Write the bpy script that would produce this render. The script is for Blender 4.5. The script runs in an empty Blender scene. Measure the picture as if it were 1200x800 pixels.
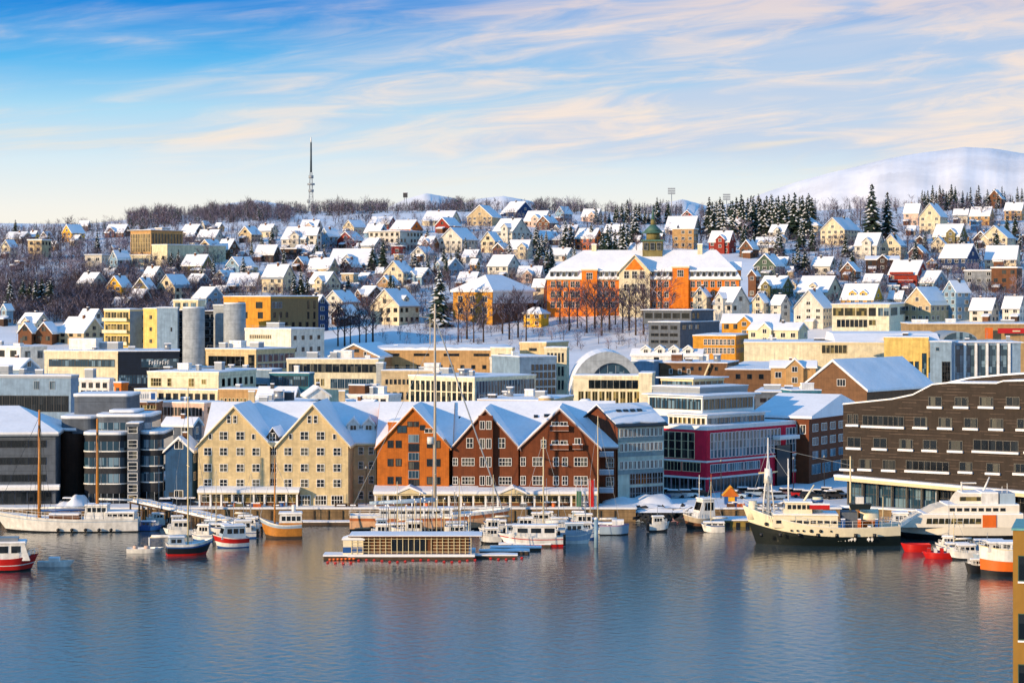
import bpy, bmesh, math, random
import numpy as np
from math import radians as R, sin, cos, tan, pi
from mathutils import Vector, Matrix
random.seed(7)
S = bpy.context.scene
COL = S.collection
F = 2707.0; CH = 42.0; HY = 340.0          # focal length in photo pixels, camera height in metres, horizon row
SUN_AZ, SUN_EL = 52.0, 14.0                # sun comes from the left and behind the camera
# ---------------------------------------------------------------- camera
cam_d = bpy.data.cameras.new('camera'); cam = bpy.data.objects.new('camera', cam_d); COL.objects.link(cam)
cam.location = (0, 0, CH); cam.rotation_euler = (R(90), 0, 0)
cam_d.sensor_width = 36; cam_d.lens = 36 * F / 1200; cam_d.shift_y = -(400 - HY) / 1200
cam_d.clip_start = 1; cam_d.clip_end = 30000
S.camera = cam
S.render.resolution_x = 1024; S.render.resolution_y = 682
S.view_settings.view_transform = 'Standard'; S.view_settings.look = 'None'
S.view_settings.exposure = 0.20; S.view_settings.gamma = 1
def lin(h):
    h = h.lstrip('#'); v = [int(h[i:i+2], 16) / 255 for i in (0, 2, 4)]
    return tuple(((c + .055) / 1.055) ** 2.4 if c > .04045 else c / 12.92 for c in v)
# ---------------------------------------------------------------- node helper
class NT:
    def __init__(s, t): s.t = t; s.n = t.nodes; s.l = t.links
    def add(s, typ, **k):
        n = s.n.new(typ)
        for a, v in k.items():
            if a.startswith('i_'): continue
            setattr(n, a, v)
        return n
    def link(s, a, b): s.l.new(a, b)
    def val(s, sock, v):
        if isinstance(v, bpy.types.NodeSocket): s.l.new(v, sock)
        else: sock.default_value = v
    def math(s, op, a, b=0.0, c=0.0, clamp=False):
        n = s.n.new('ShaderNodeMath'); n.operation = op; n.use_clamp = clamp
        s.val(n.inputs[0], a); s.val(n.inputs[1], b)
        if op in ('MULTIPLY_ADD',): s.val(n.inputs[2], c)
        return n.outputs[0]
    def ss(s, v, a, b, o0=0.0, o1=1.0):
        n = s.n.new('ShaderNodeMapRange'); n.interpolation_type = 'SMOOTHSTEP'
        s.val(n.inputs[0], v)
        n.inputs[1].default_value = a; n.inputs[2].default_value = b; n.inputs[3].default_value = o0; n.inputs[4].default_value = o1
        return n.outputs[0]
    def mix(s, f, a, b, typ='MIX'):
        n = s.n.new('ShaderNodeMix'); n.data_type = 'RGBA'; n.blend_type = typ; n.clamp_factor = True
        s.val(n.inputs[0], f)
        for i, v in ((6, a), (7, b)):
            if isinstance(v, bpy.types.NodeSocket): s.l.new(v, n.inputs[i])
            else: n.inputs[i].default_value = (*v[:3], 1)
        return n.outputs[2]
    def comb(s, x, y, z):
        n = s.n.new('ShaderNodeCombineXYZ')
        for i, v in enumerate((x, y, z)): s.val(n.inputs[i], v)
        return n.outputs[0]
    def noise(s, vec, scale, detail=3, rough=.5, dist=0.0, out=0):
        n = s.n.new('ShaderNodeTexNoise'); n.inputs['Scale'].default_value = scale; n.inputs['Detail'].default_value = detail
        n.inputs['Roughness'].default_value = rough; n.inputs['Distortion'].default_value = dist
        if vec is not None: s.l.new(vec, n.inputs['Vector'])
        return n.outputs[out]
    def ramp(s, v, stops, interp='LINEAR'):
        n = s.n.new('ShaderNodeValToRGB'); cr = n.color_ramp; cr.interpolation = interp
        while len(cr.elements) < len(stops): cr.elements.new(.5)
        for e, (p, c) in zip(cr.elements, stops): e.position = p; e.color = (*c, 1)
        s.l.new(v, n.inputs[0]); return n.outputs[0]
# ---------------------------------------------------------------- sky
W = bpy.data.worlds.new('World'); S.world = W; W.use_nodes = True
W.node_tree.nodes.clear(); w = NT(W.node_tree)
tc = w.add('ShaderNodeTexCoord'); sp = w.add('ShaderNodeSeparateXYZ'); w.link(tc.outputs['Generated'], sp.inputs[0])
x, y, z = sp.outputs
base = w.ramp(z, [(0.0, lin('f8ecd4')), (.034, lin('eeece4')), (.055, lin('d3e4ec')), (.078, lin('a6d4ec')), (.098, lin('56b2e8')), (.122, lin('0a84d6')), (.2, tuple(c * 1.0 for c in lin('74b4dd'))), (.45, tuple(c * 1.25 for c in lin('4ea6ec'))), (1.0, tuple(c * 1.05 for c in lin('4c98e0')))])
tz = w.math('MULTIPLY_ADD', x, -.10, z)
cv = w.comb(w.math('MULTIPLY', x, 5.0), w.math('MULTIPLY', y, 2.0), w.math('MULTIPLY', tz, 55.0))
n1 = w.noise(cv, 1.0, 5, .5, .5)
cv2 = w.comb(w.math('MULTIPLY', x, 16.0), 3.3, w.math('MULTIPLY', tz, 120.0))
n2 = w.noise(cv2, 1.0, 6, .6, .8)
cv3 = w.comb(w.math('MULTIPLY', x, 4.0), 8.1, w.math('MULTIPLY', tz, 24.0))
n3 = w.noise(cv3, 1.0, 3, .5, .3)
nn = w.math('ADD', w.math('ADD', w.math('MULTIPLY', n1, .5), w.math('MULTIPLY', n2, .20)), w.math('MULTIPLY', n3, .30))
# clouds are thicker to the right and at middle height, the upper left is clear
side = w.ss(w.math('ADD', x, w.math('MULTIPLY', z, -1.0)), -.30, .02)
band = w.math('MULTIPLY', w.ss(z, .040, .066), w.ss(z, .20, .10))
thick = w.math('MULTIPLY', band, w.math('MULTIPLY_ADD', side, .26, -.01))
cl = w.ss(w.math('ADD', nn, thick), .41, .74)
clc = w.mix(w.ss(w.math('ADD', w.math('MULTIPLY', n2, .6), w.math('MULTIPLY', n3, .4)), .40, .60), lin('c0cce0'), lin('f6e0d0'))
c1 = w.mix(w.math('MULTIPLY', cl, w.math('MULTIPLY', band, .86)), base, clc)
low = w.math('MULTIPLY', w.ss(n1, .54, .64), w.math('MULTIPLY', w.ss(z, .036, .05), w.ss(z, .085, .06)))
c2 = w.mix(w.math('MULTIPLY', low, .6), c1, lin('f4e3c9'))
sky = w.add('ShaderNodeTexSky', sky_type='NISHITA'); sky.sun_disc = False
sky.sun_elevation = R(SUN_EL); sky.sun_rotation = R(180 + SUN_AZ); sky.altitude = 30; sky.ozone_density = 2.5
bgA = w.add('ShaderNodeBackground'); w.link(c2, bgA.inputs[0]); bgA.inputs[1].default_value = .95
bgB = w.add('ShaderNodeBackground'); w.link(sky.outputs[0], bgB.inputs[0]); bgB.inputs[1].default_value = .13
mx = w.add('ShaderNodeMixShader'); w.link(w.ss(z, .2, .6, 0, .4), mx.inputs[0]); w.link(bgA.outputs[0], mx.inputs[1]); w.link(bgB.outputs[0], mx.inputs[2])
wo = w.add('ShaderNodeOutputWorld'); w.link(mx.outputs[0], wo.inputs[0])
# ---------------------------------------------------------------- sun
sd = bpy.data.lights.new('sun', 'SUN'); sd.energy = 4.8; sd.angle = R(.6); sd.color = (1, .73, .44)
so = bpy.data.objects.new('sun', sd); COL.objects.link(so)
sv = Vector((-sin(R(SUN_AZ)) * cos(R(SUN_EL)), -cos(R(SUN_AZ)) * cos(R(SUN_EL)), sin(R(SUN_EL))))
so.rotation_euler = sv.to_track_quat('Z', 'Y').to_euler(); so.location = (-200, -100, 200)

# ---------------------------------------------------------------- materials
MATS = {}
def mat(name, col, rough=.7, var=.12, scale=1.0, bump=0.0, metal=0.0, kind='plain', spec=.5, rand=0.0, tr=0):
    if name in MATS: return MATS[name]
    m = bpy.data.materials.new(name); m.use_nodes = True; t = NT(m.node_tree); t.n.clear()
    p = t.add('ShaderNodeBsdfPrincipled'); o = t.add('ShaderNodeOutputMaterial'); t.link(p.outputs[0], o.inputs[0])
    c = lin(col) if isinstance(col, str) else col
    g = t.add('ShaderNodeTexCoord'); V = g.outputs['Object']
    n = t.noise(V, scale, 5, .6)
    f = t.ss(n, .3, .7, 1 - var, 1 + var)
    if kind in ('planks', 'hplanks', 'tiles', 'panels'):
        s3 = t.add('ShaderNodeSeparateXYZ'); t.link(V, s3.inputs[0])
        if kind == 'hplanks': u = t.math('FRACT', t.math('MULTIPLY', s3.outputs[2], 4.0))
        elif kind == 'planks': u = t.math('FRACT', t.math('MULTIPLY', t.math('ADD', s3.outputs[0], s3.outputs[1]), 3.0))
        elif kind == 'panels': u = t.math('FRACT', t.math('MULTIPLY', s3.outputs[2], .34))
        else: u = t.math('FRACT', t.math('MULTIPLY', s3.outputs[2], 1.2))
        e = .06 if kind == 'panels' else .14
        ln = t.ss(u, e * .5, e, .72, 1.0)
        f = t.math('MULTIPLY', f, ln)
        pn = t.noise(t.comb(t.math('MULTIPLY', s3.outputs[0], .5), t.math('MULTIPLY', s3.outputs[1], .5), t.math('FLOOR', t.math('MULTIPLY', s3.outputs[2], 4.0))), 1.7, 1)
        f = t.math('MULTIPLY', f, t.ss(pn, .3, .7, .95, 1.05))
    if kind == 'staggered':
        s5 = t.add('ShaderNodeSeparateXYZ'); t.link(V, s5.inputs[0]); row = t.math('FLOOR', t.math('MULTIPLY', s5.outputs[2], 1.9))
        wn = t.add('ShaderNodeTexWhiteNoise'); t.link(t.comb(t.math('FLOOR', t.math('ADD', t.math('MULTIPLY', s5.outputs[0], .36), t.math('MULTIPLY', row, .37))), row, 0.0), wn.inputs['Vector'])
        edge = t.ss(t.math('FRACT', t.math('MULTIPLY', s5.outputs[2], 1.9)), .78, .9)
        f = t.math('MULTIPLY', f, t.math('ADD', .88, t.math('MULTIPLY', t.math('MULTIPLY', t.ss(wn.outputs['Value'], .5, .8), edge), 2.6)))
    # dirt streaks running down
    s4 = t.add('ShaderNodeSeparateXYZ'); t.link(V, s4.inputs[0])
    st = t.noise(t.comb(t.math('MULTIPLY', s4.outputs[0], 1.8), t.math('MULTIPLY', s4.outputs[1], 1.8), t.math('MULTIPLY', s4.outputs[2], .15)), 1.0, 4)
    f = t.math('MULTIPLY', f, t.ss(st, .35, .7, 1.0 - var * .8, 1.0 + var * .4))
    if rand:
        oi = t.add('ShaderNodeObjectInfo'); f = t.math('MULTIPLY', f, t.ss(oi.outputs['Random'], 0, 1, 1 - rand, 1 + rand))
    cc = t.mix(1.0, c, t.comb(f, f, f), 'MULTIPLY')
    t.link(cc, p.inputs['Base Color'])
    p.inputs['Roughness'].default_value = rough; p.inputs['Metallic'].default_value = metal
    p.inputs['Specular IOR Level'].default_value = spec
    if bump:
        b = t.add('ShaderNodeBump'); b.inputs['Strength'].default_value = bump; b.inputs['Distance'].default_value = .1
        t.link(t.noise(V, scale * 3, 4, .6), b.inputs['Height']); t.link(b.outputs[0], p.inputs['Normal'])
    MATS[name] = m; return m
def snow_mat():
    m = mat('snow', (.84, .85, .88), .65, .045, .25, .5, spec=.25); return m
SNOW = snow_mat()
def glass_mat(name, c0, c1, rough=.12):
    m = bpy.data.materials.new(name); m.use_nodes = True; t = NT(m.node_tree); t.n.clear()
    p = t.add('ShaderNodeBsdfPrincipled'); o = t.add('ShaderNodeOutputMaterial'); t.link(p.outputs[0], o.inputs[0])
    oi = t.add('ShaderNodeObjectInfo'); g = t.add('ShaderNodeTexCoord')
    v = t.add('ShaderNodeTexWhiteNoise'); v.noise_dimensions = '4D'
    sn = t.add('ShaderNodeVectorMath', operation='SNAP'); t.link(g.outputs['Object'], sn.inputs[0]); sn.inputs[1].default_value = (.9, 5, 1.6)
    t.link(sn.outputs[0], v.inputs['Vector']); t.link(oi.outputs['Random'], v.inputs['W'])
    f = t.ss(v.outputs['Value'], .55, .95)
    t.link(t.mix(f, lin(c0), lin(c1)), p.inputs['Base Color'])
    p.inputs['Roughness'].default_value = rough; p.inputs['Specular IOR Level'].default_value = .6
    MATS[name] = m; return m
GL = glass_mat('window_glass', '141b22', '57564c'); GLB = glass_mat('blue_glass', '223d4e', '6c8694', .1); GLD = glass_mat('dark_glass', '0a0e12', '23282c', .1)
GLO = glass_mat('olive_glass', '2c2a16', '8a7a45', .15)
FW = mat('white_trim', 'e6e4de', .5, .04); FD = mat('dark_trim', '24262a', .5, .05); FC = mat('cream_trim', 'd8c79c', .6, .05)
FR = mat('red_trim', '8c1420', .5, .05); FG = mat('grey_trim', '8d949a', .5, .05)
def wall(k):
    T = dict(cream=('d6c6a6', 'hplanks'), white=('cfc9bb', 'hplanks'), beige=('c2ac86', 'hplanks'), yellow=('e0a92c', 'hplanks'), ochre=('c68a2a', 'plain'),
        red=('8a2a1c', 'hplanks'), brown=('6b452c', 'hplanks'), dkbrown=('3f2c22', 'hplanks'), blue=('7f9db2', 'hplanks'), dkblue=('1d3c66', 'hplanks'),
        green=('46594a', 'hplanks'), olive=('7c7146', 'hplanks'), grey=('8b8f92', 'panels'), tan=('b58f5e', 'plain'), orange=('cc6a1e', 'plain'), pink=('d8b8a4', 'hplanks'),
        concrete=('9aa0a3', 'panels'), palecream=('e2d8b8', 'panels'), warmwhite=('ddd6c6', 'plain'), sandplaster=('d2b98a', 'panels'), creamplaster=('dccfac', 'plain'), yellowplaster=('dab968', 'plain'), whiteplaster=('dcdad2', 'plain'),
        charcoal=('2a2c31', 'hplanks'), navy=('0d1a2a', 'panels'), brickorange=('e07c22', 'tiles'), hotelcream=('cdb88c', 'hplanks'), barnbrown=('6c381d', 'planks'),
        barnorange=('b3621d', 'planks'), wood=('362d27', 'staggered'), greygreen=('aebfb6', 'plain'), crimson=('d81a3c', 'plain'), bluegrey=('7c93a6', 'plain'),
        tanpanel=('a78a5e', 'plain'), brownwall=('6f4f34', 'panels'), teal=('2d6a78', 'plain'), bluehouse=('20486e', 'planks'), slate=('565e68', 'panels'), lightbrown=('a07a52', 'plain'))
    c, kd = T[k]; return mat('wall_' + k, c, .75, .15, .6, .15, kind=kd, spec=.3)
ROOFD = mat('roof_dark', '3a3a3e', .7, .1); STEEL = mat('steel', '9a9c9e', .4, .1, metal=.6); BLACK = mat('black_paint', '14161a', .4, .1)
WOODM = mat('varnished_wood', 'b97a30', .45, .12, 2); WOODD = mat('dark_timber', '4a3a2a', .8, .2, 1); WHITEP = mat('white_paint', 'e0ded8', .35, .14, spec=.5)
REDP = mat('red_paint', 'b81a14', .4, .06); BLUEP = mat('blue_paint', '1f4f8c', .4, .06); ORGP = mat('orange_paint', 'd9661a', .4, .06); GREENP = mat('dark_green_paint', '0c1512', .4, .08)
CREAMP = mat('cream_paint', 'e4d9ba', .4, .05); HULLB = mat('hull_blue_grey', '9fb3c4', .4, .06); YELP = mat('yellow_paint', 'e0a21c', .4, .06)
ROCK = mat('wet_rock', '24262a', .8, .35, .8, .6); STONE = mat('quay_stone', '80694a', .85, .25, .4, .5, kind='tiles')
BARK = mat('bark', '4a3a32', .9, .2, 3); TWIG = mat('twigs', '483c44', .9, .2, 2, rand=.25); TWIGF = mat('frosted_twigs', '9c93a4', .85, .12, 2, rand=.1)
NEED = mat('spruce_needles', '22372a', .85, .3, 1.5, rand=.25)
# ---------------------------------------------------------------- mesh helpers
def tag(o, label=None, cat=None, group=None, kind=None):
    if label:
        o['label'] = label
    if cat: o['category'] = cat
    if group: o['group'] = group
    if kind: o['kind'] = kind
    return o
def empty(name, loc=(0, 0, 0), rz=0.0):
    o = bpy.data.objects.new(name, None); COL.objects.link(o); o.location = loc; o.rotation_euler = (0, 0, rz); o.empty_display_size = .5
    return o
class MB:
    def __init__(s): s.v = []; s.f = []; s.m = []; s.mats = []; s.smooth = []
    def mi(s, m):
        if m not in s.mats: s.mats.append(m)
        return s.mats.index(m)
    def poly(s, pts, m, sm=False):
        b = len(s.v); s.v += [tuple(p) for p in pts]; s.f.append(tuple(range(b, b + len(pts)))); s.m.append(s.mi(m)); s.smooth.append(sm)
    def faces(s, vs, fs, m, sm=False):
        b = len(s.v); s.v += [tuple(p) for p in vs]; i = s.mi(m)
        for f in fs: s.f.append(tuple(b + k for k in f)); s.m.append(i); s.smooth.append(sm)
    def box(s, x0, x1, y0, y1, z0, z1, m, mt=None):
        vs = [(x0, y0, z0), (x1, y0, z0), (x1, y1, z0), (x0, y1, z0), (x0, y0, z1), (x1, y0, z1), (x1, y1, z1), (x0, y1, z1)]
        s.faces(vs, [(0, 3, 2, 1), (0, 1, 5, 4), (1, 2, 6, 5), (2, 3, 7, 6), (3, 0, 4, 7)], m)
        s.faces(vs, [(4, 5, 6, 7)], mt or m)
    def bar(s, p, q, r, m, n=6, r2=None, caps=True):
        p = Vector(p); q = Vector(q); d = q - p
        if d.length < 1e-6: return
        a = d.orthogonal().normalized(); b = d.normalized().cross(a); r2 = r if r2 is None else r2
        vs = [p + (a * cos(2 * pi * i / n) + b * sin(2 * pi * i / n)) * r for i in range(n)] + [q + (a * cos(2 * pi * i / n) + b * sin(2 * pi * i / n)) * r2 for i in range(n)]
        fs = [(i, (i + 1) % n, n + (i + 1) % n, n + i) for i in range(n)]
        if caps: fs += [tuple(range(n))[::-1], tuple(range(n, 2 * n))]
        s.faces(vs, fs, m, n > 5)
    def path(s, pts, r, m, n=6):
        for a, b in zip(pts, pts[1:]): s.bar(a, b, r, m, n)
    def prism(s, poly, axis, a, b, m, mcap=None):   # poly of 2D points, extruded along axis x or y from a to b
        n = len(poly)
        g = (lambda t, p: (t, p[0], p[1])) if axis == 'x' else ((lambda t, p: (p[0], t, p[1])) if axis == 'y' else (lambda t, p: (p[0], p[1], t)))
        vs = [g(a, p) for p in poly] + [g(b, p) for p in poly]
        s.faces(vs, [(i, (i + 1) % n, n + (i + 1) % n, n + i) for i in range(n)], m)
        s.faces(vs, [tuple(range(n))[::-1], tuple(range(n, 2 * n))], mcap or m)
    def data(s, name):
        me = bpy.data.meshes.new(name); me.from_pydata(s.v, [], s.f)
        for m in s.mats: me.materials.append(m)
        me.polygons.foreach_set('material_index', s.m); me.polygons.foreach_set('use_smooth', s.smooth); me.update()
        return me
    def build(s, name, parent=None, loc=(0, 0, 0), rz=0.0, fix=True):
        me = s.data(name)
        if fix:
            bm = bmesh.new(); bm.from_mesh(me); bmesh.ops.recalc_face_normals(bm, faces=bm.faces); bm.to_mesh(me); bm.free()
        o = bpy.data.objects.new(name, me); COL.objects.link(o); o.parent = parent; o.location = loc; o.rotation_euler = (0, 0, rz)
        return o
def inst(name, me, parent, loc, rz=0.0, sc=None):
    o = bpy.data.objects.new(name, me); COL.objects.link(o); o.parent = parent; o.location = loc; o.rotation_euler = (0, 0, rz)
    if sc: o.scale = sc
    return o
def PX(px, Y): return (px - 600) * Y / F
def PZ(py, Y): return CH - (py - HY) * Y / F
# ---------------------------------------------------------------- terrain
PY = [(400, 597), (421, 597), (480, 553), (520, 533), (600, 503), (700, 464), (800, 410), (860, 380), (900, 361), (1000, 327), (1150, 291), (1350, 262), (1550, 249), (1750, 250), (2600, 292)]
PYz = [(Y, PZ(p, Y)) for Y, p in PY]
PYz[0] = (400, 2.3); PYz[1] = (421, 2.3); PYz[2] = (470, 2.6)
RIDGE = [(-200, 24), (0, 22), (100, 14), (200, 5), (300, 0), (450, -1), (560, -4), (700, 0), (850, 2), (1000, -4), (1200, -10), (1400, -12)]
def interp(t, x):
    if x <= t[0][0]: return t[0][1]
    for (a, b), (c, d) in zip(t, t[1:]):
        if x <= c: return b + (d - b) * (x - a) / (c - a)
    return t[-1][1]
def gz(X, Y):
    z = interp(PYz, Y); px = 600 + F * X / Y
    k = min(1, max(0, (Y - 1000) / 350))
    k = k * k * (3 - 2 * k)
    z -= interp(RIDGE, px) * k * Y / F
    if Y > 700: z += .5 * sin(X * .045 + Y * .02) + .35 * sin(X * .11 - Y * .06)
    return z
def Yof(px, py):
    lo, hi = 421., 1560.
    for _ in range(40):
        m = (lo + hi) / 2
        if HY + F * (CH - gz(PX(px, m), m)) / m > py: lo = m
        else: hi = m
    return (lo + hi) / 2
mb = MB(); cols = list(range(-330, 1531, 12)); Ys = [421, 425] + list(range(435, 1000, 9)) + list(range(1000, 1800, 14)) + [1900, 2100, 2400, 2700]
vs = []
for Yv in Ys:
    for c in cols: X = PX(c, Yv); vs.append((X, Yv, gz(X, Yv)))
nc = len(cols); fs = [(r * nc + i, r * nc + i + 1, (r + 1) * nc + i + 1, (r + 1) * nc + i) for r in range(len(Ys) - 1) for i in range(nc - 1)]
GROUND = mat('ground_snow', (.80, .81, .84), .7, .06, .05, .4, spec=.2)
mb.faces(vs, fs, GROUND, True); tag(mb.build('terrain', fix=False), kind='structure')
# far snowy mountains, as real relief kilometres away
mb = MB()
def far_y(px):
    return interp([(-200, 262), (150, 262), (232, 256), (262, 239), (300, 234), (335, 240), (372, 254), (440, 250), (475, 233), (500, 226), (530, 232), (545, 238), (560, 233), (590, 230), (622, 236), (655, 250),
        (740, 248), (770, 240), (800, 234), (830, 242), (870, 236), (900, 224), (940, 211), (990, 199), (1040, 186), (1085, 178), (1130, 172), (1160, 174), (1200, 180), (1300, 190), (1450, 220)], px)
Yr = [6000, 6400, 6800, 7100, 7300, 7500, 8200]; kk = [.0, .45, .78, .93, 1.0, .97, .2]
cols = list(range(-200, 1451, 5)); vs = []
for Yv, k in zip(Yr, kk):
    for c in cols:
        X = PX(c, 7300); top = PZ(far_y(c), 7300)
        zz = top * k - 60 * (1 - k) + (8 * sin(c * .031 + Yv * .002) + 4 * sin(c * .07 - Yv * .004) + 1.5 * sin(c * .13) + 5 * sin(c * .9 + Yv * .013) * sin(c * .23)) * (1 if 0 < k < .99 else .12)
        vs.append((X * Yv / 7300 * 1.0, Yv, zz))
nc = len(cols); fs = [(r * nc + i, r * nc + i + 1, (r + 1) * nc + i + 1, (r + 1) * nc + i) for r in range(len(Yr) - 1) for i in range(nc - 1)]
mb.faces(vs, fs, mat('mountain_snow', (.86, .86, .88), .9, .10, .006, .0), True)
tag(mb.build('mountains', fix=False), kind='structure')
# ---------------------------------------------------------------- water
m = bpy.data.materials.new('water'); m.use_nodes = True; t = NT(m.node_tree); t.n.clear()
p = t.add('ShaderNodeBsdfPrincipled'); o = t.add('ShaderNodeOutputMaterial'); t.link(p.outputs[0], o.inputs[0])
p.inputs['Base Color'].default_value = (.03, .055, .065, 1); p.inputs['IOR'].default_value = 1.8; p.inputs['Specular IOR Level'].default_value = .5
g = t.add('ShaderNodeNewGeometry'); V = g.outputs['Position']
big = t.noise(V, .012, 3)
t.link(t.ss(big, .35, .65, .03, .08), p.inputs['Roughness'])
b = t.add('ShaderNodeBump'); b.inputs['Distance'].default_value = .05; b.inputs['Strength'].default_value = .5
t.link(t.noise(V, 3.0, 3, .6), b.inputs['Height']); t.link(b.outputs[0], p.inputs['Normal'])
WATER = m
# real waves: a fan shaped sheet of small wind ripples, lower and calmer in patches
rng = np.random.default_rng(11); pc = np.arange(-40, 1241, 1.45); yr = [226.]
while yr[-1] < 419.2: yr.append(yr[-1] + .26 + (yr[-1] - 226) * .0011)
yr = np.array(yr); YY, PP = np.meshgrid(yr, pc, indexing='ij'); XX = (PP - 600) * YY / F; ZZ = np.zeros_like(XX)
for k in range(64):
    lam = .55 * (4.0 / .55) ** (rng.random() ** 1.7); th = rng.normal(.5, .75); kx = sin(th) * 2 * pi / lam; ky = cos(th) * 2 * pi / lam
    ZZ += .0034 * lam ** .9 * np.sin(XX * kx + YY * ky + rng.random() * 6.28)
patch = .75 + .3 * np.sin(XX * .021 + YY * .05 + 1) * np.sin(YY * .031 - XX * .013) + .2 * np.sin(XX * .06 + YY * .017)
ZZ *= np.clip(patch, .35, 1.25) * .46
ny_, nx_ = XX.shape; idx = np.arange(ny_ * nx_).reshape(ny_, nx_)
q = np.stack([idx[:-1, :-1], idx[:-1, 1:], idx[1:, 1:], idx[1:, :-1]], -1).reshape(-1, 4)
me = bpy.data.meshes.new('water'); me.vertices.add(ny_ * nx_); me.vertices.foreach_set('co', np.stack([XX, YY, ZZ], -1).astype(np.float32).ravel())
me.loops.add(q.size); me.loops.foreach_set('vertex_index', q.ravel().astype(np.int32)); me.polygons.add(len(q)); me.polygons.foreach_set('loop_start', np.arange(0, q.size, 4, dtype=np.int32)); me.polygons.foreach_set('loop_total', np.full(len(q), 4, dtype=np.int32)); me.polygons.foreach_set('use_smooth', np.ones(len(q), dtype=bool)); me.update(calc_edges=True)
me.materials.append(WATER); ow = bpy.data.objects.new('water', me); COL.objects.link(ow); tag(ow, kind='structure')
mb = MB(); mb.poly([(-420, 20, -.4), (420, 20, -.4), (420, 440, -.4), (-420, 440, -.4)], WATER); tag(mb.build('water_beyond', fix=False), kind='structure')
# ---------------------------------------------------------------- quay
mb = MB()
def quay(xa, xb, Ya, Yb=424, z=2.3):
    mb.box(PX(xa, Ya), PX(xb, Ya), Ya, Yb + 3, -2, z, STONE); mb.box(PX(xa, Ya) - .2, PX(xb, Ya) + .2, Ya - .25, Yb + 3, z + .002, z + .32, SNOW)
    n = int((PX(xb, Ya) - PX(xa, Ya)) / 2.6)
    for i in range(n):
        X = PX(xa, Ya) + 1 + i * 2.6; mb.box(X, X + .22, Ya - .18, Ya - .005, -1.2, z - .25, WOODD)
quay(-260, 745, 419.5); quay(838, 985, 419.5)
tag(mb.build('quay', fix=False), kind='structure')
# ---------------------------------------------------------------- windows
WC = {}
def win_mesh(wd, ht, nx=2, ny=1, fr=None, gl=None, bar=.07, fw=.09, snow=False):
    fr = fr or FW; gl = gl or GL
    k = (round(wd, 1), round(ht, 1), nx, ny, fr.name, gl.name, bar, fw, snow)
    if k in WC: return WC[k]
    wd, ht = k[0], k[1]; b = MB()
    b.poly([(-wd / 2, -.03, 0), (wd / 2, -.03, 0), (wd / 2, -.03, ht), (-wd / 2, -.03, ht)], gl)
    if fw:
        b.box(-wd / 2 - fw, -wd / 2, -.09, 0, -fw, ht + fw, fr); b.box(wd / 2, wd / 2 + fw, -.09, 0, -fw, ht + fw, fr)
        b.box(-wd / 2, wd / 2, -.09, 0, ht, ht + fw, fr); b.box(-wd / 2, wd / 2, -.13, 0, -fw, 0, fr)
    if bar:
        for i in range(1, nx): X = -wd / 2 + wd * i / nx; b.box(X - bar / 2, X + bar / 2, -.075, -.03, 0, ht, fr)
        for i in range(1, ny): Z = ht * i / ny; b.box(-wd / 2, wd / 2, -.07, -.03, Z - bar / 2, Z + bar / 2, fr)
    if snow: b.box(-wd / 2 - .25, wd / 2 + .25, -.5, .0, -fw - .4, -fw - .01, SNOW)
    me = b.data('window'); WC[k] = me; return me
class Frame:
    """local frame of one volume: corner + rotation; F = front face, S = visible side face"""
    def __init__(s, root, C, rz, w, d, right): s.root = root; s.C = Vector(C); s.rz = rz; s.w = w; s.d = d; s.right = right
    def loc(s, x, y, z):
        c, n = cos(s.rz), sin(s.rz); return Vector((s.C.x + x * c - y * n, s.C.y + x * n + y * c, s.C.z + z))
    def face(s, f, u, z):   # u metres along the face from its left end as seen from outside
        if f == 'F': return s.loc((u - s.w) if s.right else u, 0, z) - s.root.location, s.rz
        if s.right: return s.loc(0, u, z) - s.root.location, s.rz + pi / 2
        return s.loc(0, s.d - u, z) - s.root.location, s.rz - pi / 2
    def len(s, f): return s.w if f == 'F' else s.d
def solve(C, d, px):
    k = px - 600; den = F * d[0] - k * d[1]
    return (k * C[1] - F * C[0]) / den if abs(den) > 1e-6 else 10
def place_win(fr, f, u, z, me, name='window'): p_, r_ = fr.face(f, u, z); return inst(name, me, fr.root, p_, r_)
STY = dict(w=dict(fr=FW), d=dict(fr=FD), c=dict(fr=FC), r=dict(fr=FR), g=dict(fr=FG), b=dict(fr=FW, gl=GLB), k=dict(fr=FD, gl=GLD), o=dict(fr=FC, gl=GLO), bd=dict(fr=FD, gl=GLB), gk=dict(fr=FG, gl=GLD), gb=dict(fr=FG, gl=GLB))
def rows(fr, spec, yscale_Y=None):
    Y = fr.C.y
    for s in spec:
        f, y0, y1, n, fill, sty = s[:6]; u0, u1 = s[6] if len(s) > 6 and s[6] else (.03, .97); mul = s[7] if len(s) > 7 else (2, 1)
        z0 = PZ(y1, Y) - fr.C.z; z1 = PZ(y0, Y) - fr.C.z; L = fr.len(f); a = u0 * L; bb = u1 * L; pitch = (bb - a) / n; wd = max(.3, pitch * fill)
        snow = len(s) > 8 and s[8]
        me = win_mesh(wd, z1 - z0, mul[0], mul[1], bar=.07 if wd < 6 else .12, snow=snow, **STY[sty])
        for i in range(n): place_win(fr, f, a + pitch * (i + .5), z0, me, 'window' if wd < 5 else 'window_band')
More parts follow.
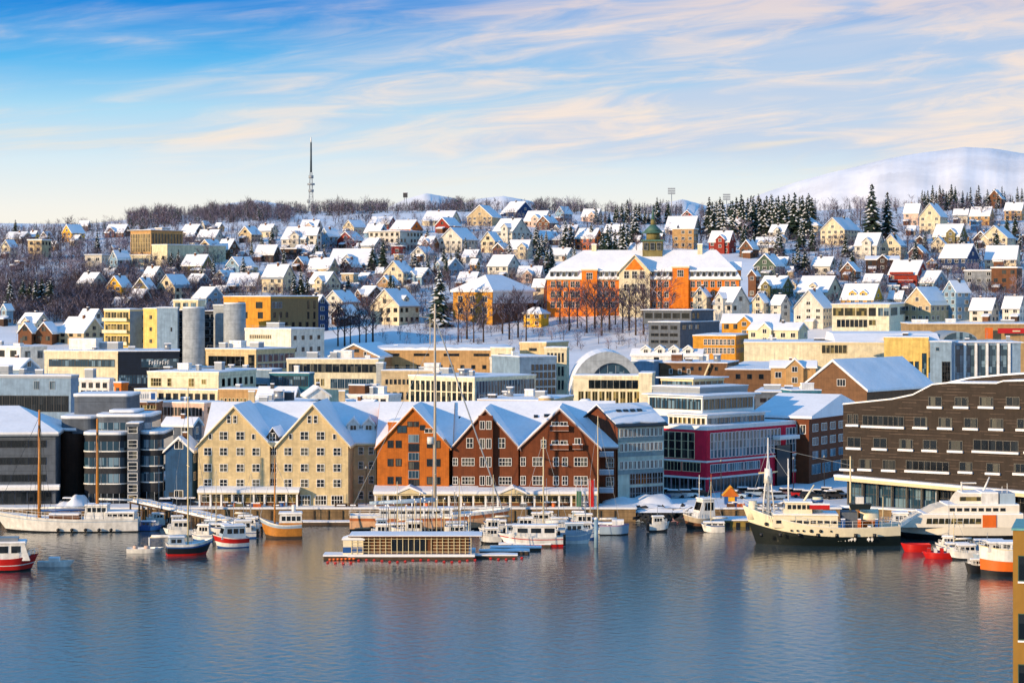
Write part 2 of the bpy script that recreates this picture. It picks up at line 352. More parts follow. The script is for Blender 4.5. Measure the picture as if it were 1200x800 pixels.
def vol(root, x0, xm, x1, yt, Y, th, wallk, spec=(), yb=None, side='R', d=None, roof='snow', trim=None, zb=None, snowh=.35, name='wall', over=.15):
    """a box volume. side R: front x0..xm, right side xm..x1; side L: left side x0..xm, front xm..x1"""
    right = side == 'R'; th = R(th)
    C = (PX(xm, Y), Y, 0.0); zt = PZ(yt, Y)
    if zb is None: zb = PZ(yb, Y) if yb else gz(C[0], Y) - 2.5
    rz = -th if right else th; c, n = cos(rz), sin(rz)
    if right: w_ = solve(C, (-c, -n), x0)
    else: w_ = solve(C, (c, n), x1)
    if d is None: d = abs(solve(C, (-n, c), x1 if right else x0)) if (x1 != xm if right else x0 != xm) else 14
    d = min(abs(d), 90); w_ = min(abs(w_), 120)
    fr = Frame(root, (C[0], Y, zb), rz, w_, d, right); H = zt - zb
    xa, xb = (-w_, 0) if right else (0, w_)
    b = MB(); W_ = wall(wallk) if isinstance(wallk, str) else wallk; b.box(xa, xb, 0, d, 0, H, W_)
    if roof == 'snow' or roof == 'para':
        b.box(xa - .12, xb + .12, -.12, d + .12, H - .45, H + .12, trim or W_)
    o = b.build(name, root, fr.C - root.location, rz)
    if roof in ('snow', 'para'):
        r_ = MB(); e = .0 if roof == 'snow' else -.3
        snow_slab(r_, xa - over - e, xb + over + e, -over - e, d + over + e, H + .123, snowh)
        r_.build('roof', root, fr.C - root.location, rz)
    fr.H = H; fr.xa = xa; fr.xb = xb
    if spec: rows(fr, spec)
    return fr
def snow_slab(b, x0, x1, y0, y1, z, h):
    nx = max(2, min(24, int((x1 - x0) / 2))); ny = max(2, min(10, int((y1 - y0) / 3))); rr = random.Random(int(x1 * 10 + y1 * 7))
    vs = []
    for j in range(ny + 1):
        for i in range(nx + 1):
            e = i in (0, nx) or j in (0, ny)
            vs.append((x0 + (x1 - x0) * i / nx, y0 + (y1 - y0) * j / ny, z + h * (rr.uniform(.45, .75) if e else rr.uniform(.8, 1.25))))
    fs = [(j * (nx + 1) + i, j * (nx + 1) + i + 1, (j + 1) * (nx + 1) + i + 1, (j + 1) * (nx + 1) + i) for j in range(ny) for i in range(nx)]
    b.faces(vs, fs, SNOW, True)
    for (a, c) in (((x0, y0), (x1, y0)), ((x1, y0), (x1, y1)), ((x1, y1), (x0, y1)), ((x0, y1), (x0, y0))):
        n = nx if a[1] == c[1] else ny; P = [(a[0] + (c[0] - a[0]) * i / n, a[1] + (c[1] - a[1]) * i / n) for i in range(n + 1)]
        for p_, q in zip(P, P[1:]):
            def zz(pt): i = round((pt[0] - x0) / (x1 - x0) * nx); j = round((pt[1] - y0) / (y1 - y0) * ny); return vs[j * (nx + 1) + i][2]
            b.poly([(p_[0], p_[1], z), (q[0], q[1], z), (q[0], q[1], zz(q)), (p_[0], p_[1], zz(p_))], SNOW)
def face_sheet(fr, f, wk, z0=0.0):  # thin coloured sheet laid over one face of a volume
    b = MB(); L_ = fr.len(f); b.box(.05, L_ - .05, -.02, -.002, z0, fr.H - .46, wall(wk) if isinstance(wk, str) else wk); P_, rr = fr.face(f, 0, 0); b.build('flank_sheet', fr.root, P_, rr)
def auto_side(fr, spec):
    """repeat the window rows of the front on the visible flank when nothing was given for it"""
    if fr.d > 9 and spec and all(s[0] == 'F' for s in spec):
        add = [('S', s[1] + .6, s[2] - .4, max(2, int(fr.d / 3.4)), .42, 'd' if s[5] in 'okd' else 'g', (.05, .95), (2, 1)) for s in spec if s[2] - s[1] < 10][:3]
        rows(fr, add)
def building(name, label, cat='building', x=600, Y=600, group=None):
    r = empty(name, (PX(x, Y), Y, gz(PX(x, Y), Y))); return tag(r, label, cat, group)
def roof_units(fr, lst):   # small plant boxes, vents and chimneys on a flat roof: (u 0..1, v 0..1, w, d, h, kind)
    for u, v, a, b_, h, k in lst:
        m_ = MB(); mt = {'g': FG, 'w': WHITEP, 'd': ROOFD, 's': STEEL, 'b': wall('brown')}[k]
        if k == 's': m_.bar((0, 0, 0), (0, 0, h), a / 2, mt, 10)
        else: m_.box(-a / 2, a / 2, -b_ / 2, b_ / 2, 0, h, mt)
        m_.box(-a / 2 - .05, a / 2 + .05, -b_ / 2 - .05, b_ / 2 + .05, h + .002, h + .25, SNOW)
        P_ = fr.loc(fr.xa + u * (fr.xb - fr.xa), v * fr.d, fr.H + .25) - fr.root.location
        m_.build({'s': 'vent', 'd': 'chimney', 'b': 'chimney'}.get(k, 'roof_unit'), fr.root, P_, fr.rz)
def gable_roof(L, span, rise, over=.5, snowh=.35, trim=None, y0=None):
    """roof mesh along local x (0..L) centred on y = 0; eave at z = 0"""
    b = MB(); hs = span / 2; k = rise / hs; o = over; ze = -o * k; trim = trim or FW
    b.prism([(-hs - o, ze - .12), (-hs - o, ze + .14), (0, rise + .14), (hs + o, ze + .14), (hs + o, ze - .12), (0, rise - .12)], 'x', -o, L + o, trim, trim)
    # snow with a slightly uneven surface, inset from the barge boards
    rr = random.Random(int(L * 31 + span * 17 + rise * 5)); n = max(2, min(14, int(L / 1.6))); mrow = max(2, min(6, int(hs / 1.5)))
    for sg in (-1, 1):
        t0 = rr.choice((0, 0, 0, .1, .2)) if span < 14 else 0; vs = []
        if t0: b.poly([(-o + .05, sg * (hs + o - .02), ze + .145), (L + o - .05, sg * (hs + o - .02), ze + .145), (L + o - .05, 0, rise + .145), (-o + .05, 0, rise + .145)], ROOFD)
        for i in range(n + 1):
            for j in range(mrow + 1):
                t = t0 + (1 - t0) * j / mrow + (rr.uniform(-.03, .03) if t0 and j == 0 else 0); yv = sg * (hs + o - .06) * (1 - t); zv = ze + .15 + (rise - ze) * t * 1.0
                hh = snowh * (rr.uniform(.55, .8) if (i in (0, n) or j == 0) else rr.uniform(.75, 1.2))
                vs.append((-o + .08 + (L + 2 * o - .16) * i / n, yv, zv + (hh if j < mrow else snowh * .8)))
        fs = [(i * (mrow + 1) + j, (i + 1) * (mrow + 1) + j, (i + 1) * (mrow + 1) + j + 1, i * (mrow + 1) + j + 1) for i in range(n) for j in range(mrow)]
        b.faces(vs, fs, SNOW, True)
        for i in range(n):   # eave lip
            a_, c_ = vs[i * (mrow + 1)], vs[(i + 1) * (mrow + 1)]; z_ = ze + .15 + (rise - ze) * t0; b.poly([(a_[0], a_[1], z_), (c_[0], c_[1], z_), c_, a_], SNOW)
        for i in (0, n):
            for j in range(mrow):
                a_, c_ = vs[i * (mrow + 1) + j], vs[i * (mrow + 1) + j + 1]
                za = ze + .15 + (rise - ze) * (t0 + (1 - t0) * j / mrow); zc = ze + .15 + (rise - ze) * (t0 + (1 - t0) * (j + 1) / mrow)
                b.poly([(a_[0], a_[1], za), (c_[0], c_[1], zc), c_, a_], SNOW)
    return b
def gable_walls(L, span, h, rise, m, base=3.0):
    b = MB(); hs = span / 2
    b.prism([(-hs, -base), (-hs, h), (0, h + rise), (hs, h), (hs, -base)], 'x', 0, L, m); return b
# ---------------------------------------------------------------- generic house of the hillside
def house(x0, x1, yr, yb, typ, rot, wk, label, name='house', cat='house', group='houses on the snowy hillside', pitch=36, trim=None, dormer=0, ratio=None, chim=1, balcony=0, sty='w', Yfix=None, low=True):
    if low and typ in 'eg' and pitch == 36: pitch = 41; ratio = ratio or (1.0 if typ == 'e' else 1.15)
    pxc = (x0 + x1) / 2; Y = Yfix or Yof(pxc, yb); s = F / Y; shr = .93 if low else 1; Wt = (x1 - x0) / s * shr; H = (yb - yr) / s * shr
    if Yfix: H = PZ(yr, Y) - gz(PX(pxc, Y), Y)
    va = -math.atan((pxc - 600) / F); r = R(rot); c, n = abs(cos(r - va * 0)), abs(sin(r))
    k = ratio or (.78 if typ in 'eh' else 1.25); w_ = Wt / (c + k * n) * .96; d = k * w_
    Lr, Sp = (w_, d) if typ in 'eh' else (d, w_)
    rise = tan(R(pitch)) * Sp / 2; hw = H - rise
    if hw < 2.7: rise = max(.9, H - 2.7); hw = max(2.2, H - rise)
    if low and typ in 'eg' and pitch == 41 and rise < .42 * H: rise = min(.46 * H, tan(R(50)) * Sp / 2); hw = H - rise
    if typ == 'f': rise = .0; hw = H; Lr, Sp = w_, d
    X = PX(pxc, Y); root = empty(name, (X, Y + d * .4, gz(X, Y)), r + (pi / 2 if typ == 'g' else 0)); tag(root, label, cat, group)
    trim = trim or (FW if wk not in ('white', 'cream') else FG); Wm = wall(wk)
    if typ == 'f':
        b = MB(); b.box(0, Lr, -Sp / 2, Sp / 2, -3, hw, Wm); b.build('wall', root, (-Lr / 2, 0, 0))
        b = MB(); b.box(-.4, Lr + .4, -Sp / 2 - .4, Sp / 2 + .4, hw + .002, hw + .3, trim); snow_slab(b, -.35, Lr + .35, -Sp / 2 - .35, Sp / 2 + .35, hw + .303, .4); b.build('roof', root, (-Lr / 2, 0, 0))
    elif typ == 'h':
        b = MB(); b.box(0, Lr, -Sp / 2, Sp / 2, -3, hw, Wm); b.build('wall', root, (-Lr / 2, 0, 0))
        b = MB(); o = .5; e = Sp / 2 * .8; P_ = [(-o, -Sp / 2 - o, 0), (Lr + o, -Sp / 2 - o, 0), (Lr + o, Sp / 2 + o, 0), (-o, Sp / 2 + o, 0), (e, 0, rise + .2), (Lr - e, 0, rise + .2)]
        b.box(-o, Lr + o, -Sp / 2 - o, Sp / 2 + o, -.2, -.01, trim)
        for f in ((0, 1, 5, 4), (1, 2, 5), (2, 3, 4, 5), (3, 0, 4)): b.poly([(P_[i][0], P_[i][1], P_[i][2] + (.3 if i < 4 else 0.1)) for i in f], SNOW)
        for i in range(4): a_, c_ = P_[i], P_[(i + 1) % 4]; b.poly([a_, c_, (c_[0], c_[1], .3), (a_[0], a_[1], .3)], SNOW)
        b.build('roof', root, (-Lr / 2, 0, hw))
    else:
        gable_walls(Lr, Sp, hw, rise, Wm).build('wall', root, (-Lr / 2, 0, 0))
        rf = gable_roof(Lr, Sp, rise, .45, .34, trim).build('roof', root, (-Lr / 2, 0, hw))
        if chim:
            b = MB(); zt = rise + .9; b.box(-.38, .38, -.38, .38, rise * .55, zt, wall('brown') if random.random() < .5 else ROOFD); b.box(-.42, .42, -.42, .42, zt + .002, zt + .2, SNOW)
            b.build('chimney', rf, (Lr * random.uniform(.3, .7), random.choice((-.5, .5)), 0))
        for i in range(dormer):   # gabled dormers on the slope that faces the water
            dw = min(3.0, Lr / (dormer + 1.2)); xx = Lr * (i + 1) / (dormer + 1); dz = rise * .32; dl = Sp * .3
            dr = empty('dormer', (-Lr / 2 + xx, -Sp / 2 * .8, hw + dz * .5)); dr.parent = root; dr.rotation_euler = (0, 0, pi / 2)
            gable_walls(dl, dw, 1.5, dw * .35, Wm, 1.0).build('wall', dr); gable_roof(dl, dw, dw * .35, .25, .25, trim).build('roof', dr, (0, 0, 1.5))
            inst('window', win_mesh(1.2, 1.1, 2, 1, **STY[sty]), dr, (0, 0, .3), -pi / 2)
    rq = random.Random(int(x0 * 13 + yr * 7))
    if low and typ == 'e' and not dormer and rq.random() < .45 and Lr > 7:      # cross gable wing towards the water
        gwd = min(4.5, Lr * .42); u = rq.uniform(-.22, .22) * Lr; gl_ = Sp * .34; gr_ = tan(R(42)) * gwd / 2; gh = hw + max(0, rise * .62 - gr_)
        gr2 = empty('cross_wing', (u, -Sp / 2 - 1.1, 0), pi / 2); gr2.parent = root
        gable_walls(gl_ + 1.1, gwd, gh, gr_, Wm).build('wall', gr2); gable_roof(gl_ + 1.1, gwd, gr_, .3, .34, trim).build('roof', gr2, (0, 0, gh)); inst('window', win_mesh(1.3, 1.3, 2, 1, **STY[sty]), gr2, (0, 0, gh - 1.2), -pi / 2); inst('window', win_mesh(1.3, 1.3, 2, 1, **STY[sty]), gr2, (0, 0, max(.5, gh - 4)), -pi / 2)
    if low and rq.random() < .5:      # lean-to porch on the front
        pw = rq.uniform(2.2, 4.2); b = MB(); b.box(-pw / 2, pw / 2, -2.2, 0, -2, 2.3, rq.choice([Wm, wall('brown'), wall('dkbrown')])); b.prism([(-2.6, 2.3), (-2.6, 2.75), (0, 3.5), (0, 2.9)], 'x', -pw / 2 - .3, pw / 2 + .3, SNOW)
        if typ == 'g': b.build('porch', root, (-Lr / 2 - .02, rq.uniform(-.2, .2) * Sp, 0), -pi / 2)
        else: b.build('porch', root, (rq.choice((-.3, .3)) * Lr, -Sp / 2 - .02, 0))
    if rq.random() < .3: sty = 'd' if sty == 'w' else sty
    # windows on every face that looks to the water
    nf = max(1, min(4, round(hw / 2.9))); fh = hw / nf; rz = root.rotation_euler.z
    fl = [((0, -Sp / 2), 0, Lr, 0), ((Lr / 2, 0), pi / 2, Sp, 1), ((-Lr / 2, 0), -pi / 2, Sp, 1), ((0, Sp / 2), pi, Lr, 0)]
    for (cx, cy), fa, L, gab in fl:
        a = rz + fa; nrm = Vector((sin(a), -cos(a)))   # outward normal of that face
        if nrm.dot(Vector((X, Y)).normalized()) > -.12: continue
        nc_ = max(1, min(7, int(L / 2.9))); ww = min(1.5, L / nc_ * .45); hh_ = min(1.4, fh * .5)
        me = win_mesh(ww, hh_, 2, 1, **STY[sty]); ux, uy = cos(fa), sin(fa)
        for fl_ in range(nf):
            for i in range(nc_):
                if random.random() < .16: continue
                u = (i + .5) / nc_ * L - L / 2; inst('window', me, root, (cx + ux * u, cy + uy * u, fl_ * fh + fh * .32), fa)
        if gab and rise > 2.2 and typ != 'h': inst('window', me, root, (cx, cy, hw + rise * .16), fa)
        if balcony and gab == (1 if typ == 'g' else 0):
            for fl_ in range(1, nf + 1):
                b = MB(); z0 = fl_ * fh - .35 if fl_ < nf else hw - .3
                b.box(-L * .42, L * .42, -1.5, -.1, z0, z0 + .18, Wm); b.box(-L * .42, L * .42, -1.5, -1.42, z0 + .18, z0 + 1.05, Wm); b.box(-L * .42, L * .42, -1.52, -1.3, z0 + 1.053, z0 + 1.2, SNOW)
                b.build('balcony', root, (cx, cy, 0), fa)
                if fl_ >= 2: break
    dz = MB(); dz.box(-.5, .5, -.08, 0, 0, 2.05, FD if random.random() < .5 else wall('brown'))
    dz.build('door', root, ((Lr / 2 - 1.5) if typ != 'g' else -Lr / 2, -Sp / 2 if typ != 'g' else Sp / 2 - 1.2, .1), 0 if typ != 'g' else -pi / 2)
    return root
# ================================================================= WATERFRONT BUILDINGS
GF = 'gabled warehouses on the waterfront'
def gabled_front(root, x0, x1, ye, yr, Y, th, depth, wk, over=.5, trim=None, yb=None, snowh=.35):
    """gable front facing the water between pixel columns x0..x1, turned th degrees to the left; returns (Frame, roof object)"""
    C = (PX(x1, Y), Y); c, n = cos(R(th)), sin(R(th)); w_ = solve(C, (-c, n) if th >= 0 else (-c, n), x0)
    zb = gz(C[0], Y) - 1; ze = PZ(ye, Y); zr = PZ(yr, Y); h = ze - zb; rise = zr - ze
    fr = Frame(root, (C[0], Y, zb), -R(th), w_, depth, True); fr.H = h; fr.xa = -w_; fr.xb = 0
    # walls: prism along local y; built along x and turned by 90 degrees
    wl = gable_walls(depth, w_, h, rise, wall(wk), 0)
    wl.build('wall', root, fr.loc(-w_ / 2, 0, 0) - root.location, -R(th) + pi / 2)
    rf = gable_roof(depth, w_, rise, over, snowh, trim).build('roof', root, fr.loc(-w_ / 2, 0, h) - root.location, -R(th) + pi / 2)
    return fr, rf
def U(fr, px):   # pixel column -> metres along the front face
    C = (fr.C.x, fr.C.y); c, n = cos(fr.rz), sin(fr.rz); return fr.w - solve(C, (-c, -n), px)
def winpx(fr, px, yc, wpx, hpx, nx=2, ny=2, sty='w', f='F', snow=False, name='window'):
    s = F / fr.C.y; z0 = PZ(yc + hpx / 2, fr.C.y) - fr.C.z
    return place_win(fr, f, U(fr, px), z0, win_mesh(wpx / s, hpx / s, nx, ny, snow=snow, **STY[sty]), name)
def arcade(name, label, x0, x1, Y, ytop, ycan, ybot, n, gables=()):
    """glazed ground floor arcade with a sloping snow covered canopy on posts"""
    r = building(name, label, 'arcade', (x0 + x1) / 2, Y); X0, X1 = PX(x0, Y), PX(x1, Y); zt, zc = PZ(ytop, Y), PZ(ycan, Y); zg = 2.6; L = r.location
    b = MB(); b.prism([(Y - .4, zc), (Y - .4, zc + .25), (Y + 4.2, zt + .1), (Y + 4.2, zt - .2)], 'x', X0, X1, FC); 
    b.prism([(Y - .45, zc + .253), (Y - .45, zc + .75), (Y + .4, zc + .95), (Y + 4.2, zt + .5), (Y + 4.2, zt + .103)], 'x', X0 - .1, X1 + .1, SNOW)
    for g_ in gables:
        gx = PX(g_, Y); b.prism([(gx - 2.2, zc + .3), (gx, zc + 1.3), (gx + 2.2, zc + .3)], 'y', Y - .7, Y + 3.6, FC); b.prism([(gx - 2.5, zc + .3), (gx - 2.5, zc + .6), (gx, zc + 1.75), (gx + 2.5, zc + .6), (gx + 2.5, zc + .3), (gx, zc + 1.33)], 'y', Y - .9, Y + 3.6, SNOW)
    b.build('canopy', r, -L)
    for i in range(n + 1):
        p_ = MB(); X = X0 + .3 + (X1 - X0 - .6) * i / n; p_.box(-.16, .16, -.16, .16, 0, zc - zg, FW); p_.build('post', r, Vector((X, Y, zg)) - L)
    for i in range(n):
        w_ = (X1 - X0 - .6) / n - .5; X = X0 + .3 + (X1 - X0 - .6) * (i + .5) / n
        inst('window_band', win_mesh(w_, 2.0, max(2, int(w_ / 1.1)), 2, FC if i % 3 else FW, GL if i % 2 else GLO), r, Vector((X, Y + 1.6, zg + .7)) - L)
    p_ = MB(); p_.box(X0, X1, Y + 1.63, Y + 4, zg - 1.3, zc + .2, wall('brown')); p_.build('wall', r, -L)
    return r
def transverse(root, x0, x1, Y, setback, ye, yr, wk, depth=24, trim=None, name='main_wing'):
    """long body behind the gables, ridge parallel to the quay, its roof slope facing the water"""
    Yb = Y + setback; X0, X1 = PX(x0, Yb), PX(x1, Yb); zb = gz(X0, Yb) - 1; ze = PZ(ye, Yb); Yr = Yb + depth / 2; zr = PZ(yr, Yr)
    gable_walls(X1 - X0, depth, ze - zb, zr - ze, wall(wk), 0).build('wing_wall', root, Vector((X0, Yr, zb)) - root.location)
    gable_roof(X1 - X0, depth, zr - ze, .5, .35, trim).build('wing_roof', root, Vector((X0, Yr, ze)) - root.location)
    return Frame(root, (X0, Yb, zb), 0, X1 - X0, depth, False)
# --- cream twin gabled hotel
hb = building('gabled_hotel', 'cream hotel with twin steep gables and a recessed bay, snow on its roofs', 'hotel', 320, 424)
LG, lr = gabled_front(hb, 232, 316, 521, 477, 424, 3, 18, 'hotelcream', trim=FC)
RG, rr_ = gabled_front(hb, 325, 408, 521, 475, 423, 3, 20, 'hotelcream', trim=FC)
for fr, cs in ((LG, (243.5, 262, 281.5, 300)), (RG, (337.5, 356.7, 375.6, 395))):
    for yy in (529, 548, 566): [winpx(fr, c_, yy, 8.5, 8.5) for c_ in cs]
    [winpx(fr, c_, 510.5, 9, 9) for c_ in cs[1:3]]; [winpx(fr, c_, 511.5, 3.4, 6, 1, 1) for c_ in (cs[0] + 3, cs[3] - 3)]
    m_ = (cs[1] + cs[2]) / 2; [winpx(fr, m_ + dx, 491.5, 4, 8, 1, 2) for dx in (-3.6, 3.6)]
[winpx(RG, c_, 586, 13, 10, 4, 2) for c_ in (357, 376, 395)]
bay = vol(hb, 315.5, 325.5, 325.5, 519, 424.9, 3, 'creamplaster', [('F', 523, 533, 1, .8, 'w', (.08, .92), (3, 2)), ('F', 543, 553, 1, .8, 'w', (.08, .92), (3, 2)), ('F', 561, 571, 1, .8, 'w', (.08, .92), (3, 2))], d=14)
dm = empty('dormer', Vector((PX(319.5, 425.6), 425.6, PZ(519, 425.6))) - hb.location, pi / 2 - .1); dm.parent = hb
gable_walls(7, 1.9, 1.3, 1.3, wall('charcoal'), 0).build('wall', dm); gable_roof(7, 1.9, 1.3, .3, .3, FD).build('roof', dm, (0, 0, 1.3)); inst('window', win_mesh(1.1, 1.6, 2, 2), dm, (-.02, 0, .2), -pi / 2)
TB = transverse(hb, 240, 441, 424, 7, 519, 473, 'hotelcream', 26, FC)
for yy in (528, 545, 562, 580): rows(TB, [('F', yy - 4, yy + 4, 1, .8, 'w', (.895, .925), (1, 2)), ('F', yy - 4, yy + 4, 1, .8, 'w', (.955, .985), (1, 2))])
for px_ in (414, 432):
    Yd_ = 434.5; dr = empty('dormer', Vector((PX(px_, Yd_), Yd_, PZ(507, Yd_))) - hb.location, pi / 2); dr.parent = hb
    gable_walls(4.5, 2.2, 1.6, 1.1, wall('whiteplaster'), .6).build('wall', dr); gable_roof(4.5, 2.2, 1.1, .25, .3, FW).build('roof', dr, (0, 0, 1.6)); inst('window', win_mesh(1.1, 1.1, 2, 1), dr, (0, 0, .3), -pi / 2)
for fr_, u, v in ((RG, .3, 22), (LG, .5, 20)):
    m_ = MB(); m_.box(-.6, .6, -.6, .6, -1.5, 1.8, wall('beige')); m_.box(-.65, .65, -.65, .65, 1.803, 2.05, SNOW); m_.build('chimney', hb, fr_.loc(-fr_.w * u, v, fr_.H + (PZ(476, 424) - PZ(521, 424))) - hb.location)
arcade('shop_arcade', 'snow roofed glazed arcade below the cream twin gabled hotel', 232, 350, 418.9 + 2.5, 573, 578.5, 597, 9)
# --- orange brick gable
ob = building('gabled_warehouse', 'orange brick gabled house with dark balcony strip between cream and brown gables', 'house', 484, 424, GF)
OG, _ = gabled_front(ob, 442, 526, 523, 478, 424, 3, 16, 'barnorange', trim=mat('orange_trim', 'c87a34', .6, .05))
for yy in (520.5, 542, 563): [winpx(OG, c_, yy, 6, 7.5, 2, 1, 'd') for c_ in (457.5, 467)]; [winpx(OG, c_, yy, 5.5, 7.5, 1, 1, 'd') for c_ in (503.5, 512.5)]
for i, yy in enumerate((514, 524.5, 535, 545.5, 556, 566.5)): winpx(OG, 484.8, yy, 11.5, 8, 3, 1, 'd' if i % 2 else 'gb', name='window_band')
winpx(OG, 471, 503, 10, 7.5, 2, 1, 'bd'); [winpx(OG, c_, 500 - (3 if abs(c_ - 485) < 8 else -1), 5, 5, 1, 1, 'd') for c_ in (480.5, 487.5, 495)]; winpx(OG, 502.5, 504.5, 9, 4.5, 2, 1, 'w')
v_ = vol(ob, 455, 470, 470, 495, 426.5, 3, 'barnorange', (), yb=520, d=14)
transverse(ob, 443, 528, 424, 3, 522, 473, 'barnorange', 26, mat('orange_trim', 'c87a34'))
# --- brown twin gables
bb = building('gabled_warehouse', 'dark red brown house with twin steep gables and white framed windows', 'house', 610, 424, GF)
BT = mat('brown_trim', 'a3877c', .6, .05)
B1, _ = gabled_front(bb, 530, 607.5, 524, 480.5, 424, 3, 16, 'barnbrown', trim=BT)
B2, _ = gabled_front(bb, 609.5, 702, 524, 480, 423, 3, 17, 'barnbrown', trim=BT)
TW = transverse(bb, 529, 722, 424, 4, 523, 472, 'barnbrown', 26, BT)
for fl in (542, 564): rows(TW, [('F', fl - 5, fl + 5, 1, .8, 'w', (.935, .99), (3, 2))])
for px_, yy in ((640, 491), (644, 491), (649, 491), (628, 492), (601, 494), (540, 494), (547, 494)):
    Yd_ = 424 + 4 + 13 * .62; m_ = MB(); m_.box(-.4, .4, -.35, .35, 0, .25, GLD); o_ = m_.build('roof_window', bb, Vector((PX(px_, Yd_), Yd_, PZ(yy, Yd_) + .6)) - bb.location); o_.rotation_euler.x = R(30)
bay = vol(bb, 560.5, 577.5, 577.5, 487, 423.2, 3, 'barnbrown', (), d=.78, roof='none', name='bay')
for yy, h_ in ((498, 9), (519.5, 11), (541, 11), (563, 10)): rows(bay, [('F', yy - h_ / 2, yy + h_ / 2, 2, .72, 'w', (.06, .94), (2, 1))])
for yy in (541, 563): [winpx(B1, c_, yy, w__, 8.5, n_, 2) for c_, w__, n_ in ((533.5, 5, 2), (548.5, 14, 4), (592, 14, 4))]
[winpx(B1, c_, 519, 7, 11, 2, 2) for c_ in (550.5, 588)]
for yy in (541, 563): [winpx(B2, c_, yy, w__, 9.5, n_, 2) for c_, w__, n_ in ((613, 5, 2), (630, 11, 3), (651.5, 6, 2), (662, 6, 2), (680.5, 14.5, 4))]
[winpx(B2, c_, yy, 7.5, 7.5, 2, 1) for yy in (498.5, 520.5) for c_ in (650.5, 660.5)]; winpx(B2, 677, 519, 6.5, 11, 2, 1); winpx(B2, 637, 520, 5, 9, 1, 2)
for px_, yy, wp in ((655.5, 527, 22), (655.5, 505, 22), (677, 526.5, 12)):
    m_ = MB(); wv = wp / 6.4; m_.box(-wv / 2, wv / 2, -.9, -.02, 0, .15, BT); m_.box(-wv / 2, wv / 2, -.9, -.84, .15, .9, wall('barnbrown')); m_.box(-wv / 2, wv / 2, -.92, -.7, .903, 1.05, SNOW)
    P_, r_ = B2.face('F', U(B2, px_), PZ(yy, 422.5) - B2.C.z); m_.build('balcony', bb, P_, r_)
for fl in (535, 556, 577):    # glazed balconies on the set back right end
    m_ = MB(); m_.box(-1.9, 1.5, -1.4, -.02, 0, .15, BT); m_.box(-1.9, 1.5, -1.4, -1.34, .15, .95, HULLB); m_.box(-1.9, 1.5, -1.42, -1.2, .953, 1.1, SNOW); P_, r_ = TW.face('F', TW.w - 2, PZ(fl, 428) - TW.C.z); m_.build('balcony', bb, P_, r_)
for px_, Yv, yv, rr in ((640, 478, 466, 1.6), (686, 478, 470, 1.3), (567, 470, 474, 1.0)):
    m_ = MB(); m_.bar((0, 0, -4), (0, 0, 0), rr, wall('beige'), 14); m_.bar((0, 0, .002), (0, 0, .5), rr + .25, SNOW, 14, rr * .6); m_.build('vent', bb, Vector((PX(px_, Yv), Yv, PZ(yv, Yv))) - bb.location)
arcade('shop_arcade', 'long arcade with snowy canopy and little gables below orange and brown gables', 438, 700, 420.8, 573.5, 580, 598, 18, (480, 601))
# --- grey green office, gable end in brown
gg = building('office_building', 'grey green five storey office with pale blue snow roof beside brown gables', 'building', 740, 428)
Yg = 428; C_ = PX(724, Yg); th = R(34); dgg = solve((C_, Yg), (-sin(th), cos(th)), 680); wgg = solve((C_, Yg), (cos(th), sin(th)), 778)
fr = Frame(gg, (C_, Yg, gz(C_, Yg) - 1), th, wgg, dgg, False); zb = fr.C.z; hE = PZ(498, Yg) - zb; riseg = 3.3
gable_walls(wgg, dgg, hE, riseg, wall('greygreen'), 0).build('wall', gg, fr.loc(0, dgg / 2, 0) - gg.location, th)
b = MB(); b.prism([(0, 2), (0, hE), (dgg / 2, hE + riseg), (dgg, hE), (dgg, 2)], 'y', 0, .12, wall('barnbrown')); b.build('gable_cladding', gg, fr.loc(-.004, dgg, 0) - gg.location, th - pi / 2)
gable_roof(wgg, dgg, riseg, .6, .35, FD).build('roof', gg, fr.loc(0, dgg / 2, hE) - gg.location, th); fr.xa, fr.xb, fr.H = 0, wgg, hE
rows(fr, [('F', y_, y_ + 9, 10, .62, 'w', (.03, .97), (2, 1)) for y_ in (503, 520, 541)] + [('F', 556, 568, 6, .82, 'gk', (.25, .98), (2, 2)), ('F', 572, 586, 6, .82, 'gk', (.25, .98), (2, 2))])
for y_ in (513, 530.5, 551): 
    b = MB(); b.box(.1, wgg - .1, -.06, -.01, 0, .8, mat('spandrel', '6f8a92', .5)); b.build('spandrel', gg, fr.loc(0, 0, PZ(y_ + 5, Yg) - zb) - gg.location, th)
for u in (.25, .4, .55, .7):   # small roof windows in the snow
    b = MB(); b.box(-.5, .5, -.3, .3, 0, .2, GLD); o = b.build('roof_window', gg, fr.loc(wgg * u, dgg * .28, hE + riseg * .56 + .55) - gg.location, th); o.rotation_euler.x = math.atan(riseg / (dgg / 2))
# --- crimson modern block with set-back glass floors
cb = building('shopping_building', 'crimson and white shopping building with stepped glass upper floors', 'building', 828, 452)
A = vol(cb, 776, 828, 950, 501.5, 450, 43, 'crimson', [('F', 508, 538, 5, .84, 'c', (.0, .74), (1, 3)), ('F', 543, 553, 2, .9, 'c', (.02, .88), (5, 1)),
    ('S', 508, 537, 20, .72, 'b', (.03, .70), (1, 3)), ('S', 545, 554, 3, .93, 'b', (.03, .5), (7, 1)), ('S', 508, 537, 7, .72, 'b', (.75, .97), (1, 3)), ('S', 541, 562, 6, .75, 'b', (.74, .98), (2, 3)),
    ('F', 562, 577, 5, .86, 'gk', (.02, .98), (2, 1)), ('S', 562, 576, 9, .86, 'gk', (.02, .62), (2, 1))], trim=FW)
for f, L_, r_ in (('F', A.w, 0), ('S', A.d, 0)):
    for y_ in (540.5, 560):
        b = MB(); b.box(-L_ / 2 - .05, L_ / 2 + .05, -.16, -.01, 0, .35, FW); P_, rr = A.face(f, L_ / 2, PZ(y_ + 1.5, 450) - A.C.z); b.build('ledge', cb, P_, rr)
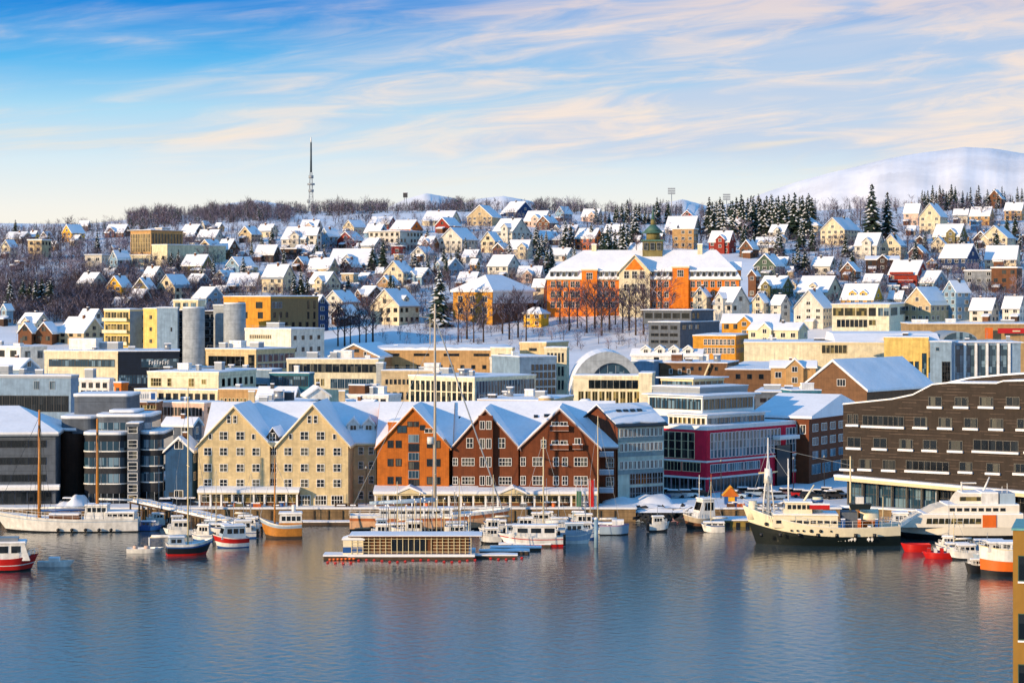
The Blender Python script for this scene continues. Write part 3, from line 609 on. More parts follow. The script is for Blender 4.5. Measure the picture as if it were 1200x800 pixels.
b = MB(); b.box(-2.6, 2.6, -.5, .02, 0, 9.5, GLD); P_, rr = A.face('S', A.d * .72, 1.2); b.build('entrance_bay', cb, P_, rr)
b = MB(); b.box(-3.4, 3.4, -1.8, .02, 0, .5, FW); b.box(-3.4, 3.4, -1.8, .02, .503, .8, SNOW); P_, rr = A.face('S', A.d * .72, PZ(521, 450) - A.C.z); b.build('canopy', cb, P_, rr)
vol(cb, 783, 828, 896, 487.5, 454, 43, FW, [('F', 490, 498.5, 8, .72, 'o', (.02, .98), (1, 1)), ('S', 489, 499.5, 14, .86, 'gb', (.01, .99), (1, 1))], yb=502, over=.9)
vol(cb, 760, 823, 884, 465, 457, 43, FW, [('F', 467, 480, 14, .74, 'bd', (.02, .98), (1, 1)), ('S', 468, 480, 9, .8, 'g', (.01, .97), (2, 1))], yb=489, over=1.0)
vol(cb, 765, 820, 876, 455, 461, 43, FG, [], yb=467, over=.2)
vol(cb, 775, 812, 848, 444.5, 466, 43, FC, [('F', 447, 454, 6, .8, 'bd', (.02, .98), (1, 1)), ('S', 447, 454, 5, .8, 'g', (.02, .98), (1, 1))], yb=457, over=.8)
# dark red low wing behind, with a wide snow roof
dw = building('office_building', 'dark red low wing with broad snow roof behind crimson building', 'building', 950, 490)
fr = vol(dw, 884, 948, 994, 491, 470, 30, 'barnbrown', [('F', 498, 508, 6, .6, 'w'), ('S', 498, 506, 6, .6, 'w'), ('S', 514, 522, 6, .6, 'w'), ('S', 530, 538, 6, .6, 'gb'), ('S', 545, 556, 5, .8, 'gb')], d=30)
b = MB(); xm = (fr.xa + fr.xb) / 2
b.prism([(-1, 0), (-1, .5), (fr.d * .5, 4.4), (fr.d + 1, .5), (fr.d + 1, 0)], 'x', fr.xa - 1, fr.xb + 1, SNOW); b.build('roof', dw, fr.loc(0, 0, fr.H + .13) - dw.location, fr.rz)
# --- dark brown modern hotel over the water
dk = building('waterfront_hotel', 'long dark timber hotel with slanted snowy roofline and scattered windows over the quay', 'hotel', 1090, 415)
YC = 403.; CX = PX(1228, YC); th = 35; c, n = cos(R(th)), sin(R(th)); wdk = solve((CX, YC), (-c, n), 988)
zb = PZ(575, YC); fr = Frame(dk, (CX, YC, zb), -R(th), wdk, 26, True); fr.xa, fr.xb = -wdk, 0
def UP(px): return wdk - solve((CX, YC), (-c, n), px)
def ZP(px, py): l = wdk - UP(px); return PZ(py, YC + l * n) - zb
prof = [(988, 474), (1046, 468), (1070, 463), (1093, 451), (1112, 449), (1168, 449.5), (1176, 447), (1228, 446)]
bot = [(1228, 580), (1150, 572), (1060, 563), (988, 557)]
pts = [(UP(a) - wdk, ZP(a, b_)) for a, b_ in prof] + [(UP(a) - wdk, ZP(a, b_)) for a, b_ in bot]
b = MB(); b.prism(pts, 'y', 0, 24, wall('wood')); 
b.build('wall', dk, fr.C - dk.location, fr.rz)
b = MB(); tp = pts[:len(prof)]
for (xa_, za_), (xb_, zb_) in zip(tp, tp[1:]):
    b.prism([(xa_, za_ + .003), (xa_, za_ + .26), (xb_, zb_ + .26), (xb_, zb_ + .003)], 'y', -.2, 24.2, SNOW)
b.build('roof', dk, fr.C - dk.location, fr.rz)
b = MB(); q = [(UP(a) - wdk, ZP(a, b_)) for a, b_ in ((1088, 452), (1120, 445), (1160, 441), (1228, 437), (1228, 450), (1088, 458))]
b.prism(q, 'y', 6, 20, wall('wood')); q2 = [q[0], q[1], q[2], q[3]]
for (xa_, za_), (xb_, zb_) in zip(q2, q2[1:]): b.prism([(xa_, za_ + .003), (xa_, za_ + .3), (xb_, zb_ + .3), (xb_, zb_ + .003)], 'y', 5.8, 20.2, SNOW)
b.build('upper_wall', dk, fr.C - dk.location, fr.rz)
def dkw(px, yb_, wpx, hpx, nx):
    u = UP(px); l = wdk - u; s = F / (YC + l * n); wd = wpx / s / c * 1.02; z = PZ(yb_, YC + l * n) - zb
    P_, rr = fr.face('F', u, z); inst('window' if nx < 4 else 'window_band', win_mesh(wd, hpx / s, nx, 1, FD, GLD if nx > 3 else GL, .12, .14, True), dk, P_, rr)
for r_, yy in (((1096, 1127, 1156, 1187, 1216), 475), ((1079, 1108, 1138, 1168, 1200), 499), ((996, 1003), 496)):
    for i, a in enumerate(r_): dkw(a, yy + (0 if yy != 499 else i * .6), 12.5 if a > 1010 else 4, 9.5 if yy == 475 else 10, 2)
dkw(1035, 498, 42, 10.5, 8); [dkw(a, 523 + i * .9, 13, 10, 2) for i, a in enumerate((1001, 1031.5, 1062, 1090, 1120))]; dkw(1167, 527.5, 44, 11, 6); dkw(1209, 528, 12, 10, 2)
[dkw(a, y_, 12, 9.5, 2) for a, y_ in ((993, 548), (1014, 548), (1042, 549), (1132, 551), (1164, 552.5), (1196, 553))]; dkw(1087, 550.5, 43, 10, 7)
# glazed ground floor set back, on dark posts, with a snow covered ledge
b = MB(); zl = ZP(1228, 580); z2 = ZP(988, 558)
b.prism([(-wdk - 1, z2 - .6), (-wdk - 1, z2 + .0), (2, zl + .0), (2, zl - .6)], 'y', -1.6, -.02, FC)
b.prism([(-wdk - 1.1, z2 + .003), (-wdk - 1.1, z2 + .4), (2, zl + .4), (2, zl + .003)], 'y', -1.65, -.03, SNOW); b.build('ledge', dk, fr.C - dk.location, fr.rz)
zg = 2.3 - zb; b = MB(); b.box(-wdk - 3, 3, -2.2, 26, -zb - 2, zg, STONE); b.box(-wdk - 3.1, 3.1, -2.3, 0, zg + .002, zg + .3, SNOW); b.build('quay_plinth', dk, fr.C - dk.location, fr.rz); b = MB(); b.box(-wdk + .5, 0, 1.2, 22, zg + .01, .6, GLD); b.build('ground_floor', dk, fr.C - dk.location, fr.rz)
for i in range(14):
    u = .8 + i * (wdk - 1.4) / 13; b = MB(); b.box(-.14, .14, -.14, .14, 0, -zg + .3 + (z2 - zl) * (1 - i / 13) * .6, FD); P_, rr = fr.face('F', u, zg); b.build('post', dk, P_ + Vector((sin(R(th)) * .4, cos(R(th)) * .4, 0)), rr)
for i in range(13):
    u = .8 + (i + .5) * (wdk - 1.4) / 13; P_, rr = fr.face('F', u, zg + .2); inst('window_band', win_mesh(2.9, 4.2, 3, 2, FD, GLB if i < 6 else GLD), dk, P_ + Vector((sin(R(th)) * 1.12, cos(R(th)) * 1.12, 0)), rr)
# --- grey hotel at the far left, shade darkened into its wall colour
gh = building('waterfront_hotel', 'grey hotel with three strip window rows and hipped snow roof by the schooner', 'hotel', 20, 424)
fr = vol(gh, -70, 65, 65, 508, 426, -6, 'slate', [('F', 516, 523, 6, .9, 'k', (.0, .92), (5, 1)), ('F', 536, 543, 6, .9, 'k', (.0, .92), (5, 1)), ('F', 556, 563, 6, .9, 'k', (.0, .92), (5, 1)), ('F', 576, 592, 9, .85, 'k', (.0, .97), (2, 1))], d=26, roof='none', trim=FW)
b = MB(); e = fr.xa; H_ = fr.H; o = .6
P_ = [(e - o, -o, 0), (o, -o, 0), (o, 26 + o, 0), (e - o, 26 + o, 0), (e + 8, 13, 4.6), (-8, 13, 4.6)]
b.box(e - o, o, -o, 26 + o, -.35, -.003, FG)
for f in ((0, 1, 5, 4), (1, 2, 5), (2, 3, 4, 5), (3, 0, 4)): b.poly([(P_[i][0], P_[i][1], P_[i][2] + (.35 if i < 4 else 0)) for i in f], SNOW)
for i in range(4): a_, c_ = P_[i], P_[(i + 1) % 4]; b.poly([a_, c_, (c_[0], c_[1], .35), (a_[0], a_[1], .35)], SNOW)
b.build('roof', gh, fr.loc(0, 0, H_) - gh.location, fr.rz)
b = MB(); b.box(fr.xa, .8, -1.6, .0, 0, .5, FW); b.box(fr.xa, .85, -1.65, .0, .503, .95, SNOW); b.build('canopy', gh, fr.loc(0, 0, PZ(573, 426) - fr.C.z) - gh.location, fr.rz)
# --- dark grey office with rounded bays, wall colours darkened for the shade over it
dg = building('office_building', 'charcoal office with rounded ribbon window bays and white stair frame', 'building', 130, 428)
Yd = 428; zd = 1.6
def rbay(x0, x1, yt, Yc, wk, bands, yb=597, dep=14, rad=3.0, snow=True):
    xa, xb = PX(x0, Yc), PX(x1, Yc); z0 = PZ(yb, Yc) if yb < 590 else zd; z1 = PZ(yt, Yc)
    def outline(g): 
        r2 = rad + g; P_ = []
        for k in range(7): a = pi + (pi / 2) * k / 6; P_.append((xa + rad + r2 * cos(a), Yc + rad + r2 * sin(a)))
        for k in range(7): a = 1.5 * pi + (pi / 2) * k / 6; P_.append((xb - rad + r2 * cos(a), Yc + rad + r2 * sin(a)))
        return P_ + [(xb + g, Yc + dep), (xa - g, Yc + dep)]
    L = dg.location
    b = MB(); b.prism(outline(0), 'z', z0, z1, wall(wk)); b.build('wall', dg, -L)
    for ya, yb2, m_ in bands:
        b = MB(); b.prism(outline(.04), 'z', PZ(yb2, Yc), PZ(ya, Yc), m_); n_ = int((xb - xa) / 1.1)
        for i in range(1, n_): X = xa + (xb - xa) * i / n_; dy = 0 if xa + rad < X < xb - rad else rad - math.sqrt(max(0, rad ** 2 - (rad - min(X - xa, xb - X)) ** 2)); b.box(X - .05, X + .05, Yc - .1 + dy, Yc + dy, PZ(yb2, Yc), PZ(ya, Yc), FG)
        b.build('window_band', dg, -L)
        b = MB(); b.prism(outline(.16), 'z', PZ(yb2, Yc) - .22, PZ(yb2, Yc) - .003, FW); b.build('sill', dg, -L)
    if snow:
        b = MB(); b.prism(outline(.2), 'z', z1 + .003, z1 + .2, FG); b.prism(outline(.15), 'z', z1 + .203, z1 + .6, SNOW); b.build('roof', dg, -L)
GR = GLB
rbay(68, 97, 505, 436, 'dkbrown', [], dep=16, rad=2)
rbay(97, 147, 510, 428, 'charcoal', [(517, 528, GR), (536, 547, GR), (555, 566, GR), (578, 592, GLD)], rad=1.8)
rbay(163, 190, 509, 429, 'charcoal', [(515, 526, GR), (534, 545, GR), (553, 564, GR), (576, 590, GLD)], rad=1.8)
rbay(112, 176, 489, 433, 'slate', [(495, 504, GLB)], yb=512, rad=2, dep=13)
rbay(70, 112, 491, 436, 'slate', [], yb=508, rad=2, dep=13)
rbay(86, 152, 465, 442, 'slate', [], yb=492, rad=1, dep=12)
rbay(128, 160, 484, 436, 'slate', [(486.5, 489, GLD)], yb=492, rad=1, dep=8)
vol(dg, 149, 162, 162, 497, 427.4, 0, 'slate', [('F', y_, y_ + 8, 1, .8, 'w', (.0, 1), (1, 2)) for y_ in (499, 516, 529, 542, 555, 568, 580)], d=6)
# --- blue gabled house
bh = house(192, 233, 513, 596, 'g', -6, 'bluehouse', 'small blue gabled boathouse between charcoal office and cream hotel', 'boathouse', 'house', None, pitch=42, Yfix=430, ratio=1.4)

# ================================================================= DOWNTOWN BLOCKS behind the front row
def blk(label, x0, xm, x1, yt, Y, th, wk, spec=(), cat='building', name='office_building', units=(), **k):
    r = building(name, label, cat, xm, Y); 
    if wk == 'creamplaster': wk = ('creamplaster', 'palecream', 'warmwhite', 'sandplaster')[blk.n % 4]; blk.n += 1
    fr = vol(r, x0, xm, x1, yt, Y, th, wk, spec, **k)
    if x1 - xm > 9: auto_side(fr, spec)
    rq = random.Random(int(x0 * 7 + yt)); ex = []
    if fr.w > 9 and yt > 395:
        for i in range(int(min(6, fr.w / 7))): ex.append((rq.uniform(.08, .92), rq.uniform(.12, .6), rq.uniform(.8, 2.6), rq.uniform(.8, 2.0), rq.uniform(.6, 1.7), rq.choice('gwsgd')))
    roof_units(fr, list(units) + ex)
    if fr.w > 14:   # thin roof edge rail and a few aerials
        b = MB(); zt = fr.H + .3; b.bar((fr.xa + .3, .3, zt + .8), (fr.xb - .3, .3, zt + .8), .035, FG, 4); n_ = int(fr.w / 2.5)
        for i in range(n_ + 1): X = fr.xa + .3 + (fr.w - .6) * i / n_; b.bar((X, .3, zt), (X, .3, zt + .8), .03, FG, 4)
        b.build('roof_rail', r, fr.C - r.location, fr.rz)
        b = MB(); u = fr.xa + fr.w * rq.uniform(.2, .8); b.bar((u, 3, zt), (u, 3, zt + rq.uniform(2.5, 5)), .06, STEEL, 5, .03); b.bar((u - .5, 3, zt + 2.2), (u + .5, 3, zt + 2.2), .03, STEEL, 4); b.build('aerial', r, fr.C - r.location, fr.rz)
    return r, fr
blk.n = 0
# low roofs right behind the waterfront gables
r, fr = blk('low white hall with lumpy snow roof and dark rooflights behind the cream gables', 285, 352, 356, 474, 500, 6, 'whiteplaster', [('F', 478, 484, 9, .7, 'k')], d=24, units=((.5, .3, 2.2, 2.2, 2.4, 's'), (.65, .4, 2, 1.6, 2, 'd'), (.2, .5, 3, 2, 1.2, 'g')))
house(298, 352, 455, 500, 'e', -8, 'pink', 'broad pinkish snow roof directly behind the left cream gable', 'town_house', 'house', None, pitch=34, Yfix=525)
house(350, 388, 454, 495, 'g', 14, 'whiteplaster', 'white gable with plain wall behind the right cream gable', 'town_house', 'house', None, pitch=34, Yfix=520)
house(392, 450, 470, 500, 'e', -30, 'dkblue', 'dark blue house with solar tilted roofs left of the orange gable', 'town_house', 'house', None, pitch=26, Yfix=490)
house(188, 236, 491, 520, 'e', -14, 'slate', 'snow covered low house beside the blue boathouse gable', 'town_house', 'house', None, pitch=26, Yfix=480)
blk('flat white roofed service block behind the orange gable', 400, 455, 470, 464, 520, 20, 'whiteplaster', [('F', 468, 474, 6, .6, 'd')], units=((.3, .3, 4, 3, 2, 'b'), (.7, .4, 3, 2, 1.6, 'w'), (.5, .7, 2, 2, 2, 's')))
blk('pale terrace block with snow roof behind the dark red gables', 560, 640, 672, 470, 505, 15, 'beige', [('F', 474, 480, 9, .6, 'd')], units=((.3, .4, 1.4, 1.4, 2.2, 's'), (.55, .5, 2, 2, 1.6, 'w'), (.8, .3, 2.2, 2, 1.5, 'g')))
# left: long blue grey hall and roofs
blk('long blue grey hall with curved snow roof edge left of charcoal office', -40, 83, 92, 441, 545, 8, 'bluegrey', [('F', 447, 456, 2, .3, 'gb', (.6, .9), (3, 1)), ('F', 464, 482, 14, .9, 'k', (.0, .98), (3, 1))], trim=FG, units=((.3, .4, 5, 3, 2, 'g'),))
house(-20, 44, 421, 470, 'e', -25, 'bluegrey', 'blue grey house with large snow roof and dark skylight by the left edge', 'town_house', 'house', None, pitch=30, Yfix=590)
blk('white flat roofed house at the far left below the hillside brush', -20, 24, 55, 407, 660, 35, 'whiteplaster', [('S', 412, 420, 2, .4, 'gb'), ('F', 411, 418, 3, .5, 'd')])
blk('white rooftop plant block over the charcoal office', 93, 128, 133, 445, 520, 12, 'whiteplaster', [('F', 449, 454, 4, .5, 'd'), ('F', 458, 462, 5, .6, 'k')], units=((.3, .5, 2, 2, 2, 'g'),))
blk('narrow orange lit lift tower beside white plant block', 134, 142, 150, 449, 515, 30, 'orange', [('F', 455, 460, 1, .4, 'd')])  # orange wall colour stands for the warm light on the tower
r, fr = blk('peach framed office with a long green tinted window band', 52, 138, 139, 412, 640, 12, 'creamplaster', [('F', 421.5, 429.5, 5, .94, 'bd', (.06, .96), (5, 1)), ('F', 444, 452, 8, .9, 'bd', (.03, .97), (2, 1))], d=22, units=((.4, .4, 8, 5, 3.0, 'w'), (.7, .5, 6, 4, 2, 'g')))
r, fr = blk('black glass bank building with blue lit sign band', 139, 210, 210, 412, 632, -8, 'navy', [('F', 420, 430, 1, .97, 'bd', (.36, 1.0), (1, 1)), ('F', 439, 449, 8, .95, 'bd', (.0, .6), (2, 1)), ('F', 452, 462, 8, .9, 'k', (.0, .9), (2, 1))], d=20)
b = MB(); zz = PZ(427, 632) - fr.C.z
for i, (a, h_) in enumerate(((0, 1.2), (.75, .9), (1.45, 1.2), (2.15, 1.2), (2.9, .9), (3.6, 1.2), (4.3, .9), (5.0, 1.2))): b.box(a, a + .16, -.22, -.14, 0, h_, WHITEP); b.box(a + .16, a + .45, -.22, -.14, h_ - .2, h_, WHITEP); b.box(a + .16, a + .4, -.22, -.14, .4, .55, WHITEP)
P_, rr = fr.face('F', fr.w * .5, zz); b.build('lettering', r, P_, rr)
r, fr = blk('yellow office with grouped dark windows and lower glazed storey', 173, 256, 300, 437, 570, 18, 'creamplaster', [('F', 444, 453, 1, .9, 'o', (.04, .2), (4, 2)), ('F', 444, 453, 1, .9, 'o', (.28, .34), (1, 2)), ('F', 444, 453, 1, .9, 'o', (.58, .66), (2, 2)), ('F', 445, 450, 1, .8, 'o', (.76, .83), (2, 1)), ('F', 461, 469, 9, .7, 'c', (.02, .98), (2, 1))], units=((.3, .4, 3, 2, 1.6, 'w'), (.8, .4, 2, 2, 2, 'g')))
vol(r, 158, 255, 262, 458, 562, 18, 'creamplaster', [('F', 462, 469, 10, .6, 'k', (.1, .98), (1, 1))])
blk('white block with a row of narrow dark windows behind boathouse', 182, 239, 262, 473, 520, 22, 'pink', [('F', 478, 487, 13, .5, 'd', (.03, .97), (1, 1)), ('S', 478, 484, 2, .3, 'd')])
r, fr = blk('dark yellow kiosk storey carrying a white billboard frame', 160, 184, 184, 472, 508, 0, 'brown', [('F', 474, 479, 3, .8, 'o')], d=8)
sg = empty('billboard', (PX(172, 506), 506, PZ(471, 506))); tag(sg, 'white framed rooftop billboard with pale letters and a blue square', 'sign')
b = MB(); b.box(-2.2, 2.2, 0, .3, .3, 2.3, WHITEP); b.build('panel', sg); b = MB(); b.box(.9, 1.8, -.05, -.005, .6, 2.0, BLUEP); b.build('blue_square', sg)
b = MB(); [b.box(-1.9 + k * .5, -1.65 + k * .5, -.05, -.005, .8, 1.8, FG) for k in range(5)]; b.build('lettering', sg); b = MB(); [b.box(a, a + .1, .1, .2, -.6, .3, STEEL) for a in (-2, 0, 1.9)]; b.build('leg', sg)
# hospital like tower block
r, fr = blk('tall yellow and grey apartment tower with stacked balconies and round silo like shafts', 122, 152, 170, 363, 745, 32, 'yellowplaster', (), name='apartment_tower', trim=FC)
for i, y_ in enumerate((366, 380, 394, 408)):
    rows(fr, [('F', y_, y_ + 7.5, 4, .86, 'o', (.04, .97), (2, 1))])
    b = MB(); b.box(-fr.w / 2 + .2, fr.w / 2 - .2, -1.3, -.02, 0, .25, FC); b.box(-fr.w / 2 + .2, fr.w / 2 - .2, -1.3, -1.22, .25, 1.1, wall('creamplaster')); P_, rr = fr.face('F', fr.w / 2, PZ(y_ + 10.5, 745) - fr.C.z); b.build('balcony', r, P_, rr)
face_sheet(fr, 'S', 'bluegrey'); rows(fr, [('S', y_, y_ + 3, 1, .3, 'd', (.75, 1.0), (1, 1)) for y_ in (370, 384, 398)])  # blue-grey sheet puts the flank's shade into its colour
vol(r, 168, 184, 206, 362, 740, 32, 'yellowplaster', [('F', y_, y_ + 3.5, 1, .3, 'd', (.3, .8), (1, 1)) for y_ in (370, 384, 398)])
vol(r, 184, 208, 210, 361, 736, 8, 'bluegrey', [('F', 384, 388, 1, .12, 'd', (.5, .9), (1, 1))])
vol(r, 208, 214, 218, 364, 742, 10, 'charcoal', [('F', y_, y_ + 6, 1, .8, 'gk', (0, 1), (1, 1)) for y_ in range(368, 424, 9)])
vol(r, 203, 232, 240, 352, 752, 20, 'creamplaster', [('F', 355, 360, 3, .6, 'bd')], yb=366)
def shaft(x0, x1, yt, Y, nm='shaft'):
    b = MB(); rd = (PX(x1, Y) - PX(x0, Y)) / 2; z1 = PZ(yt, Y); z0 = gz(PX(x0, Y), Y) - 2; b.bar((0, 0, z0), (0, 0, z1), rd, wall('concrete'), 28); b.bar((0, 0, z1 + .003), (0, 0, z1 + .4), rd * .97, SNOW, 28)
    for k in range(1, 4): b.bar((0, 0, z0 + (z1 - z0) * k / 4), (0, 0, z0 + (z1 - z0) * k / 4 + .12), rd + .03, FG, 28)
    b.build(nm, r, Vector((PX((x0 + x1) / 2, Y), Y, 0)) - r.location)
shaft(214, 240, 361, 735); shaft(262, 288, 356, 738)
vol(r, 238, 262, 262, 365, 748, 5, 'charcoal', [('F', y_, y_ + 6, 3, .8, 'gk', (0.02, .98), (1, 1)) for y_ in range(368, 420, 9)], d=10)
vol(r, 250, 266, 270, 358, 742, 25, 'concrete', ())
r, fr = blk('cream and shaded grey block with small square windows right of the tower', 287, 341, 380, 386, 720, 30, 'creamplaster', [('F', 393, 397, 12, .5, 'c', (.1, .58), (1, 1)), ('S', 394, 398, 4, .3, 'd', (0, .95), (1, 1)), ('S', 407.5, 412, 4, .3, 'd', (0, .95), (1, 1))], units=((.3, .5, 5, 3, 1.5, 'g'),))
r, fr = blk('yellow framed office with deep dark recess and glazed right wing', 241, 300, 346, 410, 660, 26, 'creamplaster', [('F', 418, 429, 1, .97, 'k', (.05, .78), (4, 1)), ('F', 416, 432, 1, .8, 'd', (.84, .98), (1, 2)), ('S', 416, 424, 7, .8, 'gb', (.02, .98), (1, 1)), ('S', 427, 433, 7, .8, 'gb', (.02, .98), (1, 1))], units=((.4, .3, 4, 3, 2, 'w'), (.7, .4, 3, 3, 1.6, 'g')))
blk('low brown parapet roof between bank and yellow office', 210, 242, 252, 431, 640, 20, 'lightbrown', ())
blk('windowless blue grey box below the yellow framed office', 256, 318, 330, 434, 600, 10, 'bluegrey', [('F', 450, 453, 1, .8, 'w', (.5, .98), (1, 1))])
blk('tan office with row of square windows above cream gable', 256, 310, 322, 457, 550, 12, 'tan', [('F', 467, 474, 11, .5, 'o', (.03, .97), (1, 2))])
blk('dark blue glass storefront block left of the tan ribbon office', 316, 362, 368, 438, 590, 10, 'teal', [('F', 441, 452, 5, .85, 'bd', (.02, .98), (3, 1))])
r, fr = blk('wide tan ribbon window office with pale roof edge in the middle of town', 336, 443, 450, 421.5, 625, 8, 'creamplaster', [('F', 427, 436, 12, .86, 'd', (.02, .98), (2, 1)), ('F', 444, 452, 6, .6, 'o', (.1, .42), (2, 1)), ('F', 444, 455, 6, .9, 'gb', (.48, .95), (3, 1))], units=((.25, .5, 3, 2, 1.5, 'g'), (.6, .4, 5, 3, 2, 'w')))
blk('slender grey concrete stair tower beside ribbon window office', 441, 449, 452, 426, 600, 15, 'concrete', ())
r, fr = blk('long brown gabled hall with continuous snow roof across town centre', 425, 590, 594, 411, 690, 6, 'tan', [('F', 414.5, 417, 4, .5, 'k', (.1, .95), (3, 1)), ('F', 428, 432, 12, .3, 'd', (.05, .98), (1, 1))], d=24, snowh=1.2)
gw = building('gabled_hall', 'brown timber gable end hall at the left of long snow roof', 'hall', 415, 680)
g_, _ = gabled_front(gw, 386, 444, 418, 404, 682, 15, 24, 'lightbrown'); winpx(g_, 428, 415, 3, 5, 1, 1, 'w'); [winpx(g_, a, 411, 5, 3, 2, 1, 'd') for a in (410, 418)]
blk('cream three storey block between concrete stair and grid facade', 447, 520, 524, 435, 595, 6, 'beige', [('F', 445, 450, 8, .45, 'd', (.05, .6), (1, 1)), ('F', 460, 468, 6, .45, 'd', (.05, .7), (1, 1)), ('F', 472, 480, 6, .5, 'w', (.2, .9), (1, 1))], units=((.8, .3, 4, 3, 1.6, 'w'),))
r, fr = blk('cream grid facade office with tall dark windows and shaded blue flank', 479, 556, 628, 443, 575, 40, 'creamplaster', [('F', 448, 459, 12, .55, 'd', (.02, .98), (1, 1)), ('F', 461, 473, 12, .55, 'd', (.02, .98), (1, 1)), ('S', 447, 475, 20, .7, 'gb', (.02, .98), (1, 2))], d=24, units=((.2, .4, 3, 2, 1.5, 'g'), (.6, .3, 2, 2, 1.5, 's')))
r, fr = blk('sunlit yellow stepped tower with small dark hip roof', 574, 612, 616, 420, 640, 12, 'creamplaster', [('F', 427, 431, 2, .3, 'd', (.1, .9), (1, 1))]); vol(r, 575, 600, 603, 408, 646, 12, 'creamplaster', [('F', 415, 418, 1, .3, 'd')], yb=424)
r, fr = blk('blue shaded tower with dark grid windows beside the vaulted hall', 609, 652, 668, 418, 620, -28, 'bluegrey', [('F', 427, 433, 6, .55, 'k', (.3, .98), (1, 1)), ('F', 436, 442, 6, .55, 'k', (.3, .98), (1, 1)), ('F', 445, 451, 6, .55, 'k', (.3, .98), (1, 1)), ('F', 454, 461, 6, .55, 'k', (.3, .98), (1, 1))], d=16)  # blue-grey wall colour carries the shade on this front
r, fr = blk('cream stair block with snow top above the blue shaded tower', 609, 640, 666, 402, 650, 20, 'creamplaster', [('F', 408, 411, 1, .3, 'd'), ('S', 413, 422, 5, .5, 'd', (.1, .9), (1, 1)), ('S', 427, 436, 5, .5, 'd', (.1, .9), (1, 1))]); vol(r, 638, 664, 667, 408, 640, 10, 'creamplaster', [('F', 414, 424, 5, .45, 'd', (.1, .9), (1, 1)), ('F', 430, 440, 5, .45, 'd', (.1, .9), (1, 1)), ('F', 446, 456, 5, .45, 'd', (.1, .9), (1, 1))])
# vaulted hall
vh = building('vaulted_hall', 'vaulted hall with arched snow roof over a dark glass gable', 'hall', 712, 600); Yv = 600; xa, xb = PX(672, Yv), PX(752, Yv); zs = PZ(462, Yv); zt = PZ(415, Yv); cx = (xa + xb) / 2; rr_ = (xb - xa) / 2
arc = [(cx + rr_ * cos(a), zs + (zt - zs) * sin(a)) for a in [pi * k / 20 for k in range(21)]]; inn = [(cx + 1.2 + (rr_ - 3.2) * cos(a), zs + 2 + (zt - zs - 4.2) * sin(a)) for a in [pi * k / 20 for k in range(21)]]
b = MB(); b.prism(arc, 'y', Yv, Yv + 32, wall('bluegrey')); b.build('wall', vh, -vh.location)
b = MB(); b.prism(inn, 'y', Yv - .12, Yv - .01, GLB); [b.box(cx + k * 2.1 - .06, cx + k * 2.1 + .06, Yv - .2, Yv - .121, zs + 2, zs + 2 + (zt - zs - 4.6) * math.sqrt(max(0, 1 - (k * 2.1 / (rr_ - 2.8)) ** 2)), FG) for k in range(-2, 4)]; b.build('gable_glazing', vh, -vh.location)
b = MB(); oa = [(cx + (rr_ + .7) * cos(a), zs + (zt - zs + .7) * sin(a)) for a in [pi * k / 20 for k in range(21)]]
for k in range(20): b.prism([arc[k], arc[k + 1], oa[k + 1], oa[k]], 'y', Yv - .15, Yv + 32.5, SNOW); b.prism([inn[k], inn[k + 1], oa[k + 1], oa[k]], 'y', Yv - .9, Yv - .2, wall('concrete'))
b.build('roof', vh, -vh.location)
vol(vh, 672, 752, 764, 441, 590, 8, 'creamplaster', [('F', 446, 455, 8, .8, 'k', (.22, .95), (1, 1)), ('F', 459, 474, 9, .75, 'o', (.06, .98), (2, 1))], d=9)
vol(vh, 749, 764, 768, 438, 586, 8, 'creamplaster', (), d=10)
blk('low blue snow roof sliding down right of the vaulted hall', 740, 766, 776, 424, 640, 20, 'bluegrey', ())
house(735, 832, 410, 450, 'e', -12, 'whiteplaster', 'long low white row house with dormer blocks above the brown terrace', 'row_house', 'house', None, dormer=4, pitch=26, Yfix=700, ratio=.3)
r, fr = blk('long brown terrace building with an outside stair and patched roofs', 773, 852, 935, 426, 640, 14, 'brownwall', [('F', 433, 438, 3, .3, 'w', (.1, .5), (1, 1)), ('F', 430, 434, 5, .3, 'k', (.3, .9), (1, 1))], d=22, units=((.2, .3, 3, 2, 2, 'b'), (.8, .3, 2, 2, 2, 's'), (.6, .5, 1.5, 1.5, 1.8, 'w')))
b = MB(); b.bar((-fr.w * .6, -1, 1.0), (-fr.w * .25, -1, fr.H), .3, FC, 4); b.build('outside_stair', r, fr.C - r.location, fr.rz)
blk('brown shed roofed block with orange canopy right of the brown terrace', 850, 930, 946, 434, 625, 10, 'brownwall', [('F', 439, 444, 5, .35, 'k', (.1, .95), (1, 1))], units=((.85, .2, 4, 3, 1.4, 'b'),))
house(900, 962, 424, 468, 'e', -8, 'tan', 'tan hall with long sunlit snow roof left of the big blue roof', 'gabled_hall', 'hall', None, pitch=24, Yfix=600, ratio=.5)
gr = building('gabled_hall', 'brown brick hall with huge blue shaded snow roof slope', 'hall', 985, 590); g_, _ = gabled_front(gr, 938, 1016, 457, 424, 585, 40, 34, 'brownwall', snowh=.5); winpx(g_, 986, 449, 11, 8, 3, 1, 'w')
blk('grey low block with dark slot windows behind the crimson building', 885, 930, 936, 460, 545, 10, 'slate', [('F', 467, 471, 4, .7, 'k', (.1, .95), (2, 1))], units=((.4, .3, 4, 2, 1.2, 'g'),))
blk('teal roof box with a curved white pipe beside grey low block', 928, 962, 975, 458, 540, -12, 'teal', [('F', 468, 471, 3, .8, 'k', (.1, .95), (2, 1))], units=((.6, .2, 3, 1, 1.4, 'w'),))
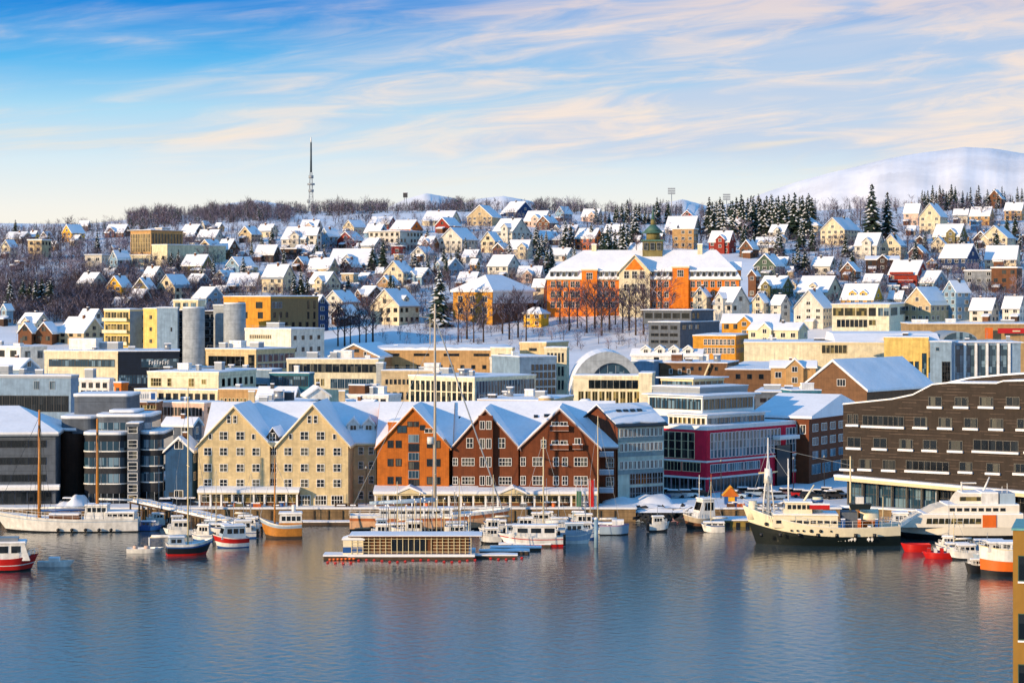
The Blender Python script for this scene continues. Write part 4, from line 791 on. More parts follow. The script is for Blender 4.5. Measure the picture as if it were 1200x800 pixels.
# right: long cream wall and civic hall
r, fr = blk('very long cream walled building with tan vent panels below the yellow houses', 872, 1078, 1084, 402, 690, 6, 'creamplaster', [('F', 404.5, 414, 1, .95, 'o', (.44, .59), (6, 1)), ('F', 404.5, 414, 1, .95, 'o', (.84, .93), (4, 1)), ('F', 426, 432, 3, .5, 'bd', (.6, .95), (2, 1))], d=36, trim=FC, units=((.5, .3, 10, 1, .8, 'd'), (.75, .4, 4, 3, 1.2, 'w')))
r, fr = blk('yellow office with green glass stair strip next to civic hall', 1036, 1088, 1096, 396, 650, 10, 'yellowplaster', [('F', 424, 433, 6, .6, 'bd', (.05, .8), (2, 1)), ('F', 442, 450, 6, .6, 'bd', (.05, .8), (2, 1)), ('F', 414, 452, 1, .95, 'bd', (.86, .95), (1, 5))], d=20)
r, fr = blk('civic hall with tall green glass bays between white piers and arched top', 1116, 1196, 1197, 402, 640, 4, 'bluegrey', [('F', 405, 450, 5, .82, 'bd', (.03, .82), (2, 4))], d=24, name='civic_hall', over=.8)
for i in range(6):
    b = MB(); b.box(-.35, .35, -.5, -.14, 0, fr.H, WHITEP); P_, rr = fr.face('F', fr.w * (.02 + .162 * i), 0); b.build('pier', r, P_, rr)
vol(r, 1090, 1115, 1117, 401, 636, 20, 'bluegrey', [('F', 407, 411, 1, .3, 'gb', (.1, .6), (1, 1)), ('F', 424, 450, 1, .7, 'k', (.5, 1), (3, 5))], d=12)
Yv = 655; xa, xb = PX(1104, Yv), PX(1146, Yv); zs = PZ(400, Yv); b = MB(); cx = (xa + xb) / 2
b.prism([(cx + (xb - xa) / 2 * cos(pi * k / 14), zs + 2.8 * sin(pi * k / 14)) for k in range(15)], 'y', Yv, Yv + 24, FG); b.prism([(cx + (xb - xa) / 2.15 * cos(pi * k / 14), zs + .1 + 2.5 * sin(pi * k / 14)) for k in range(15)], 'y', Yv - .1, Yv - .01, GLB); b.build('arched_skylight', r, -r.location)
b = MB(); xa2 = PX(980, Yv); b.prism([(Yv + 2, zs), (Yv + 8, zs + 2.2), (Yv + 20, zs + 2.6), (Yv + 24, zs)], 'x', xa2, xa, SNOW); b.build('roof', r, -r.location)
r, fr = blk('beige slatted shopping block with orange panel and red sign strip', 1065, 1215, 1216, 380, 740, 4, 'tanpanel', [], d=26, units=((.1, .2, 5, 3, 1, 'w'), (.35, .3, 3, 3, 1.2, 'w'), (.8, .3, 4, 3, 1, 'g')), name='shopping_building')
for xa_, xb_, y0, y1, m_, nm in ((1154, 1163, 384, 396.5, ORGP, 'orange_panel'), (1169, 1200, 384.5, 390.5, REDP, 'sign')):
    b = MB(); Yp = 739.; b.box(PX(xa_, Yp), PX(xb_, Yp), Yp - 6.2, Yp - 5.8, PZ(y1, Yp), PZ(y0, Yp), m_); 
    if nm == 'sign': b.box(PX(1186, Yp), PX(1195, Yp), Yp - 6.35, Yp - 6.203, PZ(388.6, Yp), PZ(387, Yp), FC)
    b.build(nm, r, -r.location + Vector((0, 5.5, 0)))
# dark modern block, yellow office group, white modern block
r, fr = blk('dark grey stepped modern block with blue shaded terraces below orange school', 760, 797, 843, 378, 790, 30, 'slate', [('F', 382, 386, 3, .7, 'k', (.05, .95), (2, 1)), ('F', 391, 394, 3, .8, 'k', (.05, .95), (2, 1)), ('F', 399, 402, 3, .8, 'k', (.05, .95), (2, 1)), ('S', 381, 386, 3, .6, 'bd', (.02, .5), (2, 1))]); vol(r, 754, 810, 836, 364, 800, 30, 'slate', [('F', 367, 373, 5, .8, 'k', (.02, .98), (1, 1)), ('S', 367, 373, 2, .5, 'd', (0, .4), (2, 1))], yb=380, over=.8)
r, fr = blk('orange yellow office with white window grid below dark modern block', 812, 862, 878, 394, 745, 14, 'ochre', [('F', 398, 404, 8, .7, 'w', (.25, .98), (2, 2)), ('F', 408, 414, 8, .7, 'w', (.25, .98), (2, 2))], snowh=.5)
house(842, 922, 369, 410, 'e', -14, 'ochre', 'orange yellow house with long snow roof and dark window strip', 'office_house', 'house', None, pitch=30, Yfix=775, ratio=.45)
house(874, 952, 379, 412, 'e', -28, 'creamplaster', 'cream house with shallow olive gable above the long cream wall', 'office_house', 'house', None, pitch=24, Yfix=742, ratio=.5)
r, fr = blk('white modern apartment block with large square window panels', 975, 1042, 1066, 357, 800, 14, 'creamplaster', [('F', 361, 370, 3, .93, 'o', (.01, .62), (1, 1)), ('F', 361, 370, 1, .9, 'k', (.64, .77), (1, 1)), ('F', 361, 370, 2, .8, 'gb', (.8, 1), (2, 1)), ('F', 375, 383, 7, .7, 'k', (.08, .62), (1, 1)), ('F', 375, 381, 1, .9, 'o', (.64, .77), (2, 1)), ('S', 361, 370, 2, .7, 'gb', (0, .9), (1, 1))], name='apartment_block', over=.5)
# ochre and brown office up the left slope
r, fr = blk('ochre fronted office with big brown flank windows above cream block', 262, 317, 373, 348, 775, 38, 'ochre', [('F', 354, 361, 2, .35, 'k', (.2, .95), (1, 1)), ('F', 366, 373, 2, .3, 'k', (.3, .95), (1, 1)), ('S', 354, 361, 1, .9, 'gb', (.02, .24), (3, 1)), ('S', 366, 372, 3, .3, 'd', (.02, .4), (1, 1)), ('S', 353, 362, 2, .25, 'k', (.72, .98), (1, 1)), ('S', 366, 374, 2, .25, 'k', (.72, .98), (1, 1)), ('S', 378, 384, 6, .35, 'k', (.1, .98), (1, 1))])
face_sheet(fr, 'S', mat('flank_brown', '8a6a42', .75, .1))
# ================================================================= HILLSIDE
# --- big orange school with clock cupola
YS = 872.; sc = building('school', 'long bright orange school with snowy mansard roof, cream gable and green cupola', 'school', 765, YS)
th = 7; CX = PX(866, YS); c, n = cos(R(th)), sin(R(th)); ws = solve((CX, YS), (-c, n), 641); zb = gz(CX, YS) - 2; fr = Frame(sc, (CX, YS, zb), -R(th), ws, 24, True); fr.xa, fr.xb = -ws, 0
def US(px): return ws - solve((CX, YS), (-c, -n * -1), px)
def ZS(py): return PZ(py, YS) - zb
he = ZS(327); b = MB(); b.box(-ws, 0, 0, 24, 0, he, wall('brickorange')); b.build('wall', sc, fr.C - sc.location, fr.rz)
zr1 = ZS(314); zr2 = ZS(292)
b = MB(); o = .8; q0 = [(-ws - o, -o), (o, -o), (o, 24 + o), (-ws - o, 24 + o)]; q1 = [(-ws + 1.6, 1.6), (-1.6, 1.6), (-1.6, 22.4), (-ws + 1.6, 22.4)]; q2 = [(-ws + 13, 12), (-9, 12), (-9, 12.2), (-ws + 13, 12.2)]
for A_, za, B_, zb_ in ((q0, he + .3, q1, zr1), (q1, zr1, q2, zr2)):
    for i in range(4): j = (i + 1) % 4; b.poly([(*A_[i], za), (*A_[j], za), (*B_[j], zb_), (*B_[i], zb_)], SNOW)
b.box(-ws - o, o, -o, 24 + o, he - .3, he - .003, FC); b.poly([(*p_, he + .3) for p_ in q0], FC)
for i in range(4): j = (i + 1) % 4; b.poly([(*q0[i], he), (*q0[j], he), (*q0[j], he + .3), (*q0[i], he + .3)], SNOW)
b.build('roof', sc, fr.C - sc.location, fr.rz)
def sdorm(px, w_=1.7):
    d_ = MB(); u = US(px) - ws; d_.box(u - w_ / 2, u + w_ / 2, -.3, 2.6, he + .5, he + 2.9, FG); d_.box(u - w_ / 2 - .25, u + w_ / 2 + .25, -.7, 3.2, he + 2.903, he + 3.4, SNOW); d_.box(u - w_ / 2 + .3, u + w_ / 2 - .3, -.36, -.303, he + .9, he + 2.6, GL)
    d_.build('dormer', sc, fr.C - sc.location, fr.rz)
for px in list(range(647, 680, 7)) + list(range(704, 726, 7)) + list(range(765, 787, 7)) + list(range(811, 862, 7)): sdorm(px)
me = win_mesh(1.5, 2.2, 2, 2, **STY['w'])
for yy in (333, 345, 357):
    for px in (648, 655, 663, 671, 677, 703, 710, 718, 766, 773, 781, 812, 819, 827, 835, 843, 852, 859):
        place_win(fr, 'F', US(px), ZS(yy + 3.5), me)
for x0, x1, yt in ((682, 700, 317), (788, 807, 314)):
    b = MB(); a, b_ = US(x0) - ws, US(x1) - ws; b.box(a, b_, -1.2, 3, 0, ZS(yt), wall('brickorange')); b.box(a - .3, b_ + .3, -1.5, 3.2, ZS(yt) + .003, ZS(yt) + .5, FC); b.box(a - .3, b_ + .3, -1.5, 3.2, ZS(yt) + .503, ZS(yt) + .95, SNOW)
    b.build('projecting_bay', sc, fr.C - sc.location, fr.rz); inst('window', win_mesh(2.2, 2.4, 3, 2), sc, fr.loc((a + b_) / 2 + 0, -1.2, ZS(yt + 10)) - sc.location, fr.rz)
a, b_ = US(726) - ws, US(762) - ws; wv = b_ - a
cg = MB(); cg.prism([(-wv / 2, 0), (-wv / 2, ZS(318)), (0, ZS(299)), (wv / 2, ZS(318)), (wv / 2, 0)], 'x', 0, 14, wall('creamplaster')); cg.build('central_gable', sc, fr.loc((a + b_) / 2, -2.4, 0) - sc.location, fr.rz + pi / 2)
cg = MB(); cg.prism([(-wv / 2 + 2.2, ZS(316)), (0, ZS(303)), (wv / 2 - 2.2, ZS(316))], 'x', -.12, -.01, wall('brickorange')); cg.build('pediment', sc, fr.loc((a + b_) / 2, -2.4, 0) - sc.location, fr.rz + pi / 2)
gable_roof(14, wv, ZS(299) - ZS(318), .7, .35, FC).build('gable_roof', sc, fr.loc((a + b_) / 2, -2.4, ZS(318)) - sc.location, fr.rz + pi / 2)
for k in (-1, 0, 1):
    for yy in (326, 341): inst('window', win_mesh(1.8, 2.6, 2, 2), sc, fr.loc((a + b_) / 2 + k * 3, -2.4, ZS(yy)) - sc.location, fr.rz)
me2 = win_mesh(1.4, 2.2, 2, 2)
for v in (3, 7, 11, 15, 19):
    for yy in (336, 348): P_, rr = fr.face('S', v + 1, ZS(yy)); inst('window', me2, sc, P_, rr)
sg2 = MB(); sg2.prism([(-2.2, he), (-2.2, he + 3.4), (0, he + 6), (2.2, he + 3.4), (2.2, he)], 'x', -.2, 4, wall('brickorange')); sg2.prism([(-2.5, he + 3.4), (-2.5, he + 3.9), (0, he + 6.7), (2.5, he + 3.9), (2.5, he + 3.4), (0, he + 6.1)], 'x', -.5, 4, SNOW); sg2.build('side_gable', sc, fr.loc(.3, 10, 0) - sc.location, fr.rz + pi)
for px, v in ((693, 12), (819, 10)):
    b = MB(); b.box(-.9, .9, -.7, .7, 0, 5, wall('creamplaster')); b.box(-1, 1, -.8, .8, 5.003, 5.4, SNOW); b.build('chimney', sc, fr.loc(US(px) - ws, v, zr2 - 3) - sc.location, fr.rz)
GRN = mat('copper_green', '41665a', .6, .15)
b = MB(); z0 = zr2 - 3; zt = ZS(278); b.box(-3.8, 3.8, -3.8, 3.8, z0, ZS(282), wall('olive')); b.box(-4.4, 4.4, -4.4, 4.4, ZS(282) + .003, ZS(280), GRN); b.bar((0, 0, ZS(280)), (0, 0, ZS(272)), 2.6, wall('olive'), 8); 
b.bar((0, 0, ZS(272)), (0, 0, ZS(270.5)), 4.5, GRN, 8, 4.2); b.bar((0, 0, ZS(270.5)), (0, 0, ZS(262)), 3.7, GRN, 8, 1.0); b.bar((0, 0, ZS(262)), (0, 0, ZS(256)), .9, wall('olive'), 8); b.bar((0, 0, ZS(256)), (0, 0, ZS(240)), .7, GRN, 8, .08); b.build('cupola', sc, fr.loc(US(763) - ws, 12, 0) - sc.location, fr.rz)
for k in (-1, 0, 1):
    inst('window', win_mesh(1.5, 2.6, 1, 2, **STY['g']), sc, fr.loc(US(763) - ws + k * 2.5, 7.75, ZS(292)) - sc.location, fr.rz)
# --- yellow school villa
yv = building('school', 'mustard yellow villa with hipped blue shaded roof among bare trees', 'school', 576, 862)
f2 = vol(yv, 531, 577, 625, 341, 862, 38, 'ochre', [('F', 347, 354, 3, .35, 'w'), ('F', 361, 368, 3, .35, 'w'), ('S', 345, 351, 4, .5, 'w', (.1, .95), (2, 1)), ('S', 358, 366, 5, .35, 'k', (.05, .95), (1, 1))], roof='none')
face_sheet(f2, 'S', 'brown'); b = MB(); b.box(.022, .06, .3, f2.d - .3, f2.H - 4.6, f2.H - .1, mat('flank_white', 'c9ced2', .7, .06)); b.build('upper_cladding', yv, f2.C - yv.location, f2.rz); W_, D_ = f2.w, f2.d; o = .8; rr3 = 6.2
P_ = [(-W_ - o, -o, 0), (o, -o, 0), (o, D_ + o, 0), (-W_ - o, D_ + o, 0), (-W_ / 2, W_ * .4, rr3), (-W_ / 2, D_ - W_ * .4, rr3)]
b = MB(); b.box(-W_ - o, o, -o, D_ + o, -.4, -.003, FW)
for f in ((0, 1, 4), (1, 2, 5, 4), (2, 3, 5), (3, 0, 4, 5)): b.poly([(P_[i][0], P_[i][1], P_[i][2] + (.4 if i < 4 else 0)) for i in f], SNOW)
for i in range(4): a_, c_ = P_[i], P_[(i + 1) % 4]; b.poly([a_, c_, (c_[0], c_[1], .4), (a_[0], a_[1], .4)], SNOW)
b.build('roof', yv, f2.loc(0, 0, f2.H) - yv.location, f2.rz)
# --- tall tan office with vertical fins on the left ridge
tf = building('office_building', 'tan office with vertical fins on the ridge above yellow gable', 'building', 176, 1060)
f3 = vol(tf, 153, 177, 214, 270, 1060, 40, 'tan', [('F', 274, 295, 12, .6, 'o', (.02, .98), (1, 4)), ('S', 274, 292, 10, .5, 'd', (.02, .98), (1, 3))], over=1.2)
vol(tf, 150, 176, 177, 299, 1054, 5, 'creamplaster', [('F', 303, 308, 3, .8, 'gb', (.2, .95), (3, 1))], d=5); vol(tf, 178, 196, 250, 287, 1045, 34, 'creamplaster', [('F', 300, 304, 2, .3, 'd')], d=40)
# --- individual houses: x0, x1, ridge row, base row, type, turn, wall, label, options; blue walls of shaded houses hold painted shade
HS = [
(2, 37, 271, 285, 'e', -20, 'beige', 'low beige house with flat snowy roof at the far left ridge'),
(0, 20, 280, 303, 'g', -25, 'cream', 'cream gable house by the left edge below the ridge'),
(31, 58, 280, 304, 'f', -18, 'beige', 'boxy beige two storey house left of blue frosted trees'),
(33, 46, 270, 283, 'e', -30, 'yellow', 'tiny yellow house on the left skyline'),
(46, 62, 271, 284, 'g', -25, 'brown', 'small brown gable beside tiny yellow skyline house'),
(70, 99, 262, 283, 'g', -40, 'yellow', 'pale yellow skyline house with wide blue shaded roof'),
(121, 153, 262, 278, 'e', -15, 'brown', 'low brown house with blue roof left of the finned office'),
(98, 127, 298, 318, 'f', -12, 'white', 'white terrace walled house under the left ridge trees'),
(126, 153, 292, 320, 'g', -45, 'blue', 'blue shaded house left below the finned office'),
(86, 126, 318, 347, 'e', -38, 'white', 'white house with big chimney left of bright yellow gable'),
(118, 138, 314, 330, 'e', -20, 'pink', 'little snow roof peeking over the bright yellow gable'),
(123, 154, 322, 349, 'g', -22, 'yellow', 'bright yellow gable house on the left slope'),
(154, 182, 324, 354, 'g', -18, 'olive', 'olive brown gable house right of bright yellow gable'),
(164, 194, 311, 338, 'e', -38, 'white', 'house with long snowy roof and dark shaded gable above olive gable'),
(182, 224, 320, 352, 'g', -32, 'cream', 'cream gable with broad white roof above the apartment tower'),
(0, 15, 355, 381, 'g', -35, 'blue', 'blue gable house at the left edge under the brush'),
(18, 58, 366, 388, 'e', -30, 'cream', 'cream house with blue roof above the twin brown gables'),
(20, 43, 377, 403, 'g', -12, 'brown', 'left half of the twin brown gabled pair'),
(40, 68, 376, 403, 'g', -12, 'brown', 'right half of the twin brown gabled pair'),
(64, 122, 370, 404, 'e', -30, 'beige', 'large house with huge sunlit snow roof left of the apartment tower'),
(88, 122, 361, 388, 'e', -30, 'white', 'white snow roof rising behind the huge sunlit roof'),
(278, 306, 264, 284, 'g', -28, 'beige', 'beige gable house just under the middle forest'),
(252, 281, 279, 304, 'e', -35, 'brown', 'brown house with steep snow roof under the forest'),
(296, 330, 286, 307, 'e', -18, 'dkbrown', 'dark brown house with pale roof left of white apartment row'),
(326, 356, 291, 304, 'f', -15, 'dkbrown', 'flat dark annex below the white apartment row'),
(327, 373, 264, 295, 'e', -22, 'white', 'white apartment row with many small windows under the forest'),
(350, 378, 257, 272, 'e', -15, 'pink', 'pinkish roof on the forest edge left of the mast'),
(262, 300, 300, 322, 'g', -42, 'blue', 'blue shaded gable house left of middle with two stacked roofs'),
(210, 250, 297, 323, 'e', -22, 'olive', 'dark house with yellow lit underside left of the small spruce'),
(264, 307, 319, 342, 'e', -10, 'beige', 'left end of the long beige row below the dark annex'),
(304, 347, 308, 343, 'e', -26, 'cream', 'cream house with very large snow roof left of three spruces'),
(214, 248, 320, 340, 'e', -40, 'blue', 'blue roofed house left of the long beige row'),
(222, 264, 335, 362, 'e', -45, 'blue', 'house with wide blue snow roof just above the ochre office'),
(360, 384, 302, 323, 'e', -15, 'cream', 'cream house right below the white apartment row'),
(358, 400, 317, 347, 'e', -35, 'cream', 'cream house with blue flank right of three spruces'),
(400, 430, 257, 275, 'g', -40, 'cream', 'cream and blue skyline house left of centre'),
(430, 466, 253, 268, 'e', -20, 'red', 'low dark red roofline on the centre skyline'),
(455, 497, 257, 274, 'e', -30, 'orange', 'orange tan house with blue flank on the centre ridge'),
(425, 455, 262, 279, 'e', -25, 'blue', 'blue roofed small house left of orange tan house'),
(393, 427, 270, 292, 'g', -25, 'red', 'rust red gable house left of centre'),
(428, 498, 270, 293, 'f', -28, 'white', 'boxy white two storey apartment left of centre ridge'),
(358, 377, 265, 296, 'e', -20, 'white', 'white house directly below the lattice mast'),
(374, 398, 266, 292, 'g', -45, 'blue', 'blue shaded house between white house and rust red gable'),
(380, 446, 290, 317, 'e', -14, 'white', 'long white building with two window rows and balcony'),
(360, 398, 301, 325, 'e', -22, 'beige', 'beige house left below the long white balcony building'),
(399, 420, 320, 339, 'f', -15, 'beige', 'small beige block beneath the long white balcony building'),
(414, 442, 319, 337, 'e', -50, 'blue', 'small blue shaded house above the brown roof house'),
(447, 487, 304, 335, 'g', -24, 'cream', 'cream gable house above the cream villa'),
(376, 422, 339, 369, 'g', -32, 'white', 'white gable with balcony left of the cream villa'),
(414, 452, 334, 358, 'e', -50, 'brown', 'brown house with blue roof left behind the cream villa'),
(386, 422, 356, 381, 'g', -30, 'dkbrown', 'dark gable among bare trees left of the cream villa'),
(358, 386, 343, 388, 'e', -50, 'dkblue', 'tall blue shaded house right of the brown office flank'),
(492, 542, 246, 264, 'e', -18, 'cream', 'pair of cream skyline roofs right of the mast'),
(508, 542, 254, 273, 'g', -35, 'red', 'red gable house below the cream skyline roofs'),
(512, 562, 265, 296, 'g', -30, 'white', 'white house with two snowy gables right of centre'),
(505, 545, 301, 323, 'e', -48, 'blue', 'blue roofed house above the tall dark spruce'),
(545, 590, 239, 264, 'g', -18, 'beige', 'large beige chalet gable on the skyline by the white peak'),
(586, 628, 235, 255, 'e', -50, 'dkblue', 'navy building with blue roof on the skyline'),
(612, 650, 246, 266, 'e', -25, 'pink', 'pink lit roof right of the navy skyline building'),
(574, 624, 254, 290, 'e', -42, 'white', 'tall white gabled house with huge blue shaded roof'),
(562, 590, 270, 296, 'g', -25, 'cream', 'cream gable left of the tall blue roofed house'),
(594, 626, 280, 303, 'e', -15, 'cream', 'cream house with porch in front of the huge blue roof'),
(569, 612, 297, 328, 'e', -32, 'white', 'white house with clean snow roof above the yellow villa'),
(550, 563, 303, 317, 'e', -30, 'ochre', 'tiny ochre cabin left of the clean white house'),
(627, 678, 269, 287, 'e', -12, 'dkbrown', 'long dark brown house right of centre ridge'),
(655, 682, 263, 276, 'e', -20, 'pink', 'pale roof above the long dark brown house'),
(672, 710, 266, 293, 'e', -28, 'orange', 'tan orange house with bright gable above orange school'),
(604, 640, 311, 331, 'e', -12, 'pink', 'low pink house between yellow villa and orange school'),
(623, 643, 325, 362, 'e', -20, 'cream', 'cream house squeezed against the orange school'),
(612, 645, 359, 383, 'h', -30, 'yellow', 'small yellow kiosk house with blue hip roof in front of school'),
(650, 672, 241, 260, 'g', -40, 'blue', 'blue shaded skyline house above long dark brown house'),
(680, 708, 244, 260, 'e', -20, 'pink', 'snowy skyline roof left of spruce row'),
(777, 826, 252, 274, 'e', -18, 'white', 'white house with broad snow roof left of red house'),
(797, 818, 246, 259, 'g', -18, 'red', 'dark red gable peeking over broad snow roof'),
(786, 822, 267, 291, 'f', -14, 'tan', 'tan flat roofed building right of the green cupola'),
(829, 866, 269, 297, 'e', -24, 'red', 'red house with pink snow roof behind orange school'),
(811, 836, 334, 376, 'g', -22, 'cream', 'cream gabled front of the white house before the school'),
(834, 882, 334, 378, 'e', -48, 'white', 'white house with blue shaded gable before the school'),
(880, 905, 342, 378, 'g', -30, 'cream', 'cream gable with square window right of the orange school'),
(883, 920, 277, 296, 'e', -15, 'white', 'white row house with snowy dormers right of the school', dict(dormer=3)),
(882, 924, 296, 326, 'g', -28, 'green', 'dark green gable house right of the orange school'),
(876, 892, 314, 348, 'g', -30, 'brown', 'brown teal gable touching the school corner'),
(888, 934, 322, 350, 'e', -34, 'olive', 'olive gabled house with snow roof behind cream gable'),
(930, 994, 322, 352, 'e', -34, 'cream', 'cream house with yellow dormer above the white double gables', dict(dormer=1)),
(902, 928, 344, 380, 'e', -48, 'white', 'white house with blue flank between the cream gables'),
(928, 984, 337, 384, 'g', -26, 'white', 'white double gabled villa with blue roof valley'),
(983, 1042, 331, 364, 'e', -26, 'yellow', 'long snow roofed house with two bright yellow gables', dict(dormer=2)),
(925, 968, 254, 278, 'h', -18, 'cream', 'domed snow roof house behind two snowy spruces'),
(960, 1014, 253, 287, 'g', -38, 'cream', 'cream villa with wide snowy gable left of giant spruces'),
(1000, 1042, 271, 304, 'e', -30, 'white', 'white house with big snow roof below giant spruces'),
(1030, 1068, 273, 304, 'g', -24, 'cream', 'cream gable with balcony below giant spruces right side'),
(1012, 1060, 299, 321, 'e', -10, 'dkbrown', 'low brown house with flat snowy roof left of red house', dict(pitch=14)),
(1058, 1084, 237, 264, 'e', -25, 'pink', 'snow roofed house left of the three storey cream house'),
(1076, 1116, 236, 274, 'g', -28, 'cream', 'three storey cream gabled house on the right ridge'),
(1092, 1140, 261, 288, 'e', -28, 'olive', 'olive gabled house with long snow roof under right ridge'),
(1090, 1114, 276, 296, 'g', -20, 'cream', 'small cream cottage below the olive gabled house'),
(1135, 1170, 241, 264, 'e', -25, 'tan', 'tan house with white roof at the right ridge'),
(1156, 1182, 221, 244, 'g', -25, 'brown', 'brown gable highest on the right ridge'),
(1148, 1198, 263, 291, 'g', -28, 'cream', 'cream house with several snowy gables at right edge'),
(1100, 1154, 284, 320, 'e', -36, 'dkblue', 'house with dark blue gable and brown front at right'),
(1152, 1204, 286, 317, 'e', -20, 'cream', 'pale yellow apartment house at the right edge'),
(1040, 1094, 303, 340, 'e', -32, 'red', 'red house with stacked balconies on the right slope', dict(balcony=1)),
(1128, 1172, 316, 340, 'f', -10, 'grey', 'grey flat house with round window right of blue houses'),
(1160, 1206, 312, 343, 'f', -22, 'brown', 'brown boxy house with lit window at right edge'),
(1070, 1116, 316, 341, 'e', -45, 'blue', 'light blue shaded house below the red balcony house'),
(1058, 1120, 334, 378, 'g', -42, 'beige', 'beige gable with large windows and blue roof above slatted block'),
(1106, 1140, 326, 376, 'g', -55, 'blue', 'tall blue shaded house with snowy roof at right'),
(1135, 1176, 348, 378, 'e', -30, 'white', 'steep snow roof with dark shaded gable above orange panel'),
(1174, 1206, 346, 378, 'e', -32, 'white', 'steep snow roof cut by the right edge'),
(1176, 1206, 236, 258, 'e', -25, 'tan', 'tan skyline roof at the far right edge'),
(1110, 1150, 296, 316, 'f', -20, 'brown', 'brown low wing beneath the dark blue gable'),
(700, 742, 276, 292, 'e', -18, 'pink', 'pale low roof left of the green cupola'),
(340, 376, 286, 303, 'e', -25, 'white', 'white cottage roof left of the tall roadside spruces'),
(480, 512, 288, 306, 'g', -30, 'white', 'small white cottage between dark cypress like spruces'),
(476, 510, 313, 334, 'e', -40, 'blue', 'blue roofed cottage behind the cream villa roof'),
(534, 566, 318, 338, 'e', -20, 'pink', 'low pink snow roof left of the yellow villa'),
(640, 676, 290, 306, 'e', -25, 'white', 'white cottage above the left end of orange school'),
(128, 158, 348, 366, 'e', -25, 'white', 'white roof above the stacked balconies of the apartment tower'),
(228, 262, 268, 288, 'e', -20, 'white', 'white cottage below the forest left of centre'),
(420, 452, 278, 298, 'e', -35, 'white', 'white house below the boxy white apartment'),
(900, 930, 262, 282, 'e', -30, 'white', 'white roofed cottage among the spruce row'),
(1116, 1140, 244, 262, 'e', -20, 'white', 'white cottage between two ridge spruce stands'),
]
HS += [
(210, 240, 262, 280, 'e', -28, 'dkbrown', 'dark brown skyline house right of the finned office'),
(230, 262, 280, 298, 'g', -30, 'beige', 'beige cottage gable right above the long white wing'),
(300, 326, 262, 278, 'e', -24, 'cream', 'small cream cottage at the forest edge below the ridge wood'),
(150, 176, 338, 358, 'e', -26, 'brown', 'brown cottage among brush right of olive brown gable'),
(196, 226, 352, 366, 'e', -18, 'white', 'white roof strip just above the grey silo shafts'),
(248, 280, 316, 334, 'g', -34, 'white', 'white cottage gable left end above long beige row'),
(342, 366, 300, 318, 'g', -30, 'brown', 'brown cottage gable under the flat dark annex'),
(440, 470, 322, 344, 'g', -26, 'tan', 'tan cottage gable left behind the cream villa'),
(396, 424, 302, 322, 'g', -30, 'dkbrown', 'dark brown gable directly under long white balcony building'),
(468, 496, 270, 290, 'g', -28, 'grey', 'grey cottage gable right of the boxy white apartment'),
(488, 516, 276, 296, 'e', -30, 'brown', 'brown cottage with snow roof above slim spruces'),
(540, 566, 292, 308, 'e', -24, 'white', 'white cottage roof left of the tiny ochre cabin'),
(628, 656, 252, 270, 'g', -34, 'brown', 'brown skyline gable right of the pink lit roof'),
(706, 736, 262, 280, 'e', -26, 'dkbrown', 'dark brown house roof left of the green cupola spire'),
(736, 760, 284, 300, 'e', -20, 'white', 'white roof peeking above the school left of cupola'),
(848, 876, 254, 276, 'e', -26, 'white', 'white cottage roof right above red house behind school'),
(866, 892, 280, 302, 'g', -30, 'brown', 'brown cottage gable above the right end of school'),
(950, 984, 300, 322, 'e', -28, 'white', 'white cottage below the cream villa of the right slope'),
(984, 1012, 306, 328, 'g', -26, 'brown', 'brown cottage gable right of white cottage on right slope'),
(1010, 1042, 320, 342, 'e', -30, 'white', 'white roofed house left of the red balcony house'),
(1064, 1092, 286, 306, 'g', -28, 'brown', 'brown cottage gable left of the dark blue gable'),
(1140, 1168, 270, 290, 'g', -30, 'dkbrown', 'dark brown gable above the dark blue gable house'),
(900, 930, 300, 322, 'e', -24, 'pink', 'pink walled cottage right of the dark green gable'),
(1090, 1118, 340, 364, 'g', -30, 'grey', 'grey gable between beige gable and tall blue house'),
(1040, 1064, 340, 360, 'e', -26, 'white', 'white snow roof left of the beige gable with large windows'),
(576, 600, 284, 300, 'g', -30, 'brown', 'brown cottage gable left of cream house with porch'),
]
for h in HS:
    o = h[8] if len(h) > 8 else {}
    house(*h[:8], chim=1, **o)
rq = random.Random(21); done = []
while len(done) < 75:      # garages and sheds tucked between the houses
    px, py = rq.uniform(0, 1200), rq.uniform(268, 366)
    if 525 < px < 895 and py > 286: continue
    if px < 210 and py > 330: continue
    if any(abs(px - a_) < 16 and abs(py - b_) < 7 for a_, b_ in done): continue
    done.append((px, py)); w_ = rq.uniform(10, 19)
    house(px - w_ / 2, px + w_ / 2, py - rq.uniform(9, 13), py, rq.choice('eegf'), rq.uniform(-42, -8), rq.choice(['brown', 'red', 'dkbrown', 'white', 'beige', 'tan', 'blue', 'cream', 'brown', 'grey']), 'small snow covered shed or garage tucked between the hillside houses', 'shed', 'shed', 'sheds on the hillside', chim=0)
# --- cream villa with hipped front
v_ = house(430, 494, 336, 380, 'g', -34, 'cream', 'cream villa with steep blue and white snow roof by the tall spruce', 'villa', 'house', pitch=42, dormer=1, ratio=.95)
